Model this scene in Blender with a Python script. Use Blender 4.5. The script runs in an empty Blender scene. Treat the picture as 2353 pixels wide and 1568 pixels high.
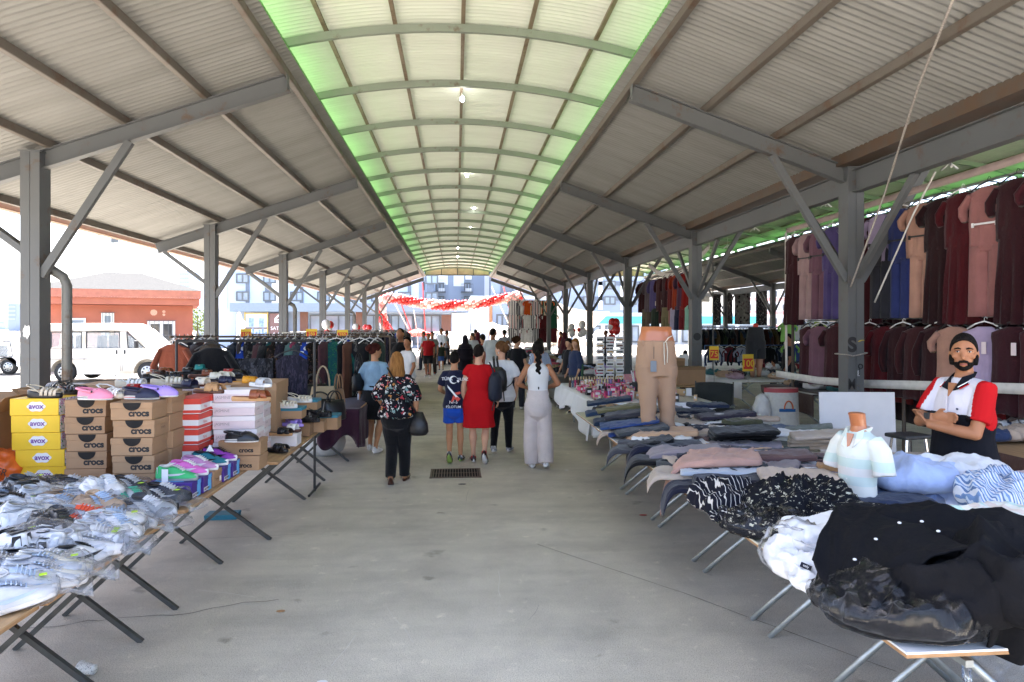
import bpy, bmesh, math, random
from mathutils import Vector as V, Matrix as MX, noise
pi = math.pi; sin = math.sin; cos = math.cos
RN = random.Random(11)
SC = bpy.context.scene
COL = SC.collection
def rr(a, b): return RN.uniform(a, b)
# ------------------------------------------------------------------ camera geometry (a reading of the photograph)
CAMZ = 1.9; FPX = 1569.0; YAW = math.atan(128.5/1569)
def ray(x, y):
    dx = (x-1176.5)/FPX; dz = -(y-749)/FPX
    return V((dx*cos(YAW)+sin(YAW), cos(YAW)-dx*sin(YAW), dz))
def G(x, y, z=0.0):
    r = ray(x, y); t = (z-CAMZ)/r.z; return V((r.x*t, r.y*t, z))
def AY(x, y, Y):
    r = ray(x, y); t = Y/r.y; return V((r.x*t, Y, CAMZ+r.z*t))
# ------------------------------------------------------------------ materials
MATS = {}
def lin(c):
    return tuple((v/12.92 if v <= .04045 else ((v+.055)/1.055)**2.4) for v in c)
def hx(s):
    return lin(tuple(int(s[i:i+2], 16)/255 for i in (0, 2, 4)))
def nodes(m):
    m.use_nodes = True; nt = m.node_tree; return nt, nt.nodes, nt.links
def mat(name, col, rough=.6, metal=0, var=.12, vs=6.0, bump=0, bs=60., col2=None, sharp=False, spec=.5, coat=0, trans=0, alpha=1, emit=0, sheen=0, stretch=None, detail=4, base=None):
    """procedural principled material: a base colour mottled by noise (towards col2 when given) and a noise bump"""
    if name in MATS: return MATS[name]
    m = bpy.data.materials.new(name); MATS[name] = m
    nt, N, L = nodes(m); b = N['Principled BSDF']
    b.inputs['Roughness'].default_value = rough; b.inputs['Metallic'].default_value = metal
    b.inputs['Specular IOR Level'].default_value = spec
    if coat: b.inputs['Coat Weight'].default_value = coat
    if trans: b.inputs['Transmission Weight'].default_value = trans
    if alpha < 1: b.inputs['Alpha'].default_value = alpha
    if sheen: b.inputs['Sheen Weight'].default_value = sheen
    if emit:
        b.inputs['Emission Color'].default_value = (*col, 1); b.inputs['Emission Strength'].default_value = emit
    tc = N.new('ShaderNodeTexCoord'); vec = tc.outputs['Object']
    if stretch:
        mp = N.new('ShaderNodeMapping'); mp.inputs['Scale'].default_value = stretch; L.new(vec, mp.inputs['Vector']); vec = mp.outputs[0]
    b.inputs['Base Color'].default_value = (*col, 1)
    if var or col2:
        n = N.new('ShaderNodeTexNoise'); n.inputs['Scale'].default_value = vs; n.inputs['Detail'].default_value = detail; L.new(vec, n.inputs['Vector'])
        r = N.new('ShaderNodeValToRGB'); L.new(n.outputs['Fac'], r.inputs[0])
        if col2:
            a, z = col, col2; p0, p1 = (.5, .56) if sharp else (.35, .7)
        else:
            a = tuple(c*(1-var) for c in col); z = tuple(min(1, c*(1+var)) for c in col); p0, p1 = .3, .7
        r.color_ramp.elements[0].position = p0; r.color_ramp.elements[1].position = p1
        r.color_ramp.elements[0].color = (*a, 1); r.color_ramp.elements[1].color = (*z, 1)
        L.new(r.outputs[0], b.inputs['Base Color'])
    if bump:
        n2 = N.new('ShaderNodeTexNoise'); n2.inputs['Scale'].default_value = bs; n2.inputs['Detail'].default_value = 3; L.new(vec, n2.inputs['Vector'])
        bp = N.new('ShaderNodeBump'); bp.inputs['Strength'].default_value = bump; bp.inputs['Distance'].default_value = .02
        L.new(n2.outputs['Fac'], bp.inputs['Height']); L.new(bp.outputs[0], b.inputs['Normal'])
    return m
def cloth(hexc, var=.12):
    """plain fabric of a colour, soft wrinkles and a fine weave"""
    return mat('fabric_'+hexc, hx(hexc), rough=.9, var=var, vs=5, bump=.35, bs=26, spec=.2, sheen=.15)
def stripe_mat(name, cols, scale, axis='X', rough=.85, distort=0.0, bands=None):
    if name in MATS: return MATS[name]
    m = bpy.data.materials.new(name); MATS[name] = m
    nt, N, L = nodes(m); b = N['Principled BSDF']; b.inputs['Roughness'].default_value = rough; b.inputs['Specular IOR Level'].default_value = .2
    tc = N.new('ShaderNodeTexCoord'); sp = N.new('ShaderNodeSeparateXYZ'); vec = tc.outputs['Object']
    if distort:
        no = N.new('ShaderNodeTexNoise'); no.inputs['Scale'].default_value = 7; L.new(vec, no.inputs['Vector'])
        mx = N.new('ShaderNodeMix'); mx.data_type = 'VECTOR'; mx.inputs['Factor'].default_value = distort
        L.new(vec, mx.inputs[4]); L.new(no.outputs['Color'], mx.inputs[5]); vec = mx.outputs[1]
    L.new(vec, sp.inputs[0])
    mu = N.new('ShaderNodeMath'); mu.operation = 'MULTIPLY'; mu.inputs[1].default_value = scale; L.new(sp.outputs[axis], mu.inputs[0])
    fr = N.new('ShaderNodeMath'); fr.operation = 'FRACT'; L.new(mu.outputs[0], fr.inputs[0])
    r = N.new('ShaderNodeValToRGB'); r.color_ramp.interpolation = 'CONSTANT'; L.new(fr.outputs[0], r.inputs[0])
    ps = bands or [i/len(cols) for i in range(len(cols))]
    e = r.color_ramp.elements
    e[0].position = 0; e[0].color = (*cols[0], 1); e[1].position = ps[1]; e[1].color = (*cols[1], 1)
    for c, p in list(zip(cols, ps))[2:]:
        k = e.new(p); k.color = (*c, 1)
    L.new(r.outputs[0], b.inputs['Base Color'])
    return m
def print_mat(name, base, cols, scale, thr=.5, kind='F1', rough=.85, stretch=(1, 1, 1)):
    """printed fabric: voronoi blotches of several colours on a ground"""
    if name in MATS: return MATS[name]
    m = bpy.data.materials.new(name); MATS[name] = m
    nt, N, L = nodes(m); b = N['Principled BSDF']; b.inputs['Roughness'].default_value = rough; b.inputs['Specular IOR Level'].default_value = .2
    tc = N.new('ShaderNodeTexCoord'); mp = N.new('ShaderNodeMapping'); mp.inputs['Scale'].default_value = stretch; L.new(tc.outputs['Object'], mp.inputs[0])
    no = N.new('ShaderNodeTexNoise'); no.inputs['Scale'].default_value = scale*1.3; L.new(mp.outputs[0], no.inputs['Vector'])
    mx = N.new('ShaderNodeMix'); mx.data_type = 'VECTOR'; mx.inputs['Factor'].default_value = .09; L.new(mp.outputs[0], mx.inputs[4]); L.new(no.outputs['Color'], mx.inputs[5])
    vo = N.new('ShaderNodeTexVoronoi'); vo.inputs['Scale'].default_value = scale; L.new(mx.outputs[1], vo.inputs['Vector'])
    lt = N.new('ShaderNodeMath'); lt.operation = 'LESS_THAN'; lt.inputs[1].default_value = thr; L.new(vo.outputs['Distance'], lt.inputs[0])
    sp = N.new('ShaderNodeSeparateColor'); L.new(vo.outputs['Color'], sp.inputs[0])
    r = N.new('ShaderNodeValToRGB'); r.color_ramp.interpolation = 'CONSTANT'; L.new(sp.outputs[0], r.inputs[0])
    e = r.color_ramp.elements; n = len(cols)
    e[0].color = (*cols[0], 1); e[1].position = 1/n; e[1].color = (*cols[1 % n], 1)
    for i in range(2, n):
        k = e.new(i/n); k.color = (*cols[i], 1)
    mc = N.new('ShaderNodeMix'); mc.data_type = 'RGBA'; L.new(lt.outputs[0], mc.inputs['Factor']); mc.inputs[6].default_value = (*base, 1)
    L.new(r.outputs[0], mc.inputs[7]); L.new(mc.outputs[2], b.inputs['Base Color'])
    return m
# ------------------------------------------------------------------ mesh builder
class MB:
    def __init__(s): s.v = []; s.f = []; s.m = []
    def add(s, vs, fs, m=0):
        o = len(s.v); s.v += [tuple(p) for p in vs]; s.f += [tuple(i+o for i in f) for f in fs]; s.m += [m]*len(fs); return s
    def box(s, c, d, m=0, rz=0, tilt=None):
        x, y, z = d[0]/2, d[1]/2, d[2]/2
        P = [V(p) for p in ((-x,-y,-z),(x,-y,-z),(x,y,-z),(-x,y,-z),(-x,-y,z),(x,-y,z),(x,y,z),(-x,y,z))]
        r = MX.Rotation(rz, 3, 'Z')
        if tilt: r = r @ MX.Rotation(tilt[1], 3, tilt[0])
        return s.add([r@p+V(c) for p in P], [(0,3,2,1),(4,5,6,7),(0,1,5,4),(1,2,6,5),(2,3,7,6),(3,0,4,7)], m)
    def bar(s, a, b, w, h, m=0, up=V((0, 0, 1))):
        a, b = V(a), V(b); d = (b-a).normalized(); sd = d.cross(up)
        if sd.length < 1e-4: sd = d.cross(V((0, 1, 0)))
        sd.normalize(); u = sd.cross(d); P = []
        for q in (a, b):
            for i, j in ((-1,-1),(1,-1),(1,1),(-1,1)): P.append(q+sd*i*w/2+u*j*h/2)
        return s.add(P, [(3,2,1,0),(4,5,6,7),(0,1,5,4),(1,2,6,5),(2,3,7,6),(3,0,4,7)], m)
    def ibeam(s, a, b, w, h, t=.012, m=0):
        a, b = V(a), V(b); d = (b-a).normalized(); sd = d.cross(V((0, 0, 1))).normalized(); u = sd.cross(d)
        s.bar(a+u*(h/2-t/2), b+u*(h/2-t/2), w, t, m); s.bar(a-u*(h/2-t/2), b-u*(h/2-t/2), w, t, m); s.bar(a, b, t, h-2*t, m); return s
    def tube(s, pts, r, n=8, m=0, cap=True, flat=1.0):
        pts = [V(p) for p in pts]; k = len(pts); rs = r if isinstance(r, (list, tuple)) else [r]*k; vs = []; up = None
        for i, p in enumerate(pts):
            d = (pts[min(i+1, k-1)]-pts[max(i-1, 0)])
            d = d.normalized() if d.length > 1e-9 else V((0, 0, 1))
            if up is None:
                up = V((0, 0, 1)) if abs(d.z) < .9 else V((0, 1, 0))
            sd = d.cross(up)
            if sd.length < 1e-4: sd = d.orthogonal()
            sd.normalize(); up = sd.cross(d).normalized()
            for j in range(n):
                a = 2*pi*j/n; vs.append(p+sd*cos(a)*rs[i]+up*sin(a)*rs[i]*flat)
        fs = [(i*n+j, i*n+(j+1) % n, (i+1)*n+(j+1) % n, (i+1)*n+j) for i in range(k-1) for j in range(n)]
        if cap: fs += [tuple(range(n-1, -1, -1)), tuple((k-1)*n+j for j in range(n))]
        return s.add(vs, fs, m)
    def loft(s, rings, m=0, cap=True, close=True):
        n = len(rings[0]); vs = [p for r in rings for p in r]; e = n if close else n-1
        fs = [(i*n+j, i*n+(j+1) % n, (i+1)*n+(j+1) % n, (i+1)*n+j) for i in range(len(rings)-1) for j in range(e)]
        if cap and close: fs += [tuple(range(n-1, -1, -1)), tuple((len(rings)-1)*n+j for j in range(n))]
        return s.add(vs, fs, m)
    def grid(s, fn, nu, nv, m=0):
        vs = [fn(i/nu, j/nv) for i in range(nu+1) for j in range(nv+1)]
        return s.add(vs, [(i*(nv+1)+j, (i+1)*(nv+1)+j, (i+1)*(nv+1)+j+1, i*(nv+1)+j+1) for i in range(nu) for j in range(nv)], m)
    def ball(s, c, r, nu=10, nv=7, m=0):
        c = V(c); r = r if isinstance(r, (tuple, list)) else (r, r, r)
        rings = []
        for i in range(1, nv):
            t = pi*i/nv; rings.append([c+V((sin(t)*cos(2*pi*j/nu)*r[0], sin(t)*sin(2*pi*j/nu)*r[1], -cos(t)*r[2])) for j in range(nu)])
        o = len(s.v); s.loft(rings, m, cap=False); b0 = len(s.v); s.add([c-V((0,0,r[2])), c+V((0,0,r[2]))], [], m)
        for j in range(nu):
            s.f.append((b0, o+(j+1) % nu, o+j)); s.f.append((b0+1, o+(nv-2)*nu+j, o+(nv-2)*nu+(j+1) % nu)); s.m += [m, m]
        return s
    def prism(s, poly, ax, a, b, m=0):
        """polygon (2-D) extruded along axis ax ('X','Y','Z') from a to b"""
        def P(q, t): return {'X': (t, q[0], q[1]), 'Y': (q[0], t, q[1]), 'Z': (q[0], q[1], t)}[ax]
        n = len(poly); s.add([P(q, a) for q in poly]+[P(q, b) for q in poly], [tuple(range(n)), tuple(range(2*n-1, n-1, -1))]+[(i, n+i, n+(i+1) % n, (i+1) % n) for i in range(n)], m); return s
    def tf(s, mtx):
        s.v = [tuple(mtx@V(p)) for p in s.v]; return s
    def mesh(s, name, mats, smooth=False, fix=True):
        me = bpy.data.meshes.new(name); me.from_pydata(s.v, [], s.f)
        for q in (mats if isinstance(mats, (list, tuple)) else [mats]): me.materials.append(q)
        me.polygons.foreach_set('material_index', s.m)
        if fix:
            bm = bmesh.new(); bm.from_mesh(me); bmesh.ops.recalc_face_normals(bm, faces=bm.faces); bm.to_mesh(me); bm.free()
        if smooth: me.polygons.foreach_set('use_smooth', [True]*len(me.polygons))
        me.update(); return me
    def build(s, name, mats, parent=None, smooth=False, loc=None, bevel=0, rz=0, fix=True, sub=0):
        return link(name, s.mesh(name, mats, smooth, fix), parent, loc, bevel, rz, sub)
def link(name, me, parent=None, loc=None, bevel=0, rz=0, sub=0):
    o = bpy.data.objects.new(name, me); COL.objects.link(o)
    if parent: o.parent = parent
    if loc is not None: o.location = loc
    if rz: o.rotation_euler.z = rz
    if bevel:
        b = o.modifiers.new('bevel', 'BEVEL'); b.width = bevel; b.segments = 2; b.limit_method = 'ANGLE'
    if sub:
        b = o.modifiers.new('sub', 'SUBSURF'); b.levels = sub; b.render_levels = sub
    return o
def tag(o, label, cat, group=None):
    o['label'] = label; o['category'] = cat
    if group: o['group'] = group
    return o
def thing(name, label, cat, loc=(0, 0, 0), rz=0, group=None):
    o = bpy.data.objects.new(name, None); COL.objects.link(o); o.empty_display_size = .1
    o.location = loc; o.rotation_euler.z = rz
    return tag(o, label, cat, group)
KIDS = {}
def dup(o, parent=None, loc=None, rz=None, label=None, group=None, mats=None):
    c = o.copy(); COL.objects.link(c)
    if parent: c.parent = parent
    for ch in list(o.children): dup(ch, c, mats=mats)
    if loc is not None: c.location = loc
    if rz is not None: c.rotation_euler.z = rz
    if label: c['label'] = label
    if group: c['group'] = group
    return c
def struct(o, kind='structure'): o['kind'] = kind; return o
def bake(o):
    """apply the modifiers of an object so that its mesh can be reshaped"""
    bpy.context.view_layer.update()
    dg = bpy.context.evaluated_depsgraph_get(); me = bpy.data.meshes.new_from_object(o.evaluated_get(dg)); me.name = o.name
    o.modifiers.clear(); o.data = me; return o
def fuse(o, vox=.01, smooth=2):
    """melt overlapping closed shapes into one continuous skin"""
    r = o.modifiers.new('r', 'REMESH'); r.mode = 'VOXEL'; r.voxel_size = vox; r.use_smooth_shade = True
    if smooth:
        s = o.modifiers.new('s', 'SMOOTH'); s.iterations = smooth; s.factor = .5
    return bake(o)
def wrinkle(o, amp, sc, stretch=(1, 1, 1), seed=0, keepz=None):
    me = o.data
    ns = [v.normal.copy() for v in me.vertices]; off = V((seed*7.3, seed*3.1, seed*5.7))
    for v, n in zip(me.vertices, ns):
        q = V((v.co.x*stretch[0], v.co.y*stretch[1], v.co.z*stretch[2]))*sc+off
        k = 1-abs(noise.noise(q))*2; k = k*.6+noise.noise(q*2.1)*.4
        v.co += n*amp*k
    me.update(); return o
def text(s, size, m, parent, loc, rot=(pi/2, 0, 0), align='CENTER', ext=.0, name='lettering', bold=0, sx=1):
    cu = bpy.data.curves.new('t', 'FONT'); cu.body = s; cu.size = size; cu.align_x = align; cu.align_y = 'CENTER'; cu.extrude = ext; cu.offset = bold
    o = bpy.data.objects.new('t', cu); COL.objects.link(o); bpy.context.view_layer.update()
    me = bpy.data.meshes.new_from_object(o.evaluated_get(bpy.context.evaluated_depsgraph_get())); me.name = name
    bpy.data.objects.remove(o); bpy.data.curves.remove(cu); me.materials.clear(); me.materials.append(m)
    o = link(name, me, parent, loc); o.rotation_euler = rot; o.scale.x = sx; return o
# ------------------------------------------------------------------ world, sun, camera
SUN_EL = math.radians(64); SUN_AZ = math.radians(-38)      # azimuth from +Y: the sun stands high ahead, to the left
W = bpy.data.worlds.new('World'); SC.world = W; W.use_nodes = True
nt = W.node_tree; sky = nt.nodes.new('ShaderNodeTexSky'); sky.sky_type = 'NISHITA'; sky.sun_disc = False
sky.sun_elevation = SUN_EL; sky.sun_rotation = SUN_AZ; sky.dust_density = 4.0; sky.air_density = .7; sky.ozone_density = .4
nt.links.new(sky.outputs[0], nt.nodes['Background'].inputs[0]); nt.nodes['Background'].inputs[1].default_value = .15
sd = V((sin(SUN_AZ)*cos(SUN_EL), cos(SUN_AZ)*cos(SUN_EL), sin(SUN_EL)))
sl = bpy.data.lights.new('sun', 'SUN'); sl.energy = 5.0; sl.angle = math.radians(.6); sl.color = (1, .95, .87)
so = bpy.data.objects.new('sun', sl); COL.objects.link(so); so.rotation_euler = sd.to_track_quat('Z', 'Y').to_euler(); so.location = (0, 0, 60)
cam = bpy.data.cameras.new('camera'); cam.lens = 24; cam.sensor_width = 36; cam.clip_end = 3000; cam.clip_start = .05; cam.shift_y = -35/2353
co = bpy.data.objects.new('camera', cam); COL.objects.link(co); co.location = (0, 0, CAMZ); co.rotation_euler = (pi/2, 0, -YAW); SC.camera = co
SC.view_settings.view_transform = 'Standard'; SC.view_settings.look = 'None'; SC.view_settings.exposure = 3.0; SC.view_settings.gamma = 1
cy = SC.cycles; cy.use_denoising = True; cy.max_bounces = 10; cy.diffuse_bounces = 5; cy.glossy_bounces = 3; cy.transmission_bounces = 6; cy.transparent_max_bounces = 16
cy.sample_clamp_indirect = 6; cy.use_adaptive_sampling = True; cy.caustics_reflective = False; cy.caustics_refractive = False
# ------------------------------------------------------------------ shared materials
def steel_mat(name, c, rust):
    m = bpy.data.materials.new(name); MATS[name] = m; nt, N, L = nodes(m); b = N['Principled BSDF']; b.inputs['Roughness'].default_value = .55
    tc = N.new('ShaderNodeTexCoord'); n1 = N.new('ShaderNodeTexNoise'); n1.inputs['Scale'].default_value = 3.2; n1.inputs['Detail'].default_value = 8; n1.inputs['Roughness'].default_value = .72
    L.new(tc.outputs['Object'], n1.inputs['Vector']); r = N.new('ShaderNodeValToRGB'); L.new(n1.outputs['Fac'], r.inputs[0])
    r.color_ramp.elements[0].position = rust; r.color_ramp.elements[0].color = (0, 0, 0, 1); r.color_ramp.elements[1].position = rust+.12; r.color_ramp.elements[1].color = (.8, .8, .8, 1)
    n2 = N.new('ShaderNodeTexNoise'); n2.inputs['Scale'].default_value = 1.1; n2.inputs['Detail'].default_value = 5; L.new(tc.outputs['Object'], n2.inputs['Vector'])
    r2 = N.new('ShaderNodeValToRGB'); L.new(n2.outputs['Fac'], r2.inputs[0]); r2.color_ramp.elements[0].color = (*[q*.75 for q in c], 1); r2.color_ramp.elements[1].color = (*[q*1.2 for q in c], 1)
    mx = N.new('ShaderNodeMix'); mx.data_type = 'RGBA'; L.new(r.outputs[0], mx.inputs['Factor']); L.new(r2.outputs[0], mx.inputs[6]); mx.inputs[7].default_value = (.10, .055, .03, 1)
    L.new(mx.outputs[2], b.inputs['Base Color']); return m
STEEL = steel_mat('painted_steel', (.105, .11, .113), .565)
PURL = steel_mat('purlin_steel', (.13, .11, .09), .52)
RIBM = steel_mat('arch_steel', (.2, .225, .185), .6)
RUST = steel_mat('rusty_steel', (.09, .066, .048), .45)
VPUR = steel_mat('vault_purlin_steel', (.19, .145, .095), .5)
def sheet_mat(name, c, dirt):
    m = bpy.data.materials.new(name); nt, N, L = nodes(m); b = N['Principled BSDF']; b.inputs['Roughness'].default_value = .5
    tc = N.new('ShaderNodeTexCoord'); out = None
    mp = N.new('ShaderNodeMapping'); mp.inputs['Scale'].default_value = (.5, 2.6, .5); L.new(tc.outputs['Object'], mp.inputs[0])
    n1 = N.new('ShaderNodeTexNoise'); n1.inputs['Scale'].default_value = 1.4; n1.inputs['Detail'].default_value = 7; n1.inputs['Roughness'].default_value = .65; L.new(mp.outputs[0], n1.inputs['Vector'])
    r = N.new('ShaderNodeValToRGB'); L.new(n1.outputs['Fac'], r.inputs[0]); r.color_ramp.elements[0].position = .32; r.color_ramp.elements[1].position = .62
    r.color_ramp.elements[0].color = (*dirt, 1); r.color_ramp.elements[1].color = (*c, 1); L.new(r.outputs[0], b.inputs['Base Color']); return m
SHEET = sheet_mat('sheet_underside', (.245, .243, .232), (.2, .198, .187))
ARCHS = sheet_mat('arch_underside', (.53, .555, .48), (.47, .49, .42))
ARCH2 = sheet_mat('arch_underside_dim', (.5, .5, .44), (.44, .44, .38))
def translucent(m, f, c):
    nt, N, L = nodes(m); b = N['Principled BSDF']; t = N.new('ShaderNodeBsdfTranslucent'); t.inputs[0].default_value = (*c, 1); x = N.new('ShaderNodeMixShader'); x.inputs[0].default_value = f
    L.new(b.outputs[0], x.inputs[1]); L.new(t.outputs[0], x.inputs[2]); L.new(x.outputs[0], N['Material Output'].inputs[0])
translucent(ARCHS, .016, (.46, .48, .38))
GREEN = mat('green_roof_paint', (.17, .45, .125), rough=.45, var=.15, vs=2)
# concrete
def concrete(name, c, sc=1., patches=True):
    m = bpy.data.materials.new(name); MATS[name] = m; nt, N, L = nodes(m); b = N['Principled BSDF']; b.inputs['Roughness'].default_value = .62; b.inputs['Specular IOR Level'].default_value = .35
    tc = N.new('ShaderNodeTexCoord'); V0 = tc.outputs['Object']
    def nz(s, d, rg=.6, st=None):
        n = N.new('ShaderNodeTexNoise'); n.inputs['Scale'].default_value = s*sc; n.inputs['Detail'].default_value = d; n.inputs['Roughness'].default_value = rg
        v = V0
        if st: q = N.new('ShaderNodeMapping'); q.inputs['Scale'].default_value = st; q.inputs['Rotation'].default_value = (0, 0, .5); L.new(v, q.inputs[0]); v = q.outputs[0]
        L.new(v, n.inputs['Vector']); return n.outputs['Fac']
    def ramp(f, p0, c0, p1, c1):
        r = N.new('ShaderNodeValToRGB'); L.new(f, r.inputs[0]); e = r.color_ramp.elements; e[0].position = p0; e[1].position = p1; e[0].color = (*c0, 1); e[1].color = (*c1, 1); return r.outputs[0]
    def mul(a, bb):
        x = N.new('ShaderNodeMix'); x.data_type = 'RGBA'; x.blend_type = 'MULTIPLY'; x.inputs['Factor'].default_value = 1; L.new(a, x.inputs[6]); L.new(bb, x.inputs[7]); return x.outputs[2]
    o = ramp(nz(.45, 6), .33, tuple(q*.84 for q in c), .66, tuple(q*1.14 for q in c))
    o = mul(o, ramp(nz(1.6, 6, .7), .36, (.84, .84, .85), .56, (1, 1, 1)))
    o = mul(o, ramp(nz(150, 2), .36, (.62, .6, .58), .54, (1, 1, 1)))
    o = mul(o, ramp(nz(.8, 5, .6, (.5, 4.5, 1)), .3, (.86, .86, .86), .58, (1, 1, 1)))
    o = mul(o, ramp(nz(3.4, 3, .5), .25, (.62, .61, .6), .33, (1, 1, 1)))
    o = mul(o, ramp(nz(7, 4, .6), .62, (1, 1, 1), .74, (1.3, 1.3, 1.28)))
    L.new(o, b.inputs['Base Color'])
    L.new(ramp(nz(2.2, 5), .35, (.5, .5, .5), .65, (.78, .78, .78)), b.inputs['Roughness'])
    bp = N.new('ShaderNodeBump'); bp.inputs['Strength'].default_value = .25; bp.inputs['Distance'].default_value = .01; L.new(nz(55, 4), bp.inputs['Height']); L.new(bp.outputs[0], b.inputs['Normal'])
    return m
FLOOR = concrete('hall_concrete', (.64, .588, .487))
OUTG = concrete('yard_concrete', (.29, .28, .26), .6)
g = MB().grid(lambda u, v: (-900+1800*u, -300+2300*v, -.02), 12, 12).build('ground', OUTG); struct(g)
f = MB().grid(lambda u, v: (-6.6+44*u, -6+52.5*v, 0), 20, 26)
f.box((15.4, 20.25, -.011), (44.0, 52.5, .016)); f = f.build('hall_floor', FLOOR); struct(f)
# expansion joints and cracks: thin dark ribbons
DARK = mat('joint_filler', (.06, .055, .05), rough=.9)
def crack(name, pts, w, wob, m_=None):
    P = [V(p) for p in pts]; b = MB(); k = 0; row = []
    for i in range(len(P)-1):
        n = max(2, int((P[i+1]-P[i]).length/.06))
        for j in range(n+(i == len(P)-2)):
            q = P[i].lerp(P[i+1], j/n); d = (P[i+1]-P[i]).normalized(); s = V((-d.y, d.x, 0)); q = q+s*(noise.noise(V((q.x*5+3, q.y*5, i)))*wob)
            ww = w*(.6+.8*abs(noise.noise(V((q.x*9, q.y*9, 3))))); row.append((q-s*ww/2, q+s*ww/2))
    b.loft([[(p.x, p.y, .003) for p in r] for r in row], close=False); struct(b.build(name, m_ or DARK))
crack('floor_joint', [G(1235, 1252), G(1560, 1360), G(2060, 1545)], .006, .006)
crack('floor_joint', [G(330, 1247), G(530, 1236), G(700, 1228)], .004, .004)
crack('floor_crack', [G(60, 1448), G(230, 1425), G(420, 1412), G(560, 1386), G(640, 1379)], .008, .05)
crack('floor_joint', [(-6, 12.0, 0), (12, 12.0, 0)], .006, .004)
crack('floor_joint', [(-6, 18, 0), (12, 18, 0)], .008, .004)
crack('floor_joint', [(-6, 24.5, 0), (12, 24.5, 0)], .01, .004)
SCUFF = mat('pale_scuff', (.62, .6, .55), rough=.7, var=.1); SMEAR = mat('rubber_smear', (.2, .19, .18), rough=.8, var=.2)
for i in range(16):
    x, y = rr(-1.4, 1.5), rr(3.7, 9.5); a = rr(0, 3); L_ = rr(.15, .9); crack('floor_scuff', [(x, y, 0), (x+L_*cos(a), y+L_*sin(a)*.8, 0)], rr(.002, .005), .02, SCUFF if i % 3 else SMEAR)
# ------------------------------------------------------------------ the market hall
HALL = thing('market_hall', 'open steel market hall with grey corrugated canopies and a raised vaulted roof over the aisle', 'market hall')
ROWS = [8.77+6*k for k in range(-1, 7)]; Y0, Y1 = 2.2, 45.35
SL = .35
def zt(a): return 5.05-SL*(a-2.2)
PER = .095
def corr(b, path, m, amp=.014, y0=Y0, y1=Y1, phase=0, lap=True):
    n = int((y1-y0)/PER*5); rings = []
    for i in range(n+1):
        y = y0+(y1-y0)*i/n; w = amp*sin(2*pi*y/PER+phase)
        if lap: w += .006*((y*1.13) % 1.0)
        rings.append([(p[0]+q[0]*w, y, p[1]+q[1]*w) for p, q in path])
    b.loft(rings, m, cap=False, close=False); return b
def hp(name, b, m, loc=None, smooth=False, parent=HALL): return b.build(name, m, parent, smooth, loc)
colm = MB(); H = 4.0
for sx in (-1, 1):
    colm.box((sx*.057, 0, H/2), (.108, .23, H)); 
colm.box((0, 0, H/2), (.01, .19, H)); colm.box((0, 0, .01), (.36, .36, .02)); colm.box((0, 0, H+.006), (.26, .27, .012))
colm = colm.mesh('column', STEEL)
br = {}
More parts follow.
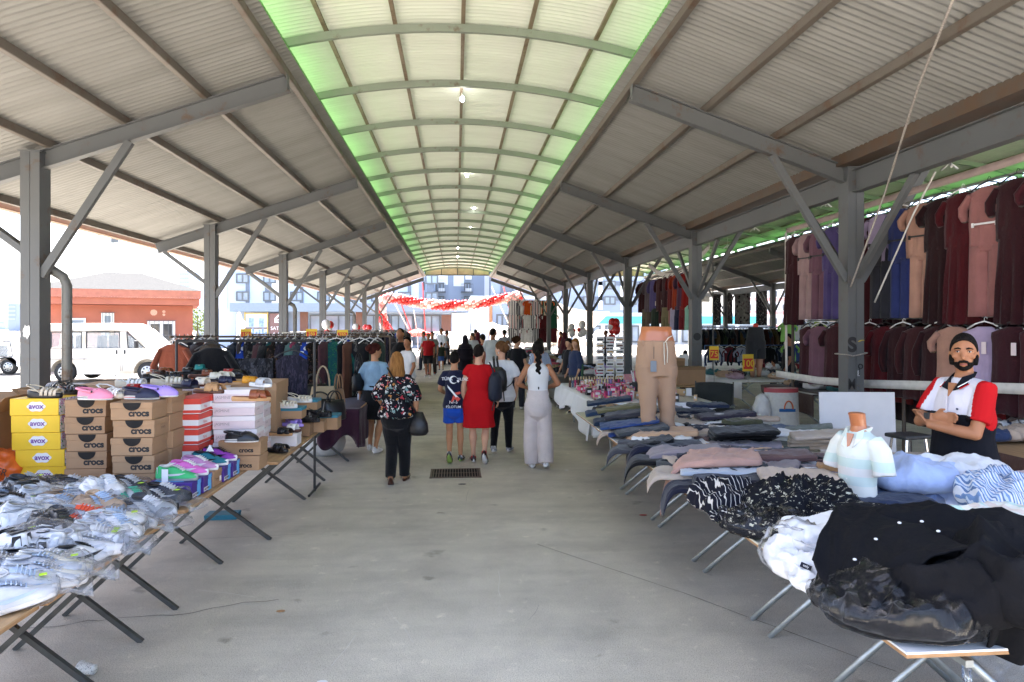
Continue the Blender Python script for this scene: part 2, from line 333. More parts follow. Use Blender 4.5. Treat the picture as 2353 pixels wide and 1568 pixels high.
for hi, xc in enumerate((.09, 10.49, 20.89, 31.29)):
    for sd_ in (-1, 1):
        sh = MB(); nseg = 8; edge = 6.45 if (hi == 0 and sd_ < 0) else 5.05
        xs = [2.08+(edge-2.08)*i/nseg for i in range(nseg+1)]
        nrm = (sd_*SL/math.hypot(1, SL), 1/math.hypot(1, SL))
        corr(sh, [((xc+sd_*a, zt(a)+.10), nrm) for a in xs], 0)
        corr(sh, [((xc+sd_*a, zt(a)+.135), nrm) for a in xs], 1)
        hp('canopy_sheet', sh, [SHEET, GREEN], smooth=True)
        for a in (2.2, 3.16, 4.12, 5.0)+((6.3,) if edge > 6 else ()):
            p = MB(); z = zt(a)+.04
            p.box((xc+sd_*a, (Y0+Y1)/2, z), (.012, Y1-Y0-.1, .09)); p.box((xc+sd_*(a+.03), (Y0+Y1)/2, z-.044), (.06, Y1-Y0-.1, .01)); p.box((xc+sd_*(a+.03), (Y0+Y1)/2, z+.044), (.06, Y1-Y0-.1, .01))
            hp('purlin', p, PURL)
        for k, y in enumerate(ROWS):
            if hi >= 2 and y > 30: continue
            e = 6.3 if edge > 6 else 5.2
            m_ = MB(); a0, a1 = 2.2, e
            m_.ibeam((xc+sd_*a0, y, zt(a0)-.11), (xc+sd_*a1, y, zt(a1)-.11), .11, .215); m_.box((xc+sd_*2.196, y, zt(2.2)-.11), (.01, .115, .222))
            hp('rafter', m_, STEEL)
            bq = MB(); bq.bar((xc+sd_*5.1, y-.06, 2.5), (xc+sd_*4.08, y-.03, 4.16), .07, .09); hp('brace', bq, STEEL)
            if edge > 6:
                bq = MB(); bq.bar((xc+sd_*5.25, y, 2.75), (xc+sd_*6.15, y, 3.44), .06, .07); hp('brace', bq, STEEL)
    cols = ((-1, 1) if hi == 0 else (1,))
    for sd_ in cols:
        for y in ROWS:
            if hi >= 2 and y > 30: continue
            o = link('column', colm, HALL, (xc+sd_*5.2, y, 0))
        if sd_ == 1 or hi:
            X = xc+sd_*5.2
            for k, y in enumerate(ROWS[:-1]):
                if hi >= 2 and k > 4: continue
                q = MB(); q.ibeam((X, y+.12, 3.82), (X, y+5.88, 3.82), .13, .3); hp('valley_beam', q, STEEL)
                q = MB(); q.bar((X+.03, y+.1, 2.55), (X+.03, y+1.25, 3.68), .06, .08); hp('brace', q, STEEL)
                q = MB(); q.bar((X+.03, y+5.9, 2.55), (X+.03, y+4.75, 3.68), .06, .08); hp('brace', q, STEEL)
            q = MB(); q.box((X, (Y0+Y1)/2, 4.03), (.42, Y1-Y0, .012)); q.box((X-.21, (Y0+Y1)/2, 4.1), (.012, Y1-Y0, .15)); q.box((X+.21, (Y0+Y1)/2, 4.1), (.012, Y1-Y0, .15))
            hp('valley_gutter', q, RUST)
    # vault
    RA = 9.6; zc = 5.81-RA; hw = 2.6
    def arc(x, r=0): return zc+math.sqrt((RA+r)**2-x*x)
    sh = MB(); path = []; path2 = []
    for i in range(19):
        x = -hw+2*hw*i/18; n = V((x, math.sqrt(RA*RA-x*x), 0)).normalized(); path.append(((xc+x, arc(x)), (n.x, n.y))); path2.append(((xc+x, arc(x)+.03), (n.x, n.y)))
    corr(sh, path, 0)
    if hi: corr(sh, path2, 1)
    hp('vault_sheet', sh, [ARCH2, GREEN] if hi else ARCHS, smooth=True)
    for a in (-2.5, -1.72, -.86, 0, .86, 1.72, 2.5):
        q = MB(); q.box((xc+a, (Y0+Y1)/2, arc(a)-.035), (.05, Y1-Y0-.04, .035)); hp('vault_purlin', q, VPUR)
    rib = MB(); pts = []
    for i in range(17):
        x = -2.56+5.12*i/16; n = V((x, 0, math.sqrt(RA*RA-x*x))).normalized(); pts.append((x, n))
    rings = []
    for x, n in pts:
        c = V((x, 0, arc(x)-.052)); rings.append([c+V((0, s1*.03, 0))-n*t for s1, t in ((-1, 0), (1, 0), (1, .1), (-1, .1))])
    rib.loft(rings)
    for s1 in (-1, 1): rib.box((s1*2.45, 0, (zt(2.45)+.12+arc(2.45)-.1)/2), (.05, .05, arc(2.45)-.1-zt(2.45)-.12))
    ribm = rib.mesh('vault_rib', RIBM)
    for i in range(-5, 19):
        y = ROWS[1]+2*i
        if y < Y0 or y > Y1 or (hi >= 2 and y > 26): continue
        link('vault_rib', ribm, HALL, (xc, y, 0))
    # lunette panels closing the far end of the vault
    if hi < 2:
        q = MB(); pz = 5.26; pl = [(xc-2.1, pz)]+[(xc-2.1+4.2*i/12, arc(-2.1+4.2*i/12)-.04) for i in range(13)]+[(xc+2.1, pz)]
        q.prism(pl, 'Y', 45.2, 45.21); hp('end_panel', q, mat('end_panel_sheet', (.62, .5, .36), rough=.6, var=.2, vs=2))
        q = MB()
        for a in (-2.1, -1.05, 0, 1.05, 2.1): q.box((xc+a, 45.17, (pz+arc(a)-.05)/2), (.05, .05, arc(a)-.05-pz))
        q.box((xc, 45.17, pz-.02), (4.3, .06, .05)); hp('end_panel_frame', q, STEEL)
# rainwater pipes at every other column of the open side
for k, y in enumerate(ROWS[1:]):
    if k % 2: continue
    q = MB(); q.tube([(-6.2, y+.1, 3.52), (-5.02, y+.1, 2.62), (-4.84, y+.1, 2.5), (-4.8, y+.1, 2.4), (-4.8, y+.1, 0)], .058, 10)
    hp('rainwater_pipe', q, steel_mat('pipe_paint', (.16, .165, .16), .5) if 'pipe_paint' not in MATS else MATS['pipe_paint'], smooth=True)
q = MB(); q.box((-6.42, (Y0+Y1)/2, 3.56), (.14, Y1-Y0, .012)); q.box((-6.49, (Y0+Y1)/2, 3.62), (.01, Y1-Y0, .13)); hp('eave_gutter', q, mat('orange_primer', (.25, .14, .08), rough=.6))
# torn poster on the first column, spray paint on the first column of the right row
q = MB(); pl = []
for i in range(22):
    a = 2*pi*i/22; r_ = (.8+.5*noise.noise(V((i*1.9, 3, 1)))); pl.append((-5.145+.05*r_*cos(a), 1.83+.1*r_*sin(a)))
q.prism(pl, 'Y', ROWS[1]-.117, ROWS[1]-.1195); hp('torn_poster', q, mat('torn_paper', (.75, .74, .72), rough=.9, var=.2, vs=30))
# hanging bulbs
CORD = mat('cord_plastic', (.55, .53, .5), rough=.7); BULB = mat('lit_bulb', (1, .97, .92), emit=14, var=0)
SOCK = mat('bulb_socket', (.75, .74, .72), rough=.5)
for i, (x, y, Y) in enumerate(((1062, 228, 11.2), (1073, 404, 17.4), (1089, 478, 22.5), (1081, 524, 27.0), (1052, 570, 33.5), (1052, 590, 38.0))):
    p = AY(x, y, Y); zr = arc(p.x-.09)-.06
    nm = ('nearest', 'second', 'third', 'fourth', 'fifth', 'farthest')[i]
    t = thing('hanging_bulb', nm+' lit bulb hanging on a thin cord below the vault ribs', 'light bulb', (p.x, p.y, p.z), 0, 'bulbs hung along the vault')
    q = MB(); q.ball((0, 0, 0), (.036, .036, .045), 10, 8); q.build('bulb', BULB, t, True)
    q = MB(); q.tube([(0, 0, .03), (0, 0, .1)], [.02, .017], 8); q.build('socket', SOCK, t, True)
    q = MB(); q.tube([(0, 0, .1), (.01, 0, .1+(zr-p.z)*.5), (0, 0, zr-p.z)], .005, 5); q.build('cord', CORD, t, True)
def cable(label, pts, r=.006, m=None, name='cable', sag=0):
    P = [V(p) for p in pts]; out = []
    for i in range(len(P)-1):
        for j in range(8): q = P[i].lerp(P[i+1], j/8); q.z -= sag*4*(j/8)*(1-j/8); out.append(q)
    out.append(P[-1]); return tag(MB().tube(out, r, 6).build(name, m or CORD, None, True), label, 'cable' if name == 'cable' else name)
cable('thin pale wire running along the vault from bulb to bulb', [(.12, 1.5, 5.62), AY(1062, 180, 11.2)+V((0, 0, .05)), AY(1075, 340, 17.4)+V((0, 0, .1)), AY(1089, 430, 22.5)+V((0, 0, .1)), AY(1081, 490, 27)+V((0, 0, .1))], .008, sag=.06)
ROPE = mat('rope_fibre', (.33, .3, .27), rough=.9, var=.3, vs=60)
# ------------------------------------------------------------------ outside: buildings, vehicles, balloons
GLASS = mat('window_glass', (.25, .3, .36), rough=.08, var=.3, vs=.7, spec=.8)
DGLASS = mat('dark_glass', (.03, .035, .045), rough=.08, var=.3, vs=1.5, spec=.8)
FRM = mat('window_frame_grey', (.1, .11, .12), rough=.5); WFR = mat('window_frame_white', (.8, .8, .8), rough=.4, var=.04)
def window(parent, x0, x1, z0, z1, y, fm, gm, fw=.07, mull=1, bars=0, sill=True):
    b = MB()
    b.box(((x0+x1)/2, y-.02, z1-fw/2), (x1-x0, .08, fw)); b.box(((x0+x1)/2, y-.02, z0+fw/2), (x1-x0, .08, fw))
    for i in range(mull+2):
        x = x0+fw/2+(x1-x0-fw)*i/(mull+1); b.box((x, y-.02, (z0+z1)/2), (fw, .08, z1-z0-2*fw))
    w = b.build('window', fm, parent)
    MB().box(((x0+x1)/2, y-.004, (z0+z1)/2), (x1-x0-fw, .02, z1-z0-fw)).build('pane', gm, w)
    if bars:
        q = MB()
        for i in range(bars): q.box((x0+(x1-x0)*(i+.5)/bars, y-.12, (z0+z1)/2), (.018, .018, z1-z0+.1))
        for z in (z0-.03, (z0+z1)/2, z1+.03): q.box(((x0+x1)/2, y-.14, z), (x1-x0+.1, .018, .02))
        q.build('window_grille', FRM, w)
    return w
# salmon guard house
Yh = 32.; px = lambda x, Y=Yh: AY(x, 749, Y).x
pz = lambda y, Y=Yh, x=1048: AY(x, y, Y).z
SAL = mat('salmon_render', (.36, .115, .074), rough=.85, var=.1, vs=1.5, bump=.1, bs=20)
SAL2 = mat('salmon_fascia', (.38, .13, .09), rough=.7, var=.12, vs=6)
h = thing('guard_house', 'low salmon painted house with a grey shingle hip roof behind the white minibus', 'house', (0, 0, 0))
hx_ = lambda x: px(443)+(px(x)-px(443))*.88
h.rotation_euler.z = .37; _c = V((px(443), Yh, 0)); h.location = _c-MX.Rotation(.37, 3, 'Z')@_c
x0, x1 = hx_(97), hx_(443)
MB().box(((x0+x1)/2, Yh+3, 1.4), (x1-x0, 6, 2.8)).build('wall', SAL, h)
e0, e1 = hx_(74), hx_(458); ft, fb = pz(673), pz(704)
MB().box(((e0+e1)/2, Yh+2.9, (pz(689)+fb)/2), (e1-e0, 7.2, pz(689)-fb)).build('soffit', SAL, h)
b = MB(); n = 60
for i in range(n):
    xa = e0-.06+(e1-e0+.12)*i/n; w_ = (e1-e0+.12)/n
    b.prism([(xa, ft), (xa, pz(688)), (xa+w_*.25, pz(691)), (xa+w_*.75, pz(691)), (xa+w_, pz(688)), (xa+w_, ft)], 'Y', Yh-.78, Yh-.71)
b.build('scalloped_fascia', SAL2, h)
SHING = mat('grey_shingles', (.055, .056, .058), rough=1, spec=.02, var=.25, vs=40, stretch=(.4, 1, 3), bump=.4, bs=40)
r0, r1, zr = (e0*.62+e1*.38), (e0*.38+e1*.62), pz(633, 34); ym = Yh+2.9
b = MB(); A = [(e0-.08, Yh-.8, ft), (e1+.08, Yh-.8, ft), (e1+.08, Yh+6.6, ft), (e0-.08, Yh+6.6, ft), (r0, ym, zr), (r1, ym, zr)]
b.add(A, [(0, 1, 5, 4), (1, 2, 5), (2, 3, 4, 5), (3, 0, 4), (3, 2, 1, 0)]); b.build('roof', SHING, h)
window(h, hx_(334), hx_(400), pz(800), pz(739), Yh, WFR, DGLASS, .12, 1, 6)
window(h, hx_(228), hx_(257), pz(780), pz(722), Yh, WFR, GLASS, .12, 0, 4)
d = MB(); d.box(((hx_(156)+hx_(193))/2, Yh-.02, pz(733)/2), (hx_(193)-hx_(156), .1, pz(733))); d = d.build('door', WFR, h)
MB().box(((hx_(160)+hx_(189))/2, Yh-.075, pz(742)), (hx_(189)-hx_(160), .02, .2)).build('pane', GLASS, d)
for cx, cyy, r_ in ((349, 719, .17), (373, 717, .08), (373, 724, .07)):
    p = V((hx_(cx), 0, AY(cx, cyy, Yh).z)); q = MB(); q.prism([(p.x+r_*(.8+.3*noise.noise(V((i, cx, 0))))*cos(i*pi/8), p.z+r_*.8*sin(i*pi/8)) for i in range(16)], 'Y', Yh-.006, Yh-.003); q.build('paint_patch', mat('pale_patch', (.62, .36, .28), var=.3, vs=20), h)
# small tree behind the house corner
t = thing('leafy_tree', 'small yellowish green tree showing behind the salmon house corner', 'tree', (px(453, 42), 42, 0))
MB().tube([(0, 0, 0), (.03, 0, 1.2), (0, .05, 2.4)], [.09, .06, .03], 8).build('trunk', mat('bark', (.12, .09, .06), rough=.9), t, True)
b = MB(); LR = random.Random(4)
for i in range(420):
    a, e, r_ = LR.uniform(0, 6.28), LR.uniform(-1, 1), .85*LR.random()**.4; c = V((r_*cos(a)*math.sqrt(1-e*e)*.8, r_*sin(a)*math.sqrt(1-e*e)*.8, 2.1+r_*e*1.1+.15*sin(3*a)))
    u = V((LR.uniform(-1, 1), LR.uniform(-1, 1), LR.uniform(-1, 1))).normalized(); w_ = u.orthogonal().normalized(); s_ = LR.uniform(.05, .11)
    b.add([c-u*s_, c+w_*s_*.5, c+u*s_, c-w_*s_*.5], [(0, 1, 2, 3)])
b.build('crown', mat('leaves', (.13, .17, .03), rough=.7, var=.4, vs=3), t)
# vehicles --------------------------------------------------------------------
WP = mat('white_car_paint', (.78, .77, .75), rough=.25, var=.03, coat=.5); TYRE = mat('tyre_rubber', (.02, .02, .02), rough=.85); RIM = mat('wheel_steel', (.5, .5, .48), rough=.4, metal=.6)
CARG = mat('car_glass', (.55, .6, .62), rough=.05, var=0, trans=.0, alpha=.25, spec=.6); BLK = mat('black_plastic', (.02, .02, .021), rough=.5); ORL = mat('orange_lens', (.7, .2, .04), rough=.3); SEAT = mat('grey_seat', (.08, .08, .085), rough=.9)
MUD = mat('dusty_white_paint', (.74, .72, .68), rough=.35, col2=(.5, .42, .3), vs=1.1, stretch=(.5, 1, 1.6))
def arch_pts(cx, zc_, r, n=10): return [(cx+r*cos(a), zc_+r*sin(a)) for a in [pi-pi*i/n for i in range(n+1)]]
def wheel(parent, x, y, r, w=.2):
    a = MB(); a.tube([(x, y-w/2, r), (x, y-w/2+.03, r), (x, y+w/2-.03, r), (x, y+w/2, r)], [r*.9, r, r, r*.9], 24); wv = a.build('wheel', TYRE, parent, True)
    q = MB(); q.tube([(x, y-w/2-.012, r), (x, y-w/2+.02, r)], [r*.58, r*.64], 20); q.tube([(x, y-w/2-.035, r), (x, y-w/2-.01, r)], [r*.2, r*.25], 12)
    q.build('rim', RIM, wv, True)
    q = MB()
    for i in range(8): a_ = 2*pi*i/8; q.ball((x+r*.43*cos(a_), y-w/2-.012, r+r*.43*sin(a_)), .03, 6, 4)
    q.build('rim_hole', BLK, wv)
def vehicle(name, label, cat, X, Y, low, roof, pillars, panes, wheels, belt, Wd, wr, paint, group=None, rz=0, extras=None):
    """low, roof: side-view polygons (x forward, z up); pillars, panes: quads in side view; body from y=0 (near side) to Wd"""
    t = thing(name, label, cat, (X, Y, 0), rz, group)
    MB().prism(low, 'Y', 0, Wd).build('body', paint, t, bevel=.05)
    MB().prism(roof, 'Y', .07, Wd-.07).build('roof', paint, t, bevel=.06)
    q = MB()
    for pl in pillars:
        q.prism(pl, 'Y', .02, .08); q.prism(pl, 'Y', Wd-.08, Wd-.02)
    q.build('window_pillar', paint, t)
    for pl in panes:
        pn = MB().prism(pl, 'Y', .04, .05).build('side_window', CARG, t)
        q = MB(); P = [(a[0], .03, a[1]) for a in pl]
        for i in range(len(P)): q.bar(P[i], P[(i+1) % len(P)], .03, .03)
        q.build('window_seal', BLK, pn)
        dup(pn, t, loc=(0, Wd-.09, 0))
    for x in wheels:
        wheel(t, x, .13, wr); wheel(t, x, Wd-.13, wr)
    for x in extras or ():
        q = MB(); q.box((x, Wd*.3, belt-.25), (.45, .5, .2)); q.box((x-.22, Wd*.3, belt+.1), (.13, .48, .65)); q.box((x, Wd*.7, belt-.25), (.45, .5, .2)); q.box((x-.22, Wd*.7, belt+.1), (.13, .48, .65)); q.build('seat', SEAT, t, bevel=.04)
    return t
Yv = 24.; X0 = AY(60, 749, Yv).x; vx = lambda x: AY(x, 749, Yv).x-X0; vz = lambda y: AY(1048, y, Yv).z
fw_, rw_ = vx(337), vx(146); bl = vz(799)
low = [(vx(60), .42), (vx(62), bl)]+[(vx(335), bl), (vx(345), bl-.02), (vx(372), vz(818)), (vx(377), .62), (vx(377), .38), (vx(366), .3)]+arch_pts(fw_, .36, .42)[::-1]+[(fw_-.42, .27), (rw_+.42, .27)]+arch_pts(rw_, .36, .42)[::-1]+[(rw_-.43, .4)]
roof = [(vx(62), vz(762)), (vx(64), vz(748)), (vx(72), vz(744)), (vx(258), vz(743.5)), (vx(275), vz(745)), (vx(291), vz(753)), (vx(296), vz(757)), (vx(290), vz(761))]
pil = [[(vx(60), bl), (vx(66), vz(762)), (vx(76), vz(762)), (vx(70), bl)], [(vx(113), bl), (vx(113), vz(762)), (vx(116), vz(762)), (vx(116), bl)], [(vx(187), bl), (vx(187), vz(762)), (vx(197), vz(762)), (vx(197), bl)], [(vx(275), bl), (vx(274), vz(762)), (vx(290), vz(762)), (vx(293), bl)],
       [(vx(333), bl), (vx(289), vz(757)), (vx(295), vz(756)), (vx(343), bl)]]
pan = [[(vx(116), bl), (vx(116), vz(763)), (vx(187), vz(763)), (vx(187), bl)], [(vx(72), bl), (vx(76), vz(763)), (vx(113), vz(763)), (vx(113), bl)], [(vx(197), bl), (vx(197), vz(763)), (vx(274), vz(763)), (vx(275), bl)], [(vx(293), bl), (vx(290), vz(763)), (vx(333), bl)]]
van = vehicle('minibus', 'dusty white minibus parked outside in front of the salmon house', 'minibus', X0, Yv, low, roof, pil, pan, (fw_, rw_), bl, 1.95, .34, MUD, extras=(vx(300), vx(230), vx(150)))
q = MB(); q.prism([(vx(345), bl), (vx(296), vz(757)), (vx(300), vz(757)), (vx(350), bl-.01)], 'Y', .1, 1.85); q.build('windscreen', CARG, van)
q = MB(); q.box((vx(268), -.015, vz(807)), (.05, .03, .14)); q.build('door_handle', BLK, van, bevel=.01)
q = MB(); q.box((vx(286.5), -.015, vz(807)), (.05, .03, .14)); q.build('door_handle', BLK, van, bevel=.01)
q = MB(); q.box((vx(318), -.16, vz(790)), (.1, .16, .26)); q.build('wing_mirror', BLK, van, bevel=.03)
q = MB()
for x in (193, 277, 281): q.box((vx(x), -.001, (bl+.35)/2), (.014, .008, bl-.4))
q.box((vx(155), -.004, vz(822)), (1.25, .02, .03)); q.build('door_seam', mat('seam_grey', (.2, .19, .18)), van)
q = MB(); q.box((vx(374), .12, vz(823)), (.1, .2, .2)); q.build('indicator_lamp', ORL, van, bevel=.02)
q = MB(); q.box((vx(373), .975, .42), (.22, 1.97, .2)); q.build('bumper', BLK, van, bevel=.04)
q = MB(); q.tube([(vx(325)+.17*cos(a)*.5, .55+.19*sin(a), bl+.02+.17*cos(a)) for a in [i*pi/8 for i in range(17)]], .018, 6); q.build('steering_wheel', BLK, van, True)
# white van, far left
Yc = 28.; X0 = AY(-120, 749, Yc).x; vx = lambda x: AY(x, 749, Yc).x-X0; vz = lambda y: AY(1048, y, Yc).z
low = [(0, .3), (0, .85), (vx(-70), .95), (vx(-60), vz(817)), (vx(32), vz(817)), (vx(38), .75), (vx(38), .35)]+arch_pts(vx(17), .32, .38)[::-1]+[(vx(-4), .25), (vx(-70), .25)]+arch_pts(vx(-95), .32, .38)[::-1]
vehicle('delivery_van', 'white van cut by the left edge of the photo beyond the nearest column', 'van', X0, Yc, low, [(vx(-45), vz(783)), (vx(-35), vz(769)), (vx(15), vz(767)), (vx(24), vz(773)), (vx(27), vz(785))], [[(vx(-62), vz(817)), (vx(-45), vz(783)), (vx(-40), vz(783)), (vx(-56), vz(817))], [(vx(-12), vz(817)), (vx(-12), vz(783)), (vx(-6), vz(783)), (vx(-6), vz(817))], [(vx(27), vz(817)), (vx(22), vz(783)), (vx(27), vz(783)), (vx(33), vz(817))]],
        [[(vx(-5), vz(816)), (vx(-5), vz(785)), (vx(22), vz(784)), (vx(28), vz(816))], [(vx(-55), vz(816)), (vx(-40), vz(785)), (vx(-12), vz(784)), (vx(-12), vz(816))]], (vx(17), vx(-95)), vz(817), 1.8, .3, WP, extras=(vx(-30),))
# utility pole and wire
p = AY(258, 749, 60); CONC = mat('pole_concrete', (.6, .6, .6), rough=.8)
t = thing('utility_pole', 'tall pale concrete pole rising behind the salmon house roof', 'pole', (p.x, 60, 0))
MB().tube([(0, 0, 0), (0, 0, 12)], [.26, .2], 12).build('pole', CONC, t, True)
q = MB(); q.box((.3, -.2, 9.1), (.5, .25, .4)); q.box((-.6, 0, 9.5), (1.4, .08, .08)); q.build('bracket', FRM, t)
cable('thin overhead wire crossing the white sky beyond the left columns', [AY(-260, 577, 60), AY(0, 567, 60), AY(110, 561, 60), AY(262, 552, 60)], .02, FRM, sag=.1)
# blocks of flats and shops ------------------------------------------------------
def block(name, label, cat, xa, xb, Y, ztop, depth, wm, strips=(), wins=(), group=None, fm=FRM, gm=GLASS):
    t = thing(name, label, cat, ((px(xa, Y)+px(xb, Y))/2, Y, 0), 0, group); ox = t.location.x
    MB().box((0, depth/2, ztop/2), (px(xb, Y)-px(xa, Y), depth, ztop)).build('wall', wm, t)
    for a, b_, ya, yb, m_ in strips:
        z0, z1 = max(0, pz(ya, Y)), pz(yb, Y)
        MB().box(((px(a, Y)+px(b_, Y))/2-ox, -.06, (z0+z1)/2), (px(b_, Y)-px(a, Y), .12, z1-z0)).build('facade_panel', m_, t)
    for a, b_, ya, yb, mu in wins:
        window(t, px(a, Y)-ox, px(b_, Y)-ox, pz(ya, Y), pz(yb, Y), -.13, fm, gm, .16, mu)
    return t
BG = mat('blue_grey_render', (.27, .32, .41), rough=.85, var=.05, vs=.3); BGD = mat('slate_render', (.13, .155, .2), rough=.85, var=.06, vs=.3); BW = mat('white_render', (.75, .76, .78), rough=.85, var=.04, vs=.3)
BP = mat('pale_blue_render', (.40, .47, .58), rough=.85, var=.05, vs=.3)
ws = []; ss = []
for i, xa in enumerate(range(515, 960, 62)):
    for ya in (700, 660, 620, 580): ws.append((xa+28, xa+58, ya-6, ya-28, 1))
    ss += [(xa-12, xa-4, 712, 480, BGD), (xa+62-30, xa+62-14, 712, 480, BGD)] if i % 2 else [(xa-14, xa+6, 712, 480, BW)]
ws = [(a, b, y0, y1, m) for a, b, y0, y1, m in ws]
block('apartment_block', 'long pale blue apartment block with dark window frames behind the left columns', 'building', 498, 962, 78, 17, 10, BP, [s for s in ss], ws)
ac = []
ss = [(1006, 1029, 655, 560, BW), (1042, 1066, 658, 560, BW), (1113, 1124, 700, 560, BW), (1030, 1041, 690, 560, BG), (966, 1001, 692, 560, BP)]
ws = [(1001, 1021, 670, 650, 1), (1001, 1021, 700, 681, 1), (1066, 1081, 668, 650, 1), (1066, 1081, 700, 681, 1), (968, 976, 668, 648, 0)]
T = block('apartment_tower', 'grey and white apartment tower with balconies seen through the far end of the aisle', 'building', 962, 1126, 88, 24, 12, BG, ss, ws)
ox = T.location.x
for x in (1011, 1073):
    for y in (672, 702):
        q = MB(); w_ = 1.5; z = pz(y, 88); q.box((px(x, 88)-ox, -.6, z), (w_, 1.1, .12))
        for i in range(8): q.box((px(x, 88)-ox-w_/2+w_*i/7, -1.12, z+.5), (.03, .03, 1.0))
        q.box((px(x, 88)-ox, -1.12, z+1), (w_, .05, .05)); q.build('balcony', FRM, T)
        MB().box((px(x, 88)-ox+.2, -.3, z+1.9), (.8, .3, .55)).build('air_conditioner', WFR, T)
ws = [(a, a+26, y, y-20, 1) for a in (1340, 1388, 1436, 1484) for y in (700, 664, 628)]
T = block('apartment_block', 'blue grey apartment block with white bay panels behind the right columns', 'building', 1128, 1530, 84, 15, 12, BG, [(1150, 1180, 715, 520, BGD), (1240, 1262, 715, 520, BP), (1375, 1384, 712, 520, BW), (1425, 1434, 712, 520, BW), (1335, 1530, 690, 681, BGD), (1335, 1530, 655, 645, BGD)], ws+[(1128+8, 1140, 690, 672, 0), (1148, 1152, 690, 672, 0), (1190, 1215, 700, 682, 1)])
# row of shops with a long grey fascia
Ys = 60
FAS = mat('grey_fascia', (.2, .25, .31), rough=.6, var=.06); WOOD = mat('slatted_wood', (.2, .09, .06), rough=.7, var=.2, vs=8, stretch=(6, 1, .3)); ORB = mat('orange_cladding', (.42, .2, .09), rough=.7)
S = block('shop_row', 'long low row of glazed shops under a grey fascia across the yard', 'shop building', 450, 1078, Ys, pz(716, Ys), 8, BP, [(690, 708, 790, 718, WOOD), (818, 836, 790, 718, WOOD), (1014, 1036, 790, 724, WOOD), (1038, 1076, 790, 720, BW)])
ox = S.location.x
MB().box(((px(541, Ys)+px(1072, Ys))/2-ox, -.7, (pz(718, Ys)+pz(699, Ys))/2), (px(1072, Ys)-px(541, Ys), 1.6, pz(699, Ys)-pz(718, Ys))).build('fascia', FAS, S)
for a, b_ in ((712, 812), (840, 895), (898, 950), (952, 1012)):
    window(S, px(a, Ys)-ox, px(b_, Ys)-ox, .25, pz(724, Ys), -.1, FRM, GLASS, .12, 2)
# billboards on the shop front
def panel(name, label, cat, xa, xb, ya, yb, Y, m, frame=None):
    t = thing(name, label, cat, ((px(xa, Y)+px(xb, Y))/2, Y, (pz(ya, Y)+pz(yb, Y))/2)); w_ = px(xb, Y)-px(xa, Y); hh = pz(yb, Y)-pz(ya, Y)
    MB().box((0, .05, 0), (w_, .1, hh)).build('board', m, t)
    if frame:
        q = MB()
        for s1 in (-1, 1): q.box((s1*w_/2, 0, 0), (.1, .14, hh+.2)); q.box((0, 0, s1*hh/2), (w_-.1, .14, .1))
        q.build('frame', frame, t)
    return t, w_, hh
t, w_, hh = panel('billboard', 'framed billboard with pictures of new towers on the shop front', 'billboard', 563, 615, 775, 721, Ys-.9, mat('poster_sky', (.5, .6, .72), rough=.5, col2=(.75, .8, .85), vs=1.2), mat('brass_frame', (.5, .36, .1), rough=.5))
q = MB()
for x in (-.45, .45): q.box((x*w_*.5, -.012, .12*hh), (w_*.22, .02, hh*.36))
for i in range(7): q.box((-w_*.42+w_*.14*i, -.012, -hh*(.36-.05*(i % 3))), (w_*.09, .02, hh*(.2+.06*(i % 3))))
q.build('tower_picture', mat('poster_tower', (.25, .36, .55), var=.4, vs=5), t)
q = MB()
for i in range(16): q.ball((-w_*.45+w_*.06*i, -.01, -hh*.12), (.09, .015, .09), 6, 5)
q.build('tree_picture', mat('poster_tree', (.2, .16, .14)), t)
t, w_, hh = panel('billboard', 'red brown billboard with a white house emblem and white lettering', 'billboard', 619, 662, 790, 721, Ys-.9, mat('maroon_board', (.2, .11, .1), rough=.6))
TW = mat('white_lettering', (.85, .85, .85), rough=.6, var=0); TB = mat('black_lettering', (.015, .015, .015), rough=.7, var=0)
text('SATILIK', .42, TW, t, (0, -.012, .02), sx=.95); text('4-11', .5, TW, t, (-.1, -.012, -.5)); text('DAİRE', .36, TW, t, (0, -.012, -.98))
q = MB(); q.prism([(-.35, .5), (-.35, .85), (-.05, 1.2), (.5, 1.05), (.5, .95), (0, 1.05), (-.2, .8), (.5, .8), (.5, .7), (-.2, .7), (-.2, .6), (.5, .6), (.5, .5)], 'Y', -.014, -.004); q.build('house_emblem', TW, t)
# feather flag
p = AY(549, 790, Ys-2); t = thing('feather_flag', 'white feather flag standing at the corner of the shop row', 'flag', (p.x, Ys-2, 0))
MB().tube([(-.25, 0, 0), (-.25, 0, 2.2), (-.2, 0, 2.95), (.05, 0, 3.1)], .025, 6).build('pole', FRM, t, True)
q = MB(); q.prism([(-.24, .5), (.22, .5), (.3, 2.3), (.18, 2.85), (.02, 3.06), (-.15, 2.95), (-.24, 2.6)], 'Y', -.012, .012); f_ = q.build('banner', mat('flag_white', (.8, .8, .82), rough=.8), t)
text('FISH', .5, mat('flag_grey', (.4, .45, .5)), t, (.02, -.016, 1.6), rot=(pi/2, pi/2, 0))
# satellite dish behind the guard house
p = AY(556, 747, 55); t = thing('satellite_dish', 'small pale satellite dish on the roof edge beside the feather flag', 'dish', (px(556, 55), 55, 0))
MB().tube([(0, 0, 0), (0, 0, 1.9)], .03, 6).build('mast', FRM, t)
q = MB(); q.loft([[V((r_*cos(a), -.25+.9*r_*r_, 2.0+r_*sin(a))) for a in [i*pi/8 for i in range(16)]] for r_ in (.02, .15, .28, .38)], cap=False); q.build('dish', WFR, t, True)
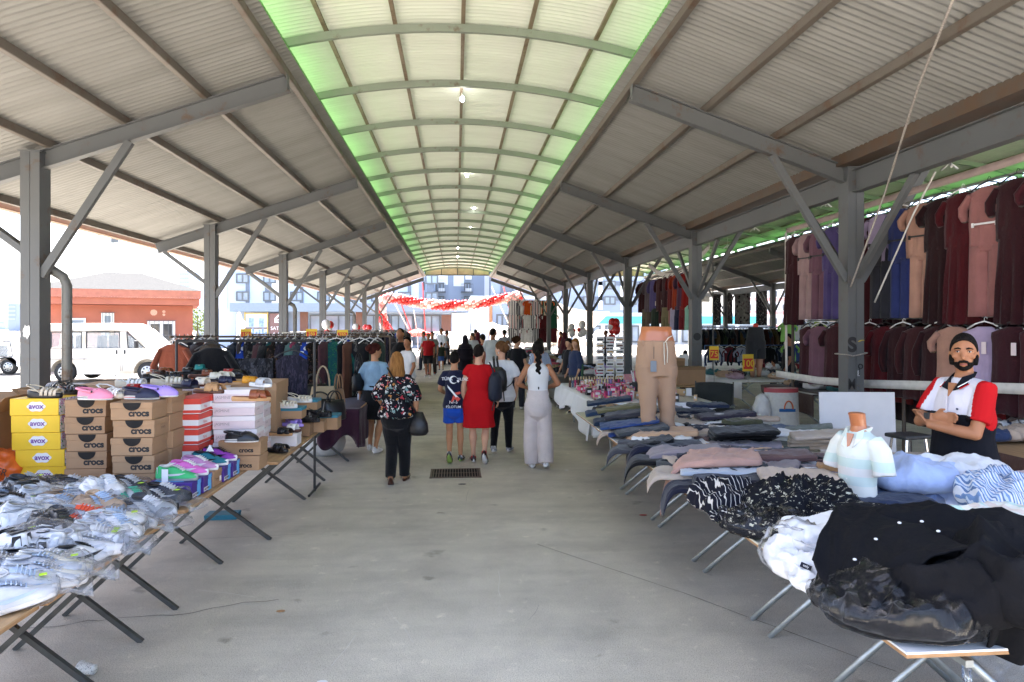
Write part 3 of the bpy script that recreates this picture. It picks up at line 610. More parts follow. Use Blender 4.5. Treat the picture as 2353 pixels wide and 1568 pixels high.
# building at the right of the far opening
block('shop_building', 'white fronted shop building with an orange brown corner pillar beyond the aisle', 'shop building', 1082, 1262, 63, pz(680, 63), 8, BW, [(1124, 1131, 790, 688, ORB), (1060+72, 1262, 790, 690, BG), (1110, 1262, 697, 690, ORB)], [(1140, 1180, 775, 722, 2), (1190, 1250, 775, 722, 2)])
TUR = mat('turquoise_paint', (.1, .55, .6), rough=.6)
block('turquoise_kiosk', 'long low kiosk with a turquoise band behind the cream sunshade', 'kiosk', 1340, 1760, 68, pz(719, 68), 6, BW, [(1341, 1759, 744, 727, TUR)], [(a, a+34, 788, 748, 1) for a in range(1346, 1750, 44)])
block('pink_apartment_block', 'white and pink apartment block seen past the rugs of the second hall', 'building', 1700, 1905, 95, 14, 10, BW, [(1701, 1904, y, y-8, mat('pink_render', (.6, .3, .28), rough=.8)) for y in (755, 722, 690)], [(a, a+17, y, y-14, 1) for a in range(1708, 1890, 30) for y in (745, 712, 680)])
block('beige_building', 'distant pale building behind the maroon dress stall on the far right', 'building', 2080, 2460, 70, 12, 8, BW, [], [(a, a+34, y, y-20, 1) for a in range(2095, 2440, 62) for y in (735, 690)])
# skyline towers: haze put into the colour, pale render for frames and panes
for i, (xa, xb, yt, lab) in enumerate(((18, 37, 700, 'flat blue tower beside the nearest column'), (410, 437, 627, 'faint tall tower behind the right end of the salmon roof'), (430, 462, 655, 'faint lower tower beside the taller faint tower'), (-30, 12, 735, 'faint long block at the left edge'), (463, 478, 712, 'pale narrow block right of the salmon house'))):
    Yt = 260+40*i; T = block('skyline_tower', 'distant '+lab, 'tower', xa, xb, Yt, pz(yt, Yt), 12, BP if i else BG, [], [(xa+(xb-xa)*.1, xb-(xb-xa)*.1, y, y-3.2, 3) for y in range(int(yt)+9, 745, 9)], gm=BG, fm=BP)
# cream sunshade sheet outside the right row
P = [AY(1262, 686, 51), AY(1380, 704, 51), AY(1401, 717, 48), AY(1366, 752, 47), AY(1300, 792, 46), AY(1262, 800, 50)]
q = MB(); A_, B_, C_, D_ = P[0], P[2], P[4], P[5]
def shd(u, v):
    top = P[0].lerp(P[2], u); bot = P[5].lerp(P[3], u); r_ = top.lerp(bot, v); r_.y += .5*sin(pi*v)*sin(pi*u); r_.z -= .35*sin(pi*u)*(1-v)+.1*sin(7*u+2*v)*.3; return r_
q.grid(shd, 16, 12); o = q.build('sunshade_sheet', mat('cream_canvas', (.62, .54, .45), rough=.9, var=.08, vs=1.), None, True)
o.modifiers.new('thick', 'SOLIDIFY').thickness = .01; tag(o, 'large cream canvas sunshade stretched outside behind the right columns', 'sunshade')
# parked cars beyond the aisle
def car(label, x, Y, paint, rz, L_=4.3, hgt=1.45, pane=None):
    s = hgt/1.45; lw = [(0, .3), (.02, .78), (.25, .85), (3.0, .9), (4.15, .75), (4.3, .55), (4.28, .3)]+arch_pts(3.45, .32, .37)[::-1]+[(3.05, .24), (1.25, .24)]+arch_pts(.85, .32, .37)[::-1]
    lw = [(a, b_*s) for a, b_ in lw]; sc_ = lambda l: [(a, b_*s) for a, b_ in l]
    t = vehicle('parked_car', label, 'car', px(x, Y), Y, lw, sc_([(.55, 1.36), (.75, 1.44), (1.9, 1.45), (2.2, 1.38), (2.1, 1.33), (.6, 1.31)]), [sc_([(.2, .85), (.55, 1.34), (.65, 1.34), (.36, .85)]), sc_([(1.5, .87), (1.5, 1.33), (1.6, 1.33), (1.6, .87)]), sc_([(3.0, .89), (2.1, 1.36), (2.18, 1.38), (3.12, .89)])],
            [sc_([(.36, .87), (.65, 1.32), (1.5, 1.32), (1.5, .87)]), sc_([(1.6, .88), (1.6, 1.32), (2.1, 1.32), (2.95, .88)])], (.85, 3.45), .88*s, 1.75, .31, paint, 'cars parked beyond the aisle', rz, (1.9,))
    MB().prism(sc_([(3.1, .9), (2.2, 1.385), (2.24, 1.385), (3.15, .9)]), 'Y', .12, 1.63).build('windscreen', DGLASS, t)
    for y in (.2, 1.45): MB().box((4.24, y+.05, .66*s), (.14, .32, .14)).build('headlight', WFR, t, bevel=.03)
    return t
SIL = mat('silver_paint', (.5, .52, .54), rough=.3, metal=.4, coat=.5)
car('white parked car left of the red umbrella, nose towards the market', 985, 54, WP, -1.2); car('silver grey parked car with a dark windscreen behind the crowd', 1052, 51, SIL, -1.9); car('white parked car under the white umbrella', 1125, 56, WP, -1.5, hgt=1.9); car('white parked car at the right of the far opening', 1178, 53, WP, -1.4, hgt=1.7)
car('white parked car seen between the right columns', 1395, 54, WP, -2.2, hgt=1.6); car('white parked car seen left of the balloon columns', 800, 50, WP, -.2, hgt=1.6); car('pale parked car behind the clothes rails on the left', 640, 48, WP, .05, hgt=1.5)
# umbrellas
def umbrella(label, x, ytop, yb, wpx, Y, m, words=None):
    t = thing('parasol', label, 'parasol', (px(x, Y), Y, 0)); zt_, zb = pz(ytop, Y), pz(yb, Y); R_ = wpx/2*Y/FPX
    MB().tube([(0, 0, 0), (0, 0, zt_)], .03, 8).build('pole', WFR, t)
    rings = [[V((R_*f_*cos(i*pi/12)*(1 if i % 3 else 1.03), R_*f_*sin(i*pi/12), zb+(zt_-zb)*(1-f_)**.8)) for i in range(24)] for f_ in (.02, .3, .6, .85, 1)]
    rings.append([v+V((0, 0, -.2)) for v in rings[-1]]); q = MB().loft(rings, cap=False); o = q.build('canopy', m, t); o.modifiers.new('t', 'SOLIDIFY').thickness = .01
    if words: text(words, .17, TW, t, (0, -R_-.03, zb-.1))
    return t
umbrella('red market parasol with white valance lettering beyond the balloons', 960, 755, 766, 58, 47.5, mat('red_canvas', (.6, .06, .05), rough=.8), 'Coca Cola')
umbrella('white market parasol over the parked cars at the far end', 1130, 741, 758, 74, 49, mat('white_canvas', (.8, .79, .77), rough=.8))
# slanting red and white poles at the far end
STRM = [(968, 645, 978, 774, 'red'), (1000+34, 0, 0, 0, None)]
RED = mat('red_paint', (.55, .05, .04), rough=.5)
for x0_, y0_, x1_, y1_, c_, lab in ((971, 650, 978, 772, RED, 'upright red ribbon pole hanging from the left roof edge'), (908, 700, 948, 774, WFR, 'slanting white pole left of the red ribbon pole'), (915, 680, 950, 774, RED, 'slanting red pole crossing behind the balloon garland'), (951, 714, 959, 770, WFR, 'short steep white pole above the red parasol'), (1130, 660, 1182, 773, WFR, 'slanting white pole right of the far opening'), (1157, 660, 1186, 770, RED, 'slanting red pole beside the striped shirts'), (895, 745, 918, 785, RED, 'short slanting red pole by the balloon column')):
    q = MB().tube([AY(x0_, y0_, 46.8), AY(x1_, y1_, 47.6)], .035, 8).build('slanting_pole', c_, None, True); tag(q, lab, 'pole')
# balloons ---------------------------------------------------------------------
BR = mat('red_balloon', (.62, .03, .03), rough=.25, var=.05, spec=.6); BPK = mat('pink_balloon', (.75, .36, .34), rough=.25, var=.05); BWH = mat('white_balloon', (.8, .78, .78), rough=.25, var=.03)
bq = MB(); bq.ball((0, 0, 0), (1, 1, 1.12), 12, 9); bq.tube([(0, 0, -1.1), (0, 0, -1.25)], [.05, .12], 6)
BME = {}
for k, m_ in (('r', BR), ('p', BPK), ('w', BWH)): BME[k] = bq.mesh('balloon', m_, True)
def garland(label, path, step, r_, seedc):
    t = thing('balloon_garland', label, 'balloon garland', path[0]); L0 = V(path[0]); n = 0; rest = MB(); i = 0; acc = [V(p) for p in path]
    tot = sum((acc[k+1]-acc[k]).length for k in range(len(acc)-1)); m_ = int(tot/step)
    for i in range(m_):
        s_ = i*step; k = 0
        while k < len(acc)-2 and s_ > (acc[k+1]-acc[k]).length: s_ -= (acc[k+1]-acc[k]).length; k += 1
        d = (acc[k+1]-acc[k]).normalized(); p = acc[k]+d*s_; u = d.cross(V((0, 1, 0))).normalized(); w_ = V((0, 1, 0))
        for j in range(4):
            a = j*pi/2+i*.55; q_ = p+(u*cos(a)+w_*sin(a))*r_*1.25-L0; rad = r_*rr(.97, 1.03)
            if n < 100:
                o = link('balloon', BME['r' if j in (0, 1) else ('p' if (j+i) % 3 else 'w')], t, q_); o.scale = (rad,)*3
            else: rest.ball(q_, (rad, rad, rad*1.1), 10, 7, 0 if j in (0, 1) else 1)
            n += 1
    if rest.v: o = rest.build('balloon_mass', [BR, BPK], t, True); o['kind'] = 'stuff'
    return t
garland('long red and pink balloon garland sagging across the far end of the aisle', [AY(x, y, 46.3) for x, y in ((876, 688), (905, 684), (960, 697), (1020, 702), (1070, 702), (1120, 694), (1165, 685), (1205, 678))], .25, .16, 1)
garland('upright red and pink balloon column at the left end of the garland', [AY(x, y, 46.4) for x, y in ((874, 690), (880, 735), (889, 765), (893, 800))], .2, .15, 2)
def bunch(label, x, y, Y, spec):
    p = AY(x, y, Y); t = thing('balloon_bunch', label, 'balloons', p, 0, 'balloon bunches tied to the columns'); s_ = Y/FPX
    for dx, dy, r_, k in spec:
        o = link('balloon', BME[k], t, (dx*s_, rr(-.08, .08), -dy*s_)); o.scale = (r_*s_,)*3
    MB().tube([(0, 0, 0), (12*s_, .1, 2*s_)], .01, 5).build('string', WFR, t)
bunch('white and red balloon bunch tied to the third left column', 752, 755, 24.5, [(-2, -9, 10, 'w'), (0, 9, 8.5, 'r'), (6, -8, 8, 'r'), (3, 2, 7, 'w')])
bunch('red and white balloon bunch on the fourth left column', 817, 758, 31, [(0, -6, 7, 'w'), (4, 6, 7, 'r'), (-3, 5, 6, 'r'), (5, -5, 6, 'r')])
bunch('red balloon bunch on the fifth left column', 843, 757, 36, [(-3, -4, 7, 'r'), (5, -3, 7, 'r'), (0, 6, 7, 'r'), (2, 0, 6, 'w')])
bunch('red balloon bunch with one white balloon on the right columns', 1411, 750, 22.5, [(-4, -9, 9.5, 'r'), (5, -8, 10, 'r'), (-8, 2, 7, 'w'), (4, 9, 10, 'r'), (-4, 10, 8, 'r')])
bunch('large white balloon bunch with a small red balloon in the middle', 1338, 757, 24, [(-1, -11, 9, 'w'), (1, 6, 10, 'w'), (-9, 1, 4.5, 'r'), (-5, 12, 7, 'w')])
bunch('smaller white balloon bunch next to the large white one', 1314, 759, 28, [(0, -7, 8, 'w'), (0, 8, 8, 'w'), (6, 1, 3.5, 'r'), (-6, 1, 5, 'w')])
# ------------------------------------------------------------------ goods: tables, boxes, shoes
PLY = mat('plywood', (.42, .26, .13), rough=.6, var=.2, vs=3, stretch=(8, 1, 1), bump=.05); IRON = mat('dark_iron', (.06, .06, .055), rough=.5, var=.3, vs=9); GALV = mat('galvanised_tube', (.36, .38, .37), rough=.35, metal=.7, var=.2, vs=12)
WBOARD = mat('white_laminate', (.72, .72, .7), rough=.35, var=.05, vs=2); EDGE = mat('board_edge', (.36, .2, .09), rough=.7, var=.2, vs=20); YBOARD = mat('yellowed_laminate', (.66, .62, .42), rough=.4, col2=(.72, .71, .64), vs=1.8)
def trestle(parent, X, y, front, back, h_, m_, sq=True, r=.017, dir=-1):
    """a pair of crossed legs in the plane y; front/back: x of the two feet (front nearest the aisle)"""
    z1 = h_-.03; piv = (X+dir*.5, .32); w_ = back-front
    for nm, a, c in (('leg', front, front+w_*1.25), ('leg', back, front-w_*.1)):
        q = MB(); yy = y+(.02 if a == front else -.02)
        if sq: q.bar((a, yy, .0), (c, yy, z1), .028, .028)
        else: q.tube([(a, yy, 0), (c, yy, z1)], r, 8)
        q.build('leg', m_, parent, not sq)
def table(label, x0, x1, y0, y1, h_, top, edge, legm, ys, ff, fb, sq=True, group=None, name='trestle_table', dir=-1):
    t = thing(name, label, 'table', ((x0+x1)/2, (y0+y1)/2, 0), 0, group); ox, oy = t.location.x, t.location.y
    b = MB(); b.box((0, 0, h_-.004), (x1-x0, y1-y0, .008)); b.box((0, 0, h_-.015), (x1-x0-.002, y1-y0-.002, .013), 1); b.build('tabletop', [top, edge], t)
    for y in ys: trestle(t, 0, y-oy, ff-ox, fb-ox, h_, legm, sq, dir=dir)
    q = MB()
    for y in ys: q.box(((ff+fb)/2-ox, y-oy, h_-.035), (abs(fb-ff)*1.3, .04, .025))
    for x in (x0+.25, x1-.25): q.box((x-ox, 0, h_-.06), (.03, (y1-y0)*.96, .025))
    q.build('under_frame', legm, t)
    return t
LX = -1.72
table('plywood trestle table full of bagged shoes at the lower left corner', -3.3, LX, 1.5, 2.98, .75, PLY, EDGE, IRON, (2.1, 2.85), -1.9, -2.6, group='trestle tables of the shoe stall')
table('plywood trestle table with bagged shoes on its far half next to the box stacks', -3.3, LX+.02, 3.0, 4.36, .752, PLY, EDGE, IRON, (3.72, 4.25), -1.88, -2.58, group='trestle tables of the shoe stall')
table('plywood trestle table carrying the tall shoe box stacks', -3.6, LX+.04, 4.4, 5.75, .75, PLY, EDGE, IRON, (4.72, 5.6), -1.86, -2.56, group='trestle tables of the shoe stall')
table('plywood trestle table behind the pink box stack, under the lilac sandals', -3.4, -1.5, 5.9, 7.85, .75, PLY, EDGE, IRON, (6.2, 7.6), -1.64, -2.4, group='trestle tables of the shoe stall')
KRAFT = mat('kraft_card', (.36, .215, .115), rough=.8, var=.08, vs=4); KRAFT2 = mat('dark_kraft_card', (.27, .155, .08), rough=.8, var=.1, vs=4); YEL = mat('yellow_card', (.80, .50, .02), rough=.5, var=.04); PINK = mat('pale_pink_card', (.68, .56, .57), rough=.6, var=.05)
PINK2 = mat('white_pink_card', (.74, .69, .69), rough=.6, var=.03); REDC = mat('red_card', (.62, .05, .03), rough=.5, var=.04); WHC = mat('white_card', (.72, .71, .71), rough=.6, var=.04); PURP = mat('purple_card', (.055, .02, .21), rough=.45, var=.06); SKYB = mat('sky_blue_card', (.12, .42, .75), rough=.5); TEAL = mat('teal_card', (.02, .17, .25), rough=.5, var=.06)
PLUM = mat('plum_ink', (.16, .05, .25), rough=.7, var=0); FLOR = print_mat('flower_card', (.75, .72, .72), [lin((.5, .3, .6)), lin((.2, .5, .3)), lin((.9, .8, .3)), lin((.7, .4, .6))], 34, .42)
GREYI = mat('grey_ink', (.32, .27, .27), rough=.8, var=0); BROWNI = mat('brown_ink', (.12, .07, .04), rough=.8, var=0)
def shoebox(name, label, loc, d, rz, body, lid=None, lidh=.04, group=None, side=None, over=.006):
    t = thing(name, label, 'shoe box', loc, rz, group); w_, dp, h_ = d
    b = MB(); b.box((0, 0, (h_-lidh)/2), (w_, dp, h_-lidh)) if lid else b.box((0, 0, h_/2), d)
    o = b.build('box_body' if lid else 'box_body', body, t, bevel=.003)
    if lid:
        b = MB(); b.box((0, 0, h_-lidh/2-.001), (w_+over, dp+over, lidh)); b.build('lid', lid, t, bevel=.003)
    if side:
        MB().box((w_/2+over/2+.001, 0, h_/2), (.002, dp*.98, h_*.96)).build('printed_end', side, t)
    return t
def badge(t, y, z):
    """half disc emblem across the lid and the box below it"""
    q = MB(); q.prism([(.005+.06*cos(-pi*i/14), z+.0-.055*sin(pi*i/14)) for i in range(15)], 'Y', y-.002, y-.0005); return q.build('half_disc_emblem', mat('dark_ink', (.03, .026, .024), rough=.7, var=0), t)
nth = ['bottom', 'second', 'third', 'fourth', 'fifth', 'sixth', 'seventh', 'eighth']
def ordn(i, n): return 'top' if i == n-1 else nth[i]
BS = 1.0
# yellow boxes
p = G(92, 1114, .75)
for i in range(5):
    t = shoebox('shoe_box', ordn(i, 5)+' box of the yellow stack at the left', (p.x+rr(-.006, .006)-(.012*i), p.y+.13+rr(-.008, .008), .755+.1235*i), (.335, .25, .122), rr(-.02, .02), YEL, None, 0, 'yellow shoe boxes', FLOR)
    q = MB(); q.prism([(.015+.062*cos(a)*(1+.06*cos(6*a)), .065+.036*sin(a)*(1+.1*cos(6*a))) for a in [j*pi/18 for j in range(36)]], 'Y', -.1275, -.126); q.build('label_badge', WHC, t)
    text('avox', .052, PLUM, t, (.015, -.1285, .066), name='lettering', bold=.0016)
    t2 = text('avox', .05, PLUM, t, (.1732, 0, .066), rot=(pi/2, 0, pi/2), name='lettering')
# brown boxes with black emblem
def kraft_stack(x, y, n, lab, word='crocs', hh=.1235, w_=.275, dp=.235, off=.0, gp='brown shoe boxes with a black half disc', lean=0, z0=.755, pos=None, tsize=.062):
    p = pos or G(x, y, .75)
    for i in range(n):
        t = shoebox('shoe_box', ordn(i, n)+' box of the '+lab, (p.x+rr(-.008, .008)+lean*i, p.y+dp/2+rr(-.01, .01), z0+hh*i), (w_, dp, hh-.002), rr(-.035, .035), KRAFT, KRAFT, .042, gp)
        if word == 'crocs':
            text('crocs', tsize, TB, t, (off+.05, -dp/2-.001, .045), bold=.003); badge(t, -dp/2-.0035, .119) if i else None
            if i: badge(t, -dp/2-.0035, .119)
            text('crocs', .03, BROWNI, t, (w_/2+.0015, .02, .055), rot=(pi/2, 0, pi/2)) if i % 2 else None
        elif word:
            text(word, .038, BROWNI, t, (.08, -dp/2-.001, .05)); 
            q = MB(); q.box((.02, -dp/2-.0006, .012), (w_*.7, .001, .003)); q.build('printed_line', BROWNI, t)
            MB().box((w_/2+.0012, -.05, .05), (.002, .05, .055)).build('size_label', WHC, t)
            MB().box((w_/2+.0045, .02, .105), (.002, .022, .02)).build('finger_hole', BROWNI, t)
    return p
kraft_stack(196, 1118, 5, 'brown stack right of the yellow stack')
pB = kraft_stack(306, 1131, 5, 'brown stack left of the purple boxes', lean=-.002)
kraft_stack(0, 0, 5, 'brown stack half hidden behind the stack left of the purple boxes', None, pos=V((pB.x+.02, pB.y+.25, 0)), hh=.126)
kraft_stack(0, 0, 5, 'tall brown stack with white size labels, front row', 'GLOW', pos=V((-2.31, 5.34, 0)), hh=.125, gp='plain brown shoe boxes')
kraft_stack(0, 0, 5, 'tall brown stack with white size labels, rear row', 'GLOW', pos=V((-2.31, 5.6, 0)), hh=.122, gp='plain brown shoe boxes')
# red and white
for j, (X, Y) in enumerate(((-2.06, 5.5), (-2.055, 5.76))):
    for i in range(5):
        t = shoebox('shoe_box', ordn(i, 5)+' box of the '+('front' if j == 0 else 'rear')+' red and white stack', (X+rr(-.01, .01)+.004*i, Y+.0+rr(-.01, .01), .755+.118*i), (.2, .24, .116), rr(-.06, .06), WHC, REDC, .042, 'red and white shoe boxes')
        q = MB(); q.box((0, -.1206, .018), (.2, .001, .022)); q.box((.1006, 0, .018), (.001, .24, .022)); q.build('red_band', REDC, t)
        text('Pabuc', .03, REDC, t, (.102, 0, .048), rot=(pi/2, 0, pi/2))
# pink white boxes
for j, (X, Y, n, z0, lab) in enumerate(((-1.77, 5.62, 6, .755, 'pale pink stack at the aisle edge'), (-2.2, 6.1, 6, .76, 'pale pink stack behind the red and white boxes'), (-1.9, 6.32, 5, .76, 'pale pink stack under the yellow sandal'))):
    for i in range(n):
        t = shoebox('shoe_box', ordn(i, n)+' box of the '+lab, (X+rr(-.008, .008), Y+.12+rr(-.008, .008), z0+.106*i), (.33, .23, .104), rr(-.03, .03), PINK, PINK2, .038, 'pale pink shoe boxes')
        text('JASMINE', .032, GREYI, t, (-.09, -.1165, .04)); text('JASMINE', .02, GREYI, t, (.1665, -.03, .045), rot=(pi/2, 0, pi/2))
        MB().box((.1715, .07, .085), (.001, .03, .02)).build('size_label', WHC, t)
# two brown boxes carrying the black clog
p = G(548, 1084, .75)
for i in range(2): 
    t = shoebox('shoe_box', ('lower' if i == 0 else 'upper')+' of two brown boxes under the black clog', (p.x, p.y+.12+.01*i, .755+.118*i), (.32, .22, .116), -.03+.05*i, KRAFT, KRAFT, .04, 'brown shoe boxes with a black half disc')
    text('crocs', .05, TB, t, (.05, -.112, .04), bold=.002)
# purple boxes along the edge
PB = []
p0 = G(388, 1152, .75)
for i in range(5):
    Y = p0.y+.085+i*.168; brown = i == 2
    t = shoebox('shoe_box', ('purple box at the near end of the edge row', 'second purple box of the edge row', 'brown box between the purple boxes of the edge row', 'third purple box of the edge row', 'farthest purple box of the edge row')[i], (p0.x+.012*i, Y, .755), (.29, .162, .112), rr(-.015, .015), KRAFT if brown else PURP, KRAFT if brown else PURP, .03, 'shoe boxes along the table edge')
    PB.append(t)
    if not brown:
        MB().box((.1494, .035, .096), (.002, .055, .028)).build('blue_print', SKYB, t); MB().box((.1466, .035, .04), (.002, .055, .08)).build('blue_print', SKYB, t)
        MB().box((.1465, -.02, .022), (.002, .10, .026)).build('name_plate', WHC, t); text('SKECHERN', .019, TB, t, (.148, -.02, .022), rot=(pi/2, 0, pi/2), bold=.0008)
        MB().box((-.02, .0, .1126), (.2, .1, .001)).build('blue_print', SKYB, t)
    else:
        text('Toyvia', .03, BROWNI, t, (.1465, -.02, .05), rot=(pi/2, 0, pi/2)); MB().box((.1465, .05, .04), (.002, .03, .035)).build('size_label', WHC, t)
# shoes ------------------------------------------------------------------------
def upper_rings(st, n=14, zb=.02):
    rings = []
    for x, w_, h_ in st: rings.append([(x, w_*cos(a), zb+(h_-zb)*max(0, sin(a))**.8) for a in [pi*i/(n-1) for i in range(n)]])
    return rings
def sole_outline(L_, w_, n=22):
    P = []
    for i in range(n):
        a = 2*pi*i/n; x = cos(a); y = sin(a); k = .82+.2*x-.12*math.exp(-((x+.15)/.35)**2); P.append((x*L_/2, y*w_/2*k*(1 if y > 0 else .96)))
    return P
SHOE = {}
def sneaker_meshes(sole, up, acc, lin_, L_=.275, key=None, mark=None):
    k = ('sn', sole.name, up.name, acc.name, lin_.name)
    if k in SHOE: return SHOE[k]
    o = sole_outline(L_, .102); a = MB(); a.loft([[(x*.97, y*.94, 0) for x, y in o], [(x, y, .008) for x, y in o], [(x*1.01, y*1.0, .024+.006*(abs(x)/L_*2)**3) for x, y in o], [(x*.97, y*.93, .032+.01*(abs(x)/L_*2)**3) for x, y in o]])
    st = [(-.133, .012, .05), (-.13, .03, .088), (-.118, .036, .098), (-.09, .04, .094), (-.06, .042, .088), (-.03, .043, .094), (0, .045, .088), (.03, .048, .074), (.06, .05, .06), (.09, .047, .05), (.115, .036, .044), (.13, .02, .036), (.135, .006, .028)]
    b = MB(); b.loft(upper_rings(st), cap=False, close=False)
    c = MB(); rg = []
    for s_, zz in ((1.0, .097), (.8, .1), (.55, .085), (.3, .08)): rg.append([(-.075+.046*s_*cos(2*pi*i/14), .03*s_*sin(2*pi*i/14), zz-.004*cos(2*pi*i/14)) for i in range(14)])
    c.loft(rg); 
    d = MB(); d.grid(lambda u, v: (-.035+.085*u, (v-.5)*.034, .102-.034*u*u-.006*u-.004*abs(v-.5)), 5, 3)
    for i in range(5): x = -.015+.014*i; d.bar((x, -.022, .099-.0045*i-.0009*i*i), (x+.008, .022, .1-.0045*i-.0009*i*i), .005, .005)
    e = MB()
    for s_ in (-1, 1):
        P = [(-.07, .052), (-.03, .036), (.03, .04), (.075, .055), (.02, .052), (-.03, .05)]; e.add([(x, s_*(.0475-.002*(z-.05)*8), z) for x, z in P], [tuple(range(len(P)))])
        e.add([(-.134, s_*.012, .05), (-.112, s_*.041, .05), (-.112, s_*.036, .09), (-.131, s_*.012, .092)], [(0, 1, 2, 3)])
    SHOE[k] = [('sole', a.mesh('sole', sole, True)), ('upper', b.mesh('upper', up, True)), ('collar_lining', c.mesh('collar_lining', lin_, True)), ('tongue_and_laces', d.mesh('tongue_and_laces', acc)), ('side_mark', e.mesh('side_mark', acc))]
    return SHOE[k]
def sneaker(label, loc, rz, sole, up, acc, lin_, group=None, tilt=(0, 0), cat='sneaker'):
    t = thing('sneaker', label, cat, loc, rz, group); t.rotation_euler = (tilt[0], tilt[1], rz)
    for n_, me in sneaker_meshes(sole, up, acc, lin_): link(n_, me, t)
    return t
def band(b, x0, x1, h_, w_, hw, m=0, n=9, thick=.004):
    """a strap over the foot from edge to edge"""
    def f(u, v):
        a = pi*v; return (x0+(x1-x0)*u, hw*cos(a)*1.02, .02+h_*sin(a)**.7)
    b.grid(f, 3, n, m)
def sandal(label, loc, rz, kind, sole, strap, bed=None, group=None, tilt=(0, 0)):
    t = thing('sandal' if kind != 'clog' else 'clog', label, 'sandal' if kind != 'clog' else 'clog', loc, rz, group); t.rotation_euler = (tilt[0], tilt[1], rz)
    k = (kind, sole.name, strap.name, bed.name if bed else '')
    if k not in SHOE:
        L_ = .26; o = sole_outline(L_, .1); hh = .036 if kind == 'wedge' else .026; a = MB()
        lift = lambda x: (.022 if kind == 'wedge' else .006)*max(0, -x/L_*2)
        a.loft([[(x*.97, y*.95, 0) for x, y in o], [(x, y, .008) for x, y in o], [(x, y, hh-.008+lift(x)) for x, y in o], [(x*.97, y*.95, hh+lift(x)) for x, y in o]])
        P = [('sole', a.mesh('sole', sole, True))]
        c = MB(); c.loft([[(x*.93, y*.88, hh+.001+lift(x)) for x, y in o], [(x*.88, y*.8, hh+.003+lift(x)) for x, y in o]]); P.append(('footbed', c.mesh('footbed', bed or strap, True)))
        if kind == 'clog':
            b = MB(); st = [(-.02, .05, .058), (0, .051, .078), (.03, .052, .086), (.06, .051, .08), (.09, .046, .064), (.112, .034, .05), (.126, .018, .036), (.13, .006, .028)]
            b.loft(upper_rings(st, 14, .012), cap=False, close=False); b.loft(upper_rings([(-.021, .048, .055), (.03, .046, .08)], 14, .012), cap=False, close=False); P.append(('vamp', b.mesh('vamp', strap, True)))
            b = MB(); b.loft([[(-.127*cos(a)*1.0+(.0 if zz < .05 else .004)*cos(a)+.0, .047*sin(a), zz+.012*abs(sin(a))) for a in [-1.5+3.0*i/12 for i in range(13)]] for zz in (.02, .058)], close=False, cap=False); P.append(('heel_rim', b.mesh('heel_rim', strap, True)))
            b = MB(); pts = [(.005, .053, .062), (-.045, .053, .07), (-.09, .044, .078), (-.12, .022, .082), (-.128, 0, .083), (-.12, -.022, .082), (-.09, -.044, .078), (-.045, -.053, .07), (.005, -.053, .062)]; b.tube(pts, .011, 8, flat=.8)
            P.append(('heel_strap', b.mesh('heel_strap', strap, True)))
            b = MB()
            for x, y in ((.03, 0), (.05, .018), (.05, -.018), (.07, 0), (.03, .026), (.03, -.026)): b.ball((x, y, .086-((x-.03)**2)*4-y*y*14), (.0045, .0045, .002), 6, 4)
            b.ball((.008, .054, .062), (.008, .004, .008), 8, 5); b.ball((.008, -.054, .062), (.008, .004, .008), 8, 5); P.append(('vent_hole', b.mesh('vent_hole', BLK)))
            b = MB(); b.loft([[(x*1.012, y*1.015, z) for x, y in o] for z in (.013, .018)], cap=False); P.append(('sole_stripe', b.mesh('sole_stripe', TB if strap.name != 'navy_rubber' else REDC)))
        else:
            b = MB()
            if kind == 'slide': band(b, -.0, .085, .055, 0, .051)
            elif kind == 'cross': band(b, .0, .05, .058, 0, .051); b.grid(lambda u, v: (.045+.04*u+.03*(v-.5)*2, .05*cos(pi*v), .022+.05*sin(pi*v)**.7), 3, 9); b.grid(lambda u, v: (.05+.04*u-.03*(v-.5)*2, .05*cos(pi*v), .024+.05*sin(pi*v)**.7), 3, 9)
            else:
                for x0_ in (-.005, .03, .062, .09): band(b, x0_, x0_+.022, .055-.1*max(0, x0_-.03), 0, .051-.1*max(0, x0_-.05))
                pts = [(0, .05, .04), (-.05, .05, .075), (-.1, .04, .09), (-.128, 0, .095), (-.1, -.04, .09), (-.05, -.05, .075), (0, -.05, .04)]; b.tube(pts, .009, 6, flat=.35)
            me = b.mesh('strap', strap, True); P.append(('strap', me))
            if kind in ('slide', 'wedge'):
                b = MB(); b.box((.04, -.035, .062), (.024, .004, .02), tilt=('X', -.6)); P.append(('buckle', b.mesh('buckle', GALV)))
        SHOE[k] = P
    for n_, me in SHOE[k]:
        o = link(n_, me, t)
        if n_ in ('strap',): o.modifiers.new('t', 'SOLIDIFY').thickness = .004
    return t
def rub(n, h_, r=.5): return mat(n, hx(h_), rough=r, var=.06, vs=20)
wht = rub('white_rubber', 'e6e3e0'); bone = rub('bone_leather', 'cdbfa8'); blk = rub('black_leather', '15151a', .35); navy = rub('navy_rubber', '181c38'); pinkr = rub('pink_rubber', 'e98aa4'); lil = rub('lilac_rubber', 'a48ad8'); tan = rub('tan_leather', '7a3f22', .4); brn = rub('brown_leather', '4a2413', .4); yel = rub('mustard_leather', 'cc8a1c'); red = rub('red_leather', 'a81820', .4); cork = rub('cork', 'a9825a', .8); crm = rub('cream_leather', 'ded5c2'); tea = rub('teal_leather', '0f7c78')
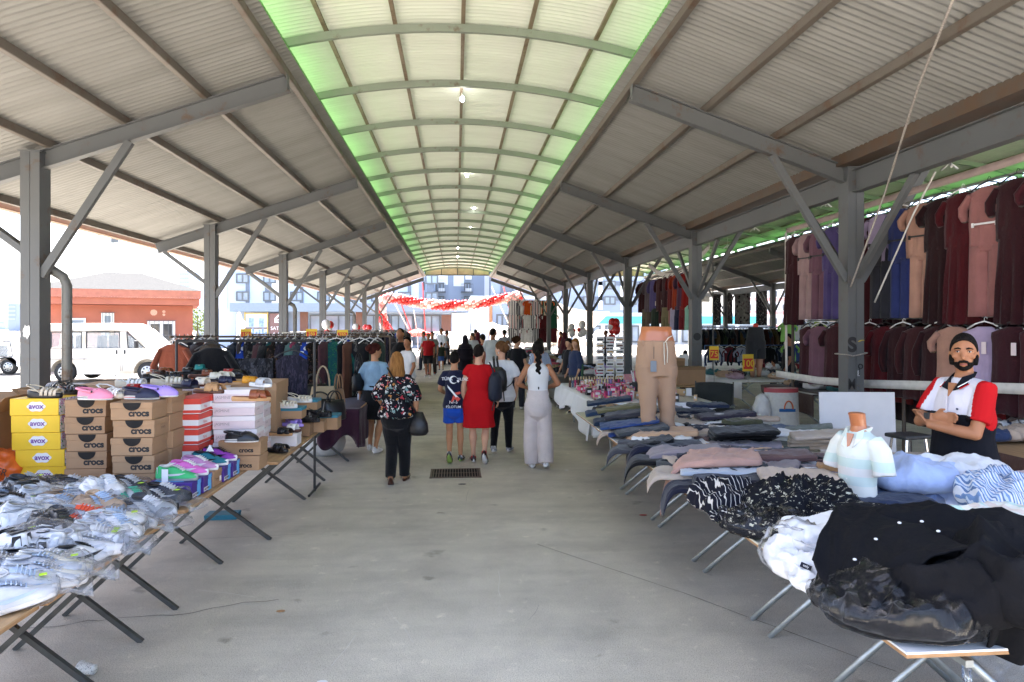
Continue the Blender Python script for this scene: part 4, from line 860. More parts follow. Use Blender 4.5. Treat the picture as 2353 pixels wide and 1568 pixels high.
grn = rub('green_mesh', '3da868', .8); gry = rub('grey_mesh', '9a9c9e', .8); mauve = rub('mauve_leather', 'b681ab'); tealf = rub('teal_mesh', '1f6a78', .8); vio = rub('violet_mesh', '8a3aa0', .8); hot = rub('hot_pink_mesh', 'd268b4', .8); snd = rub('sand_suede', 'b79a7e', .9); lgy = rub('light_grey_leather', 'c4c4c6'); blu = rub('sky_blue_leather', 'a9b9cf'); orange = rub('orange_trim', 'e0583c'); mint = rub('mint_trim', '3fb190'); dgy = rub('dark_grey_mesh', '3a3c42', .8)
zb = .868
ETS = 'sneakers on the edge boxes'
for i, (lab, s_, u_, a_, l_) in enumerate((('green sneaker with a white price strip on the near purple box', gry, grn, lgy, lgy), ('white and hot pink sneaker on the second purple box', wht, hot, wht, hot), ('mauve and white sneaker with pink laces on the brown edge box', wht, mauve, wht, mauve), ('teal and black sneaker on the third purple box', wht, tealf, blk, blk), ('violet and black sneaker on the farthest purple box', wht, vio, blk, blk))):
    b_ = PB[i].location; t = sneaker(lab, (b_.x+.02, b_.y, zb), -.12+rr(-.08, .08), s_, u_, a_, l_, ETS)
    if i == 0:
        q = MB(); q.box((-.055, -.058, .03), (.042, .002, .11)); q.box((-.055, 0, .104), (.042, .115, .002)); q.build('price_strip', WHC, t)
    if i == 3:
        q = MB(); q.prism([(-.03, .1), (.03, .1), (0, .15)], 'Y', -.002, .002); q.build('price_tag', WHC, t)
def top(x, y, z): return G(x, y, z)
TZ = .755+.1235*5
S = 'shoes displayed on the box stacks'
def S3(cx, cy, z): return G(cx*.2735, 827.3+cy*.2735, z)
def put(lab, cx, cy, z, rz, kind, s_, m_, bed=None): return sandal(lab, S3(cx, cy, z), rz, kind, s_, m_, bed, S)
put('beige slingback wedge on the yellow stack', 375, 318, TZ, -.1, 'wedge', blk, bone)
put('shiny black strappy sandal behind the beige slingback', 600, 285, TZ, -.3, 'wedge', blk, blk, tan); put('second black strappy sandal left of the pair behind the beige slingback', 500, 265, TZ, 2.6, 'wedge', blk, blk)
put('pink rubber clog on the middle brown stack', 800, 335, 1.374, -.12, 'clog', wht, pinkr); put('white slingback behind the pink clog', 935, 318, 1.38, -.5, 'wedge', bone, wht); put('red strappy sandal between the pink and the navy clog', 1075, 283, 1.38, .1, 'slide', blk, red)
put('navy rubber clog with a red stripe on the brown stack left of the purple boxes', 1190, 330, 1.374, -.08, 'clog', wht, navy); put('lilac rubber clog behind the navy clog', 1345, 310, 1.386, -.05, 'clog', wht, lil)
put('black rubber clog with white stripes on the two brown boxes', 2030, 690, .995, .02, 'clog', wht, blk)
put('brown leather mule on the pale pink stack', 2110, 345, 1.395, 0, 'cross', cork, tan)
ZB = 1.4
for q_ in (('white strappy sandal in the back rows', 1095, 228, 'wedge', bone, wht, -.1), ('black mule behind the white strappy sandal', 1205, 190, 'cross', blk, blk, .1), ('dark brown slide in front of the van wheel', 1300, 150, 'slide', blk, brn, -.2), ('brown leather mule left of the handlebar', 1345, 128, 'cross', cork, tan, .2), ('black slide with a yellow dot behind the sandals', 1540, 125, 'slide', blk, blk, .1), ('teal slide at the back', 1645, 95, 'slide', blk, tea, .1), ('cream strappy sandal right of the white one', 1405, 215, 'wedge', bone, crm, .15), ('navy slide standing out in the middle row', 1555, 240, 'slide', blk, navy, -.3), ('cream slide with gold pattern beside the navy slide', 1660, 222, 'slide', brn, crm, -.2), ('cream cross strap sandal in the back row', 1770, 175, 'cross', blk, crm, .1), ('navy cross strap sandal in front of the cream one', 1850, 212, 'cross', cork, navy, .05), ('mustard yellow cross strap sandal on the back pink stack', 2045, 212, 'cross', cork, yel, .05), ('red mule in the back row', 1880, 138, 'slide', blk, red, .2), ('black mule right of the red mule', 1965, 150, 'cross', blk, blk, -.2), ('tan sandal at the edge of the tall brown stack', 1750, 280, 'cross', brn, cork, -.3), ('black slide on a flat brown box at the back', 1960, 80, 'slide', blk, blk, 0), ('dark brown slide beside the flat brown box', 1700, 150, 'slide', brn, tan, .2), ('second cream cross strap sandal next to the first', 1850, 165, 'cross', blk, crm, -.1), ('black strappy sandal at the middle of the back row', 1400, 165, 'wedge', blk, blk, .3), ('silver grey sandal at the right end of the back row', 2185, 225, 'slide', wht, lgy, -.6)):
    put(q_[0], q_[1], q_[2], ZB, q_[6], q_[3], q_[4], q_[5])
# plain cartons under the back rows of sandals
for i, (X, Y, w_, lab) in enumerate(((-2.95, 6.1, .62, 'left'), (-2.55, 6.75, .6, 'middle'), (-2.0, 6.95, .55, 'right'), (-3.2, 6.75, .6, 'far left'))):
    shoebox('carton', 'brown carton under the back rows of sandals, '+lab+' one', (X, Y, .755), (w_, .58, .6), rr(-.05, .05), KRAFT, KRAFT, .08, 'cartons under the sandals')
shoebox('shoe_box', 'flat brown box under the black slide at the back', S3(1960, 105, 1.355)+V((0, .1, 0)), (.33, .24, .06), 0, KRAFT, KRAFT2, .03, 'cartons under the sandals')
# third table: teal lidded boxes and sandals
def S5(cx, cy, z): return G(367.6+cx*.2345, 698.5+cy*.2345, z)
T3 = 'boxes on the far shoe table'
def fb(lab, cx, cy, z, d, b_, l_, rz=0): p = S5(cx, cy, z); return shoebox('shoe_box', lab, (p.x, p.y+d[1]/2, z), d, rz, b_, l_, .03, T3)
fb('brown box with a teal lid under the white chunky sandals', 1225, 1130, .98, (.32, .22, .11), KRAFT, TEAL); fb('second teal lidded box behind the white chunky sandals', 1400, 1040, 1.0, (.3, .22, .11), KRAFT, TEAL)
fb('plain kraft box under the black sandals', 1500, 1262, .755, (.22, .2, .12), KRAFT, None); fb('teal lidded box at the far end of the shoe table', 1630, 1235, .755, (.24, .25, .16), KRAFT, TEAL); fb('white and magenta box at the near end of the far shoe table', 1190, 1400, .755, (.28, .2, .12), PINK2, PINK2); fb('small kraft box behind the lilac sandals', 1370, 1300, .755, (.2, .2, .12), KRAFT2, None); fb('kraft box in the middle of the far shoe table', 1230, 1200, .755, (.36, .22, .12), KRAFT2, KRAFT, .05); fb('dark kraft box behind the lilac sandals', 1150, 1110, .755, (.3, .25, .16), KRAFT2, KRAFT)
for lab, cx, cy, z, rz, kd, a_, b_ in (('white chunky sandal on the teal lid', 1220, 1020, 1.09, -.1, 'wedge', wht, crm), ('second white chunky sandal behind', 1370, 965, 1.11, -.1, 'wedge', wht, crm), ('lilac buckle sandal on the far shoe table', 1290, 1200, .9, -.3, 'slide', lil, lil), ('second lilac sandal behind the first', 1210, 1170, .9, -.2, 'slide', lil, lil), ('black platform sandal on the plain kraft box', 1450, 1160, .88, -.1, 'wedge', blk, blk), ('black platform sandal with a blue tag', 1570, 1110, .92, -.2, 'wedge', blk, blk), ('black and white mule on the white and magenta box', 1170, 1290, .88, -.2, 'cross', cork, blk), ('white mule behind the black and white one', 1260, 1250, .88, -.2, 'slide', brn, wht), ('black shoe at the corner of the far shoe table', 1130, 1450, .76, -.3, 'cross', blk, blk)):
    p = S5(cx, cy, z); sandal(lab, p, rz, kd, a_, b_, None, 'sandals on the far shoe table')
# bagged shoes ------------------------------------------------------------------
def film_mat(name, lo=.035, hi=.6, tint=(.9, .9, .9), sc=14., dif=.3):
    m = bpy.data.materials.new(name); nt, N, L = nodes(m); out = N['Material Output']; N.remove(N['Principled BSDF'])
    tr = N.new('ShaderNodeBsdfTransparent'); tr.inputs[0].default_value = (.98, .985, 1, 1); gl = N.new('ShaderNodeBsdfGlossy'); gl.inputs['Roughness'].default_value = .1; df = N.new('ShaderNodeBsdfDiffuse'); df.inputs[0].default_value = (*tint, 1)
    tc = N.new('ShaderNodeTexCoord'); n = N.new('ShaderNodeTexNoise'); n.inputs['Scale'].default_value = sc; n.inputs['Detail'].default_value = 3; n.inputs['Distortion'].default_value = 1.2; L.new(tc.outputs['Object'], n.inputs['Vector'])
    bp = N.new('ShaderNodeBump'); bp.inputs['Strength'].default_value = .25; bp.inputs['Distance'].default_value = .02; L.new(n.outputs['Fac'], bp.inputs['Height']); L.new(bp.outputs[0], gl.inputs['Normal'])
    lw = N.new('ShaderNodeLayerWeight'); lw.inputs['Blend'].default_value = .12; L.new(bp.outputs[0], lw.inputs['Normal'])
    r = N.new('ShaderNodeMapRange'); r.inputs['To Min'].default_value = lo; r.inputs['To Max'].default_value = hi; L.new(lw.outputs['Fresnel'], r.inputs['Value'])
    m0 = N.new('ShaderNodeMixShader'); m0.inputs[0].default_value = dif; L.new(gl.outputs[0], m0.inputs[1]); L.new(df.outputs[0], m0.inputs[2])
    m1 = N.new('ShaderNodeMixShader'); L.new(r.outputs[0], m1.inputs[0]); L.new(tr.outputs[0], m1.inputs[1]); L.new(m0.outputs[0], m1.inputs[2]); L.new(m1.outputs[0], out.inputs[0]); return m
FILM = film_mat('clear_plastic_film')
def rid(q): return (1-min(1, abs(noise.noise(q))*2.3))**1.6
def folds(q):
    w_ = V((noise.noise(q*.5), noise.noise(q*.5+V((7, 3, 1))), noise.noise(q*.5+V((1, 8, 4)))))*.9
    return .55*rid(q+w_)+.3*rid(q*2.05+w_)+.15*rid(q*4.3+w_*.5)-.3
def bag_mesh(d, seed, tail=True, nm='plastic_bag'):
    b = MB(); nu, nv = 56, 30; a_, bb, c_ = d[0]/2, d[1]/2, d[2]/2; rings = []; se = lambda q, e: math.copysign(abs(q)**e, q)
    for i in range(1, nv):
        t = pi*i/nv; ring = []
        for j in range(nu):
            p = 2*pi*j/nu; x = a_*se(cos(p), .6)*se(sin(t), .6); y = bb*se(sin(p), .6)*se(sin(t), .6); z = c_-c_*se(cos(t), .7)
            q = V((x*13+seed, y*13, z*13)); f_ = folds(q); k = 1+.10*f_+.12*noise.noise(q*.6); ring.append((x*k, y*k, max(.002, z*(.92+.30*noise.noise(q*.4)+.14*f_))))
        rings.append(ring)
    b.loft(rings)
    if tail:      # gathered mouth of the bag
        r2 = []
        for i in range(9):
            s_ = i/8; w_ = .06*(1-s_)+.012+.08*max(0, s_-.45)*2
            r2.append([(a_*.85+.13*s_, w_*cos(2*pi*j/22)*(1+.5*noise.noise(V((j*1.7, i, seed)))), max(.004, c_*.6*(1-s_)+.02+w_*.5*sin(2*pi*j/22)*(1+.5*noise.noise(V((j*1.3, i, seed+4)))))) for j in range(22)])
        b.loft(r2)
    return b.mesh(nm, FILM, True)
bags = [bag_mesh((.34, .25, .14), 3.1*i) for i in range(5)]
combos = {'white': (wht, wht, lgy, lgy), 'white and black': (wht, wht, blk, blk), 'black and lime': (wht, blk, blk, dgy), 'sand': (gry, snd, blu, snd), 'grey': (lgy, gry, lgy, dgy), 'pale grey': (wht, lgy, blu, lgy), 'grey and mint': (wht, lgy, mint, gry), 'grey and orange': (blk, lgy, orange, gry), 'white and blue': (wht, wht, blu, lgy), 'black': (dgy, blk, gry, dgy), 'cream': (wht, crm, lgy, lgy), 'dark grey': (blk, dgy, lgy, blk)}
LIME = mat('lime_sticker', (.55, .85, .02), rough=.5, var=0)
def SB(cx, cy, z=.8): return G(cx*.2051, 1084.6+cy*.2051, z)
spots = [(150, 1330, 'pale grey', .6, 'nearest the camera at the table edge', 0), (420, 1150, 'pale grey', .5, 'behind the nearest pair', 0), (720, 1100, 'cream', .5, 'at the table edge, left of the gathered bag mouth', 0), (250, 780, 'white and black', 2.6, 'at the left with black heels', .05), (560, 770, 'white', 2.7, 'right of the pair with black heels', .04), (820, 900, 'white and black', 1.1, 'with a black tongue behind the cream pair', 0), (1280, 800, 'white', .3, 'at the table edge in the middle', .0), (1560, 660, 'white and blue', -.5, 'pointing at the aisle over the edge', .02), (1250, 590, 'white and blue', .5, 'with blue side marks', .02), (560, 600, 'black and lime', -.8, 'dark among the white ones', .03), (900, 560, 'grey and orange', .2, 'with orange trim', .02), (1080, 400, 'sand', -.5, 'in the middle of the far half', .03), (760, 330, 'sand', .4, 'left of the other sand pair', .02), (1700, 440, 'grey', -.5, 'large, at the far edge', .0), (1380, 330, 'grey and mint', -.6, 'with mint stripes', .02), (1130, 200, 'white', -.8, 'tallest at the back', .08), (1800, 280, 'dark grey', -.3, 'at the far corner by the purple box', 0), (480, 280, 'white', 1.2, 'under crumpled film', .04), (140, 400, 'white and black', .6, 'at the left edge, small', .03), (130, 540, 'black', .3, 'dark at the left edge', .0), (330, 170, 'black', 1.3, 'standing upright at the back left', .08), (90, 290, 'pale grey', .2, 'at the far left', .04), (760, 190, 'dark grey', .1, 'at the back under the yellow boxes', .02), (1010, 260, 'white', .6, 'at the back right of the crumpled film', .03), (1400, 190, 'dark grey', -.2, 'at the back beside the brown stack', 0), (60, 1050, 'cream', .5, 'half cut by the left edge', 0), (620, 430, 'pale grey', .2, 'between the black pair and the sand pair', .02), (330, 500, 'white', .9, 'left of the black and lime pair', .05), (1050, 760, 'white', .1, 'left of the white pair at the edge', .0), (430, 960, 'dark grey', .4, 'under the white and black pair', -.0), (80, 900, 'white', .2, 'under the left edge pile', 0), (-160, 700, 'white', .4, 'beyond the left edge', 0), (-120, 1150, 'grey', .4, 'outside left', 0)]
for i, (cx, cy, k, rz, lab, dz) in enumerate(spots):
    p = SB(cx, cy, .82+dz); s_, u_, a_, l_ = combos[k]
    if p.x > -1.8: p.x = -1.8
    lbl = k+' sneaker in a clear bag, '+lab
    for j, (dy, dx, tl) in enumerate(((-.052, 0, rr(-.5, .1)), (.055, .02, rr(-.1, .5)))):
        c_, sn = cos(rz), sin(rz); sneaker(lbl, (p.x+dx*c_-dy*sn, p.y+dx*sn+dy*c_, .758+dz+abs(tl)*.045+(.02 if j else 0)), rz+rr(-.15, .15), s_, u_, a_, l_, 'bagged sneakers', (tl, rr(-.12, .08))).scale = (1.12, 1.12, 1.15)
    o = link('plastic_bag', bags[i % 5], None, (p.x, p.y, .752+dz), 0, rz+rr(-.1, .1)); o.scale = (rr(.95, 1.08), rr(.92, 1.05), rr(.9, 1.1)); tag(o, 'clear bag round the '+k+' pair '+lab, 'plastic bag', 'clear shoe bags')
    if i % 2 == 0:
        q = MB(); q.box((0, 0, 0), (.028, .03, .002)); q.build('price_sticker', LIME, o, loc=(.1, .02, .115))
# loose things ------------------------------------------------------------------
p = G(512, 1190, 0); t = shoebox('shoe_box', 'flat teal box lying on the floor under the shoe table', (p.x, p.y, 0), (.3, .18, .05), .05, TEAL, TEAL, .02); text('comfort footwear', .02, mat('teal_ink', (.01, .06, .09), var=0), t, (0, .02, .0505), rot=(0, 0, 0))
p = G(205, 1552, 0); t = thing('paper_cup', 'white paper cup with brown bean pattern lying on the floor by the table leg', 'paper cup', (p.x-.01, p.y, .036), -.35)
CUP = print_mat('cup_print', (.72, .7, .64), [(.05, .04, .035), (.12, .1, .09), (.72, .7, .64)], 75, .36); q = MB(); q.loft([[(x, r_*cos(2*pi*i/24), r_*sin(2*pi*i/24)) for i in range(24)] for x, r_ in ((-.045, .036), (.045, .026))], cap=False); q.tube([(.043, 0, 0), (.045, 0, 0)], .026, 20); o = q.build('cup_wall', CUP, t, True)
q = MB(); q.loft([[(x, r_*cos(2*pi*i/24), r_*sin(2*pi*i/24)) for i in range(24)] for x, r_ in ((-.0448, .0345), (.043, .0255))]+[], cap=False); q.tube([(.0415, 0, 0), (.042, 0, 0)], .024, 20); q.build('cup_inside', mat('cup_inner', (.74, .72, .64), rough=.6, var=.03), t, True)
q = MB(); q.tube([(-.045, .036*cos(2*pi*i/24), .036*sin(2*pi*i/24)) for i in range(25)], .002, 6); q.build('cup_rim', WHC, t, True)
# orange bag and open cartons at the far left
ORG = mat('orange_plastic', (.62, .12, .02), rough=.35, var=.25, vs=5, bump=.7, bs=14)
p = G(-2, 1090, .82); q = MB(); q.ball((0, 0, .11), (.17, .15, .12), 60, 40); o = q.build('carrier_bag', ORG, None, True, (p.x, p.y, .755)); wrinkle(o, .04, 11, seed=4); tag(o, 'crumpled orange plastic bag with black lettering left of the yellow boxes', 'bag'); text('GEZER', .07, TB, o, (.06, -.175, .13), rot=(pi/2-.2, .25, 0))
def opencarton(lab, p, d, rz, m_=KRAFT):
    t = thing('open_carton', lab, 'carton', p, rz, 'open cartons at the far left'); w_, dp, h_ = d; b = MB()
    for s_ in (-1, 1): b.box((s_*w_/2, 0, h_/2), (.008, dp, h_)); b.box((0, s_*dp/2, h_/2), (w_-.008, .008, h_))
    b.box((0, 0, .004), (w_, dp, .008)); b.build('carton_wall', m_, t)
    for s_ in (-1, 1): MB().box((s_*(w_/2+.06), 0, h_+.06), (.006, dp, .17), tilt=('Y', s_*.75)).build('flap', m_, t); MB().box((0, s_*(dp/2+.05), h_+.06), (w_, .006, .16), tilt=('X', -s_*.6)).build('flap', m_, t)
    return t
opencarton('tall open carton standing behind the yellow stack', (-3.6, 5.4, .755), (.4, .4, .5), .1); opencarton('open carton leaning left of the yellow stack', (-3.62, 5.0, .755), (.3, .3, .3), .3); opencarton('low open carton below the orange bag', (-3.2, 4.3, .755), (.4, .35, .14), -.2)
shoebox('shoe_box', 'white box between the open cartons left of the yellow stack', (-3.4, 4.72, .93), (.3, .22, .12), .1, WHC, None)
opencarton('shallow open carton behind the black sandals', (-3.15, 5.75, 1.2), (.42, .2, .08), -.05)
# drain grate in the floor
a, b_ = G(988, 1100), G(1102, 1078); t = thing('drain_grate', 'rusty rectangular drain grate set in the concrete aisle floor', 'drain grate', ((a.x+b_.x)/2, (a.y+b_.y)/2, 0)); w_ = .62; dp = .5
MB().box((0, 0, .0045), (w_, dp, .002)).build('pit_shade', mat('pit_shade_black', (.008, .008, .008), rough=1, var=0), t)  # flat black plate on the floor, shade of the drain put into its colour
q = MB()
for s_ in (-1, 1): q.box((0, s_*dp/2, .006), (w_+.03, .025, .012)); q.box((s_*w_/2, 0, .006), (.025, dp-.025, .012))
q.build('rim', RUST, t)
q = MB()
for i in range(17): q.box((-w_/2+w_*(i+.8)/17.6, 0, .008), (.012, dp-.03, .009))
q.box((0, 0, .008), (w_-.03, .012, .007)); q.build('grating', RUST, t)
for i, (x, y, m_, s_) in enumerate(((740, 1568, WHC, .03), (645, 1405, EDGE, .03), (1478, 1184, red, .04), (1062, 1113, IRON, .05), (1302, 1081, WHC, .025))):
    p = G(x, y, .004); q = MB(); q.prism([(s_*(1+.4*noise.noise(V((j, i, 2))))*cos(j*.9), s_*.6*sin(j*.9)) for j in range(7)], 'Z', 0, .003); o = q.build('litter_scrap', m_, None, loc=p); tag(o, ('white paper scrap at the bottom edge of the floor', 'brown leaf scrap on the bare floor', 'small red scrap near the right table legs', 'dark scrap by the drain grate', 'tiny white scrap behind the woman in cream trousers')[i], 'litter')
# ------------------------------------------------------------------ garments: folded, heaped and hanging
def folded_mesh(L_, W_, H_, m_, seed=0, layers=3, droop=0, ds=.72, lift=0, amp=.012):
    b = MB(); nu, nv = 44, 40; rings = []; se = lambda q, e: math.copysign(abs(q)**e, q); H_ *= .74; W_ *= 1.18; layers = max(2, layers)
    for i in range(nu+1):
        u = i/nu; k = 1.0
        if i == 0 or i == nu: k = .8
        elif i == 1 or i == nu-1: k = .96
        x = (u-.5)*L_; zc_ = lift*(1-u) if lift else 0
        if droop and u > ds: t = (u-ds)/(1-ds); zc_ -= droop*t*t; x -= t*t*.35*(1-ds)*L_
        ring = []
        wv = W_*(1-.12*u+.12*noise.noise(V((u*3.5, seed, 1)))); oy = .035*noise.noise(V((u*2.6, seed, 5)))
        for j in range(nv):
            a = 2*pi*j/nv; y = wv/2*se(cos(a), .42)*k+oy; z = H_/2+H_/2*se(sin(a), .38)*(1 if k == 1 else k)
            sh = abs(cos(a))**3
            y *= 1+sh*(.05*(abs(cos(pi*layers*z/H_))-.5)+.10*noise.noise(V((z/H_*layers*1.2+seed, seed, u*2.5))))
            f_ = folds(V((x*4+seed*3, y*9, z*7+seed)))*amp*2.1
            up_ = max(0, sin(a)); ring.append((x+f_*.3, y+f_*.5*cos(a), z*(1+.35*noise.noise(V((x*5, y*6, seed)))*up_)+f_*up_+zc_))
        rings.append(ring)
    b.loft(rings); return b.mesh('folded_garment', m_, True)
def heap_mesh(a_, b_, h_, m_, seed=0, amp=.03, sc=6, nm='garment'):
    b = MB(); nu, nv = 84, 44; rings = []
    for i in range(1, nv):
        t = pi*i/nv; ring = []
        for j in range(nu):
            p = 2*pi*j/nu; s_ = sin(t)**.6; k = 1+.16*noise.noise(V((cos(p)*1.4+seed, sin(p)*1.4, 3)))+.07*noise.noise(V((cos(p)*4+seed, sin(p)*4, 7)))
            x, y = a_*s_*cos(p)*k, b_*s_*sin(p)*k; z = h_*((1-cos(t))/2)*(1+.3*noise.noise(V((x*5+seed, y*5, 2))))
            f_ = folds(V((x*sc*.8+seed*2.3, y*sc*.8, z*sc*.5+seed)))*amp*2.2
            r_ = 1+f_/max(a_, .1)*.6; ring.append((x*r_, y*r_, max(.001*(i % 3), z+f_*max(0, -cos(t)+.45))))
        rings.append(ring)
    b.loft(rings); return b.mesh(nm, m_, True)
def hang_mesh(kind, w_, L_, m_, seed=0, sl=.0, flare=.1, d=.055, k=9, fold=.25, z0=-.09, nm=None):
    b = MB(); nv = 30; R_ = random.Random(seed); ph = R_.uniform(0, 6); hw = w_/2
    if kind in ('top', 'dress'):
        prof = [(0, .075, .03), (.012, .10, .035), (.035, hw*.72, d*.75), (.06, hw*.98, d*.9), (.11, hw, d)]; n = 12
        for i in range(1, n+1):
            v = i/n; prof.append((.11+(L_-.11)*v, hw*(.93+flare*v+.02*sin(v*9+ph)), d*(1+flare*1.2*v)))
        rings = []
        for z, a_, dd in prof:
            v = z/L_; rings.append([(a_*cos(t)*(1+.03*fold*sin(k*t+ph)), dd*sin(t)*(1+fold*min(1, v*1.6)*sin(k*t+ph+v*1.5)), z0-z+.012*v*sin(3*t+ph)) for t in [2*pi*j/nv for j in range(nv)]])
        b.loft(rings)
        if sl:
            for s_ in (-1, 1):
                pts = [(s_*(hw-.05), 0, z0-.075), (s_*(hw+.02+.10*min(sl, .2)*2), .005, z0-.12-sl*.35), (s_*(hw+.05*min(1, sl*3)+.02), 0, z0-.11-sl*.75), (s_*(hw+.04*min(1, sl*3)), -.005, z0-.1-sl)]
                b.tube(pts, [.075, .072, .066, .06 if sl < .3 else .045], 10, flat=.55)
    elif kind == 'trousers':
        rings = [[(w_*.42*x*cos(t), d*.8*sin(t), z0-z) for t in [2*pi*j/nv for j in range(nv)]] for z, x in ((0, 1), (.05, .98), (.12, 1.06), (.24, 1.15), (.3, 1.16))]; b.loft(rings)
        for s_ in (-1, 1):
            rings = []
            for i in range(9):
                v = i/8; a_ = w_*(.235+.0*v+flare*.12*v); rings.append([(s_*w_*.245+a_*cos(t)*(1+.1*fold*sin(5*t+ph)), d*(.8+.2*v)*sin(t)*(1+fold*.6*sin(5*t+ph+s_)), z0-.24-(L_-.24)*v) for t in [2*pi*j/18 for j in range(18)]])
            b.loft(rings)
    elif kind == 'panel':
        b.grid(lambda u, v: ((u-.5)*w_, .012*sin(u*22+ph)*(.3+v)+.01*sin(u*9), z0-L_*v), 36, 8)
    me = b.mesh(nm or {'top': 'shirt', 'dress': 'dress', 'trousers': 'trousers', 'panel': 'fabric_length'}[kind], m_, True); return me
HANG = None
def hanger_mesh(m_):
    b = MB(); b.tube([(0, 0, -.03), (0, 0, 0), (.012, 0, .018), (.03, 0, .008), (.03, 0, -.006)], .0035, 6); b.tube([(-.19, 0, -.115), (-.1, 0, -.06), (0, 0, -.03), (.1, 0, -.06), (.19, 0, -.115)], .009, 6); return b.mesh('hanger', m_, True)
HG = {'b': hanger_mesh(BLK), 'w': hanger_mesh(WHC)}
CL = {}
def garment(name, label, loc, rz, kind, w_, L_, m_, seed=0, group=None, hang='b', cat=None, dm=1, **kw):
    key = (kind, round(w_, 2), round(L_, 2), m_.name, seed % 4, tuple(sorted(kw.items())))
    if key not in CL: CL[key] = hang_mesh(kind, w_, L_, m_, seed % 4+1, **kw)
    o = link(name, CL[key], None, loc, 0, rz); tag(o, label, cat or name.replace('_', ' '), group)
    if hang: link('hanger', HG[hang], o)
    if kind == 'panel': o.modifiers.new('t', 'SOLIDIFY').thickness = .006
    return o
# ---- right hand tables
RXE = 1.58; TG = 'white topped tables of the clothes stall'
def rtable(lab, y0, y1, top_, h_=.75, x1=3.1, dx=0):
    return table(lab, RXE+dx, x1, y0, y1, h_, top_, EDGE, GALV, (y0+.12, y1-.12), 1.9, 2.62, False, TG, dir=1)
rtable('white topped table nearest the camera under the black shirt', 2.28, 3.24, WBOARD, .75, 3.0); rtable('cream topped table under the patterned shirts in clear film', 3.25, 4.12, YBOARD, .756, 3.0); rtable('white topped table under the striped shirts and the light blue jeans', 4.13, 5.22, WBOARD, .75); rtable('table under the dusty pink trousers', 5.23, 6.4, YBOARD, .753); rtable('table under the trousers mannequin', 6.41, 7.65, WBOARD, .75); rtable('farthest clothes table under the jeans stack', 7.66, 8.95, YBOARD, .753)
def F(lab, x, y, z, L_, W_, H_, rz, m_, seed, name='folded_trousers', cat='trousers', layers=3, **kw):
    """one folded garment whose middle stands at the photo point (x, y); rz 0 points its foot end at the aisle"""
    p = G(x, y, z+H_*.5); o = link(name, folded_mesh(L_, W_, H_, m_, seed, layers, **kw), None, (p.x, p.y, z), 0, pi+rz); return tag(o, lab, cat)
def HP(lab, x, y, z, a_, b_, h_, rz, m_, seed, name='shirt', cat='shirt', **kw):
    p = G(x, y, z+h_*.6); o = link(name, heap_mesh(a_, b_, h_, m_, seed, **kw), None, (p.x, p.y, z), 0, rz); return tag(o, lab, cat)
jn = cloth('1b2a3f'); jn2 = cloth('24364f'); olive = cloth('6a6648'); chg = cloth('3a3a40'); dblue = cloth('22386a'); black = cloth('101013'); nvy = cloth('171a2c'); tanf = cloth('b28f70'); lilg = cloth('857b80'); dgrey = cloth('34373b'); pinkf = cloth('b08a7c'); lbl = cloth('aeb5c0'); brnf = cloth('614a48'); bei = cloth('b3a090'); bei2 = cloth('a89a8d'); whf = cloth('d8d8da'); gg = cloth('5f665f'); khk = cloth('4a4a36'); dnm = cloth('2b4068'); lsb = cloth('a9b8dc'); pur = cloth('332d38'); pkl = cloth('c5adb0'); dol = cloth('3e3f3a'); nv2 = cloth('262f45'); crmf = cloth('cfc9ba')
T0 = .756
# the jeans stack at the far left end, folded over the table edge
for i, (lab, x, y, z, m_, L_, W_, H_) in enumerate((('dark indigo jeans at the bottom of the jeans stack', 1420, 975, T0, jn, .5, .34, .07), ('blue jeans low in the jeans stack, over the edge', 1455, 1000, T0, dblue, .46, .3, .06), ('grey jeans at the near bottom of the jeans stack', 1480, 1025, T0, chg, .44, .3, .05), ('dark blue jeans second from the bottom, near end', 1440, 985, T0+.06, dnm, .5, .34, .05), ('indigo jeans in the middle of the jeans stack', 1400, 955, T0+.07, jn2, .5, .3, .06), ('charcoal jeans low on the near side of the jeans stack', 1480, 1000, T0+.05, dgrey, .5, .32, .05), ('dark indigo jeans on top, far end of the jeans stack', 1405, 932, T0+.13, jn, .55, .3, .06), ('khaki green trousers near the top of the jeans stack', 1432, 948, T0+.12, olive, .56, .26, .05), ('charcoal trousers on top of the jeans stack', 1455, 962, T0+.12, chg, .56, .3, .06), ('bright blue jeans between the charcoal pairs', 1462, 985, T0+.09, dblue, .5, .3, .03), ('black jeans at the near end of the jeans stack', 1500, 1030, T0+.03, black, .4, .24, .05))):
    F(lab, x-6, y-4, z, L_, W_, H_, rr(-.12, .12)-.15, m_, 20+i, 'folded_jeans', 'jeans', 2, lift=.08)
q = [F('tan trousers spread in front of the mannequin legs', 1512, 1000, T0+.05, .72, .34, .07, -.15, tanf, 1, lift=.05, droop=.05), F('navy trousers left of the grey lilac pair', 1515, 1030, T0+.02, .72, .3, .08, -.2, nvy, 2, droop=.14, ds=.7, lift=.05), F('grey lilac trousers in front of the navy pair', 1560, 1043, T0+.03, .68, .3, .07, -.25, lilg, 3, droop=.06, lift=.06), F('dark grey trousers under the grey lilac pair', 1600, 1072, T0, .62, .3, .06, -.25, dgrey, 4)]
F('dusty pink trousers hanging over the table edge', 1612, 1068, T0+.06, .84, .26, .075, -.3, pinkf, 5, droop=.36, ds=.6, lift=.07, amp=.02)
F('second dusty pink trousers crumpled beside the hanging pair', 1655, 1050, T0+.08, .5, .22, .06, -.5, pinkf, 6, lift=.06, amp=.02)
F('light grey blue jeans folded at the table edge', 1645, 1092, T0, .62, .24, .045, -.28, lbl, 7, 'folded_jeans', 'jeans', 1); F('second light grey blue jeans on top of the first', 1660, 1085, T0+.05, .6, .22, .045, -.3, lbl, 8, 'folded_jeans', 'jeans', 1, lift=.03)
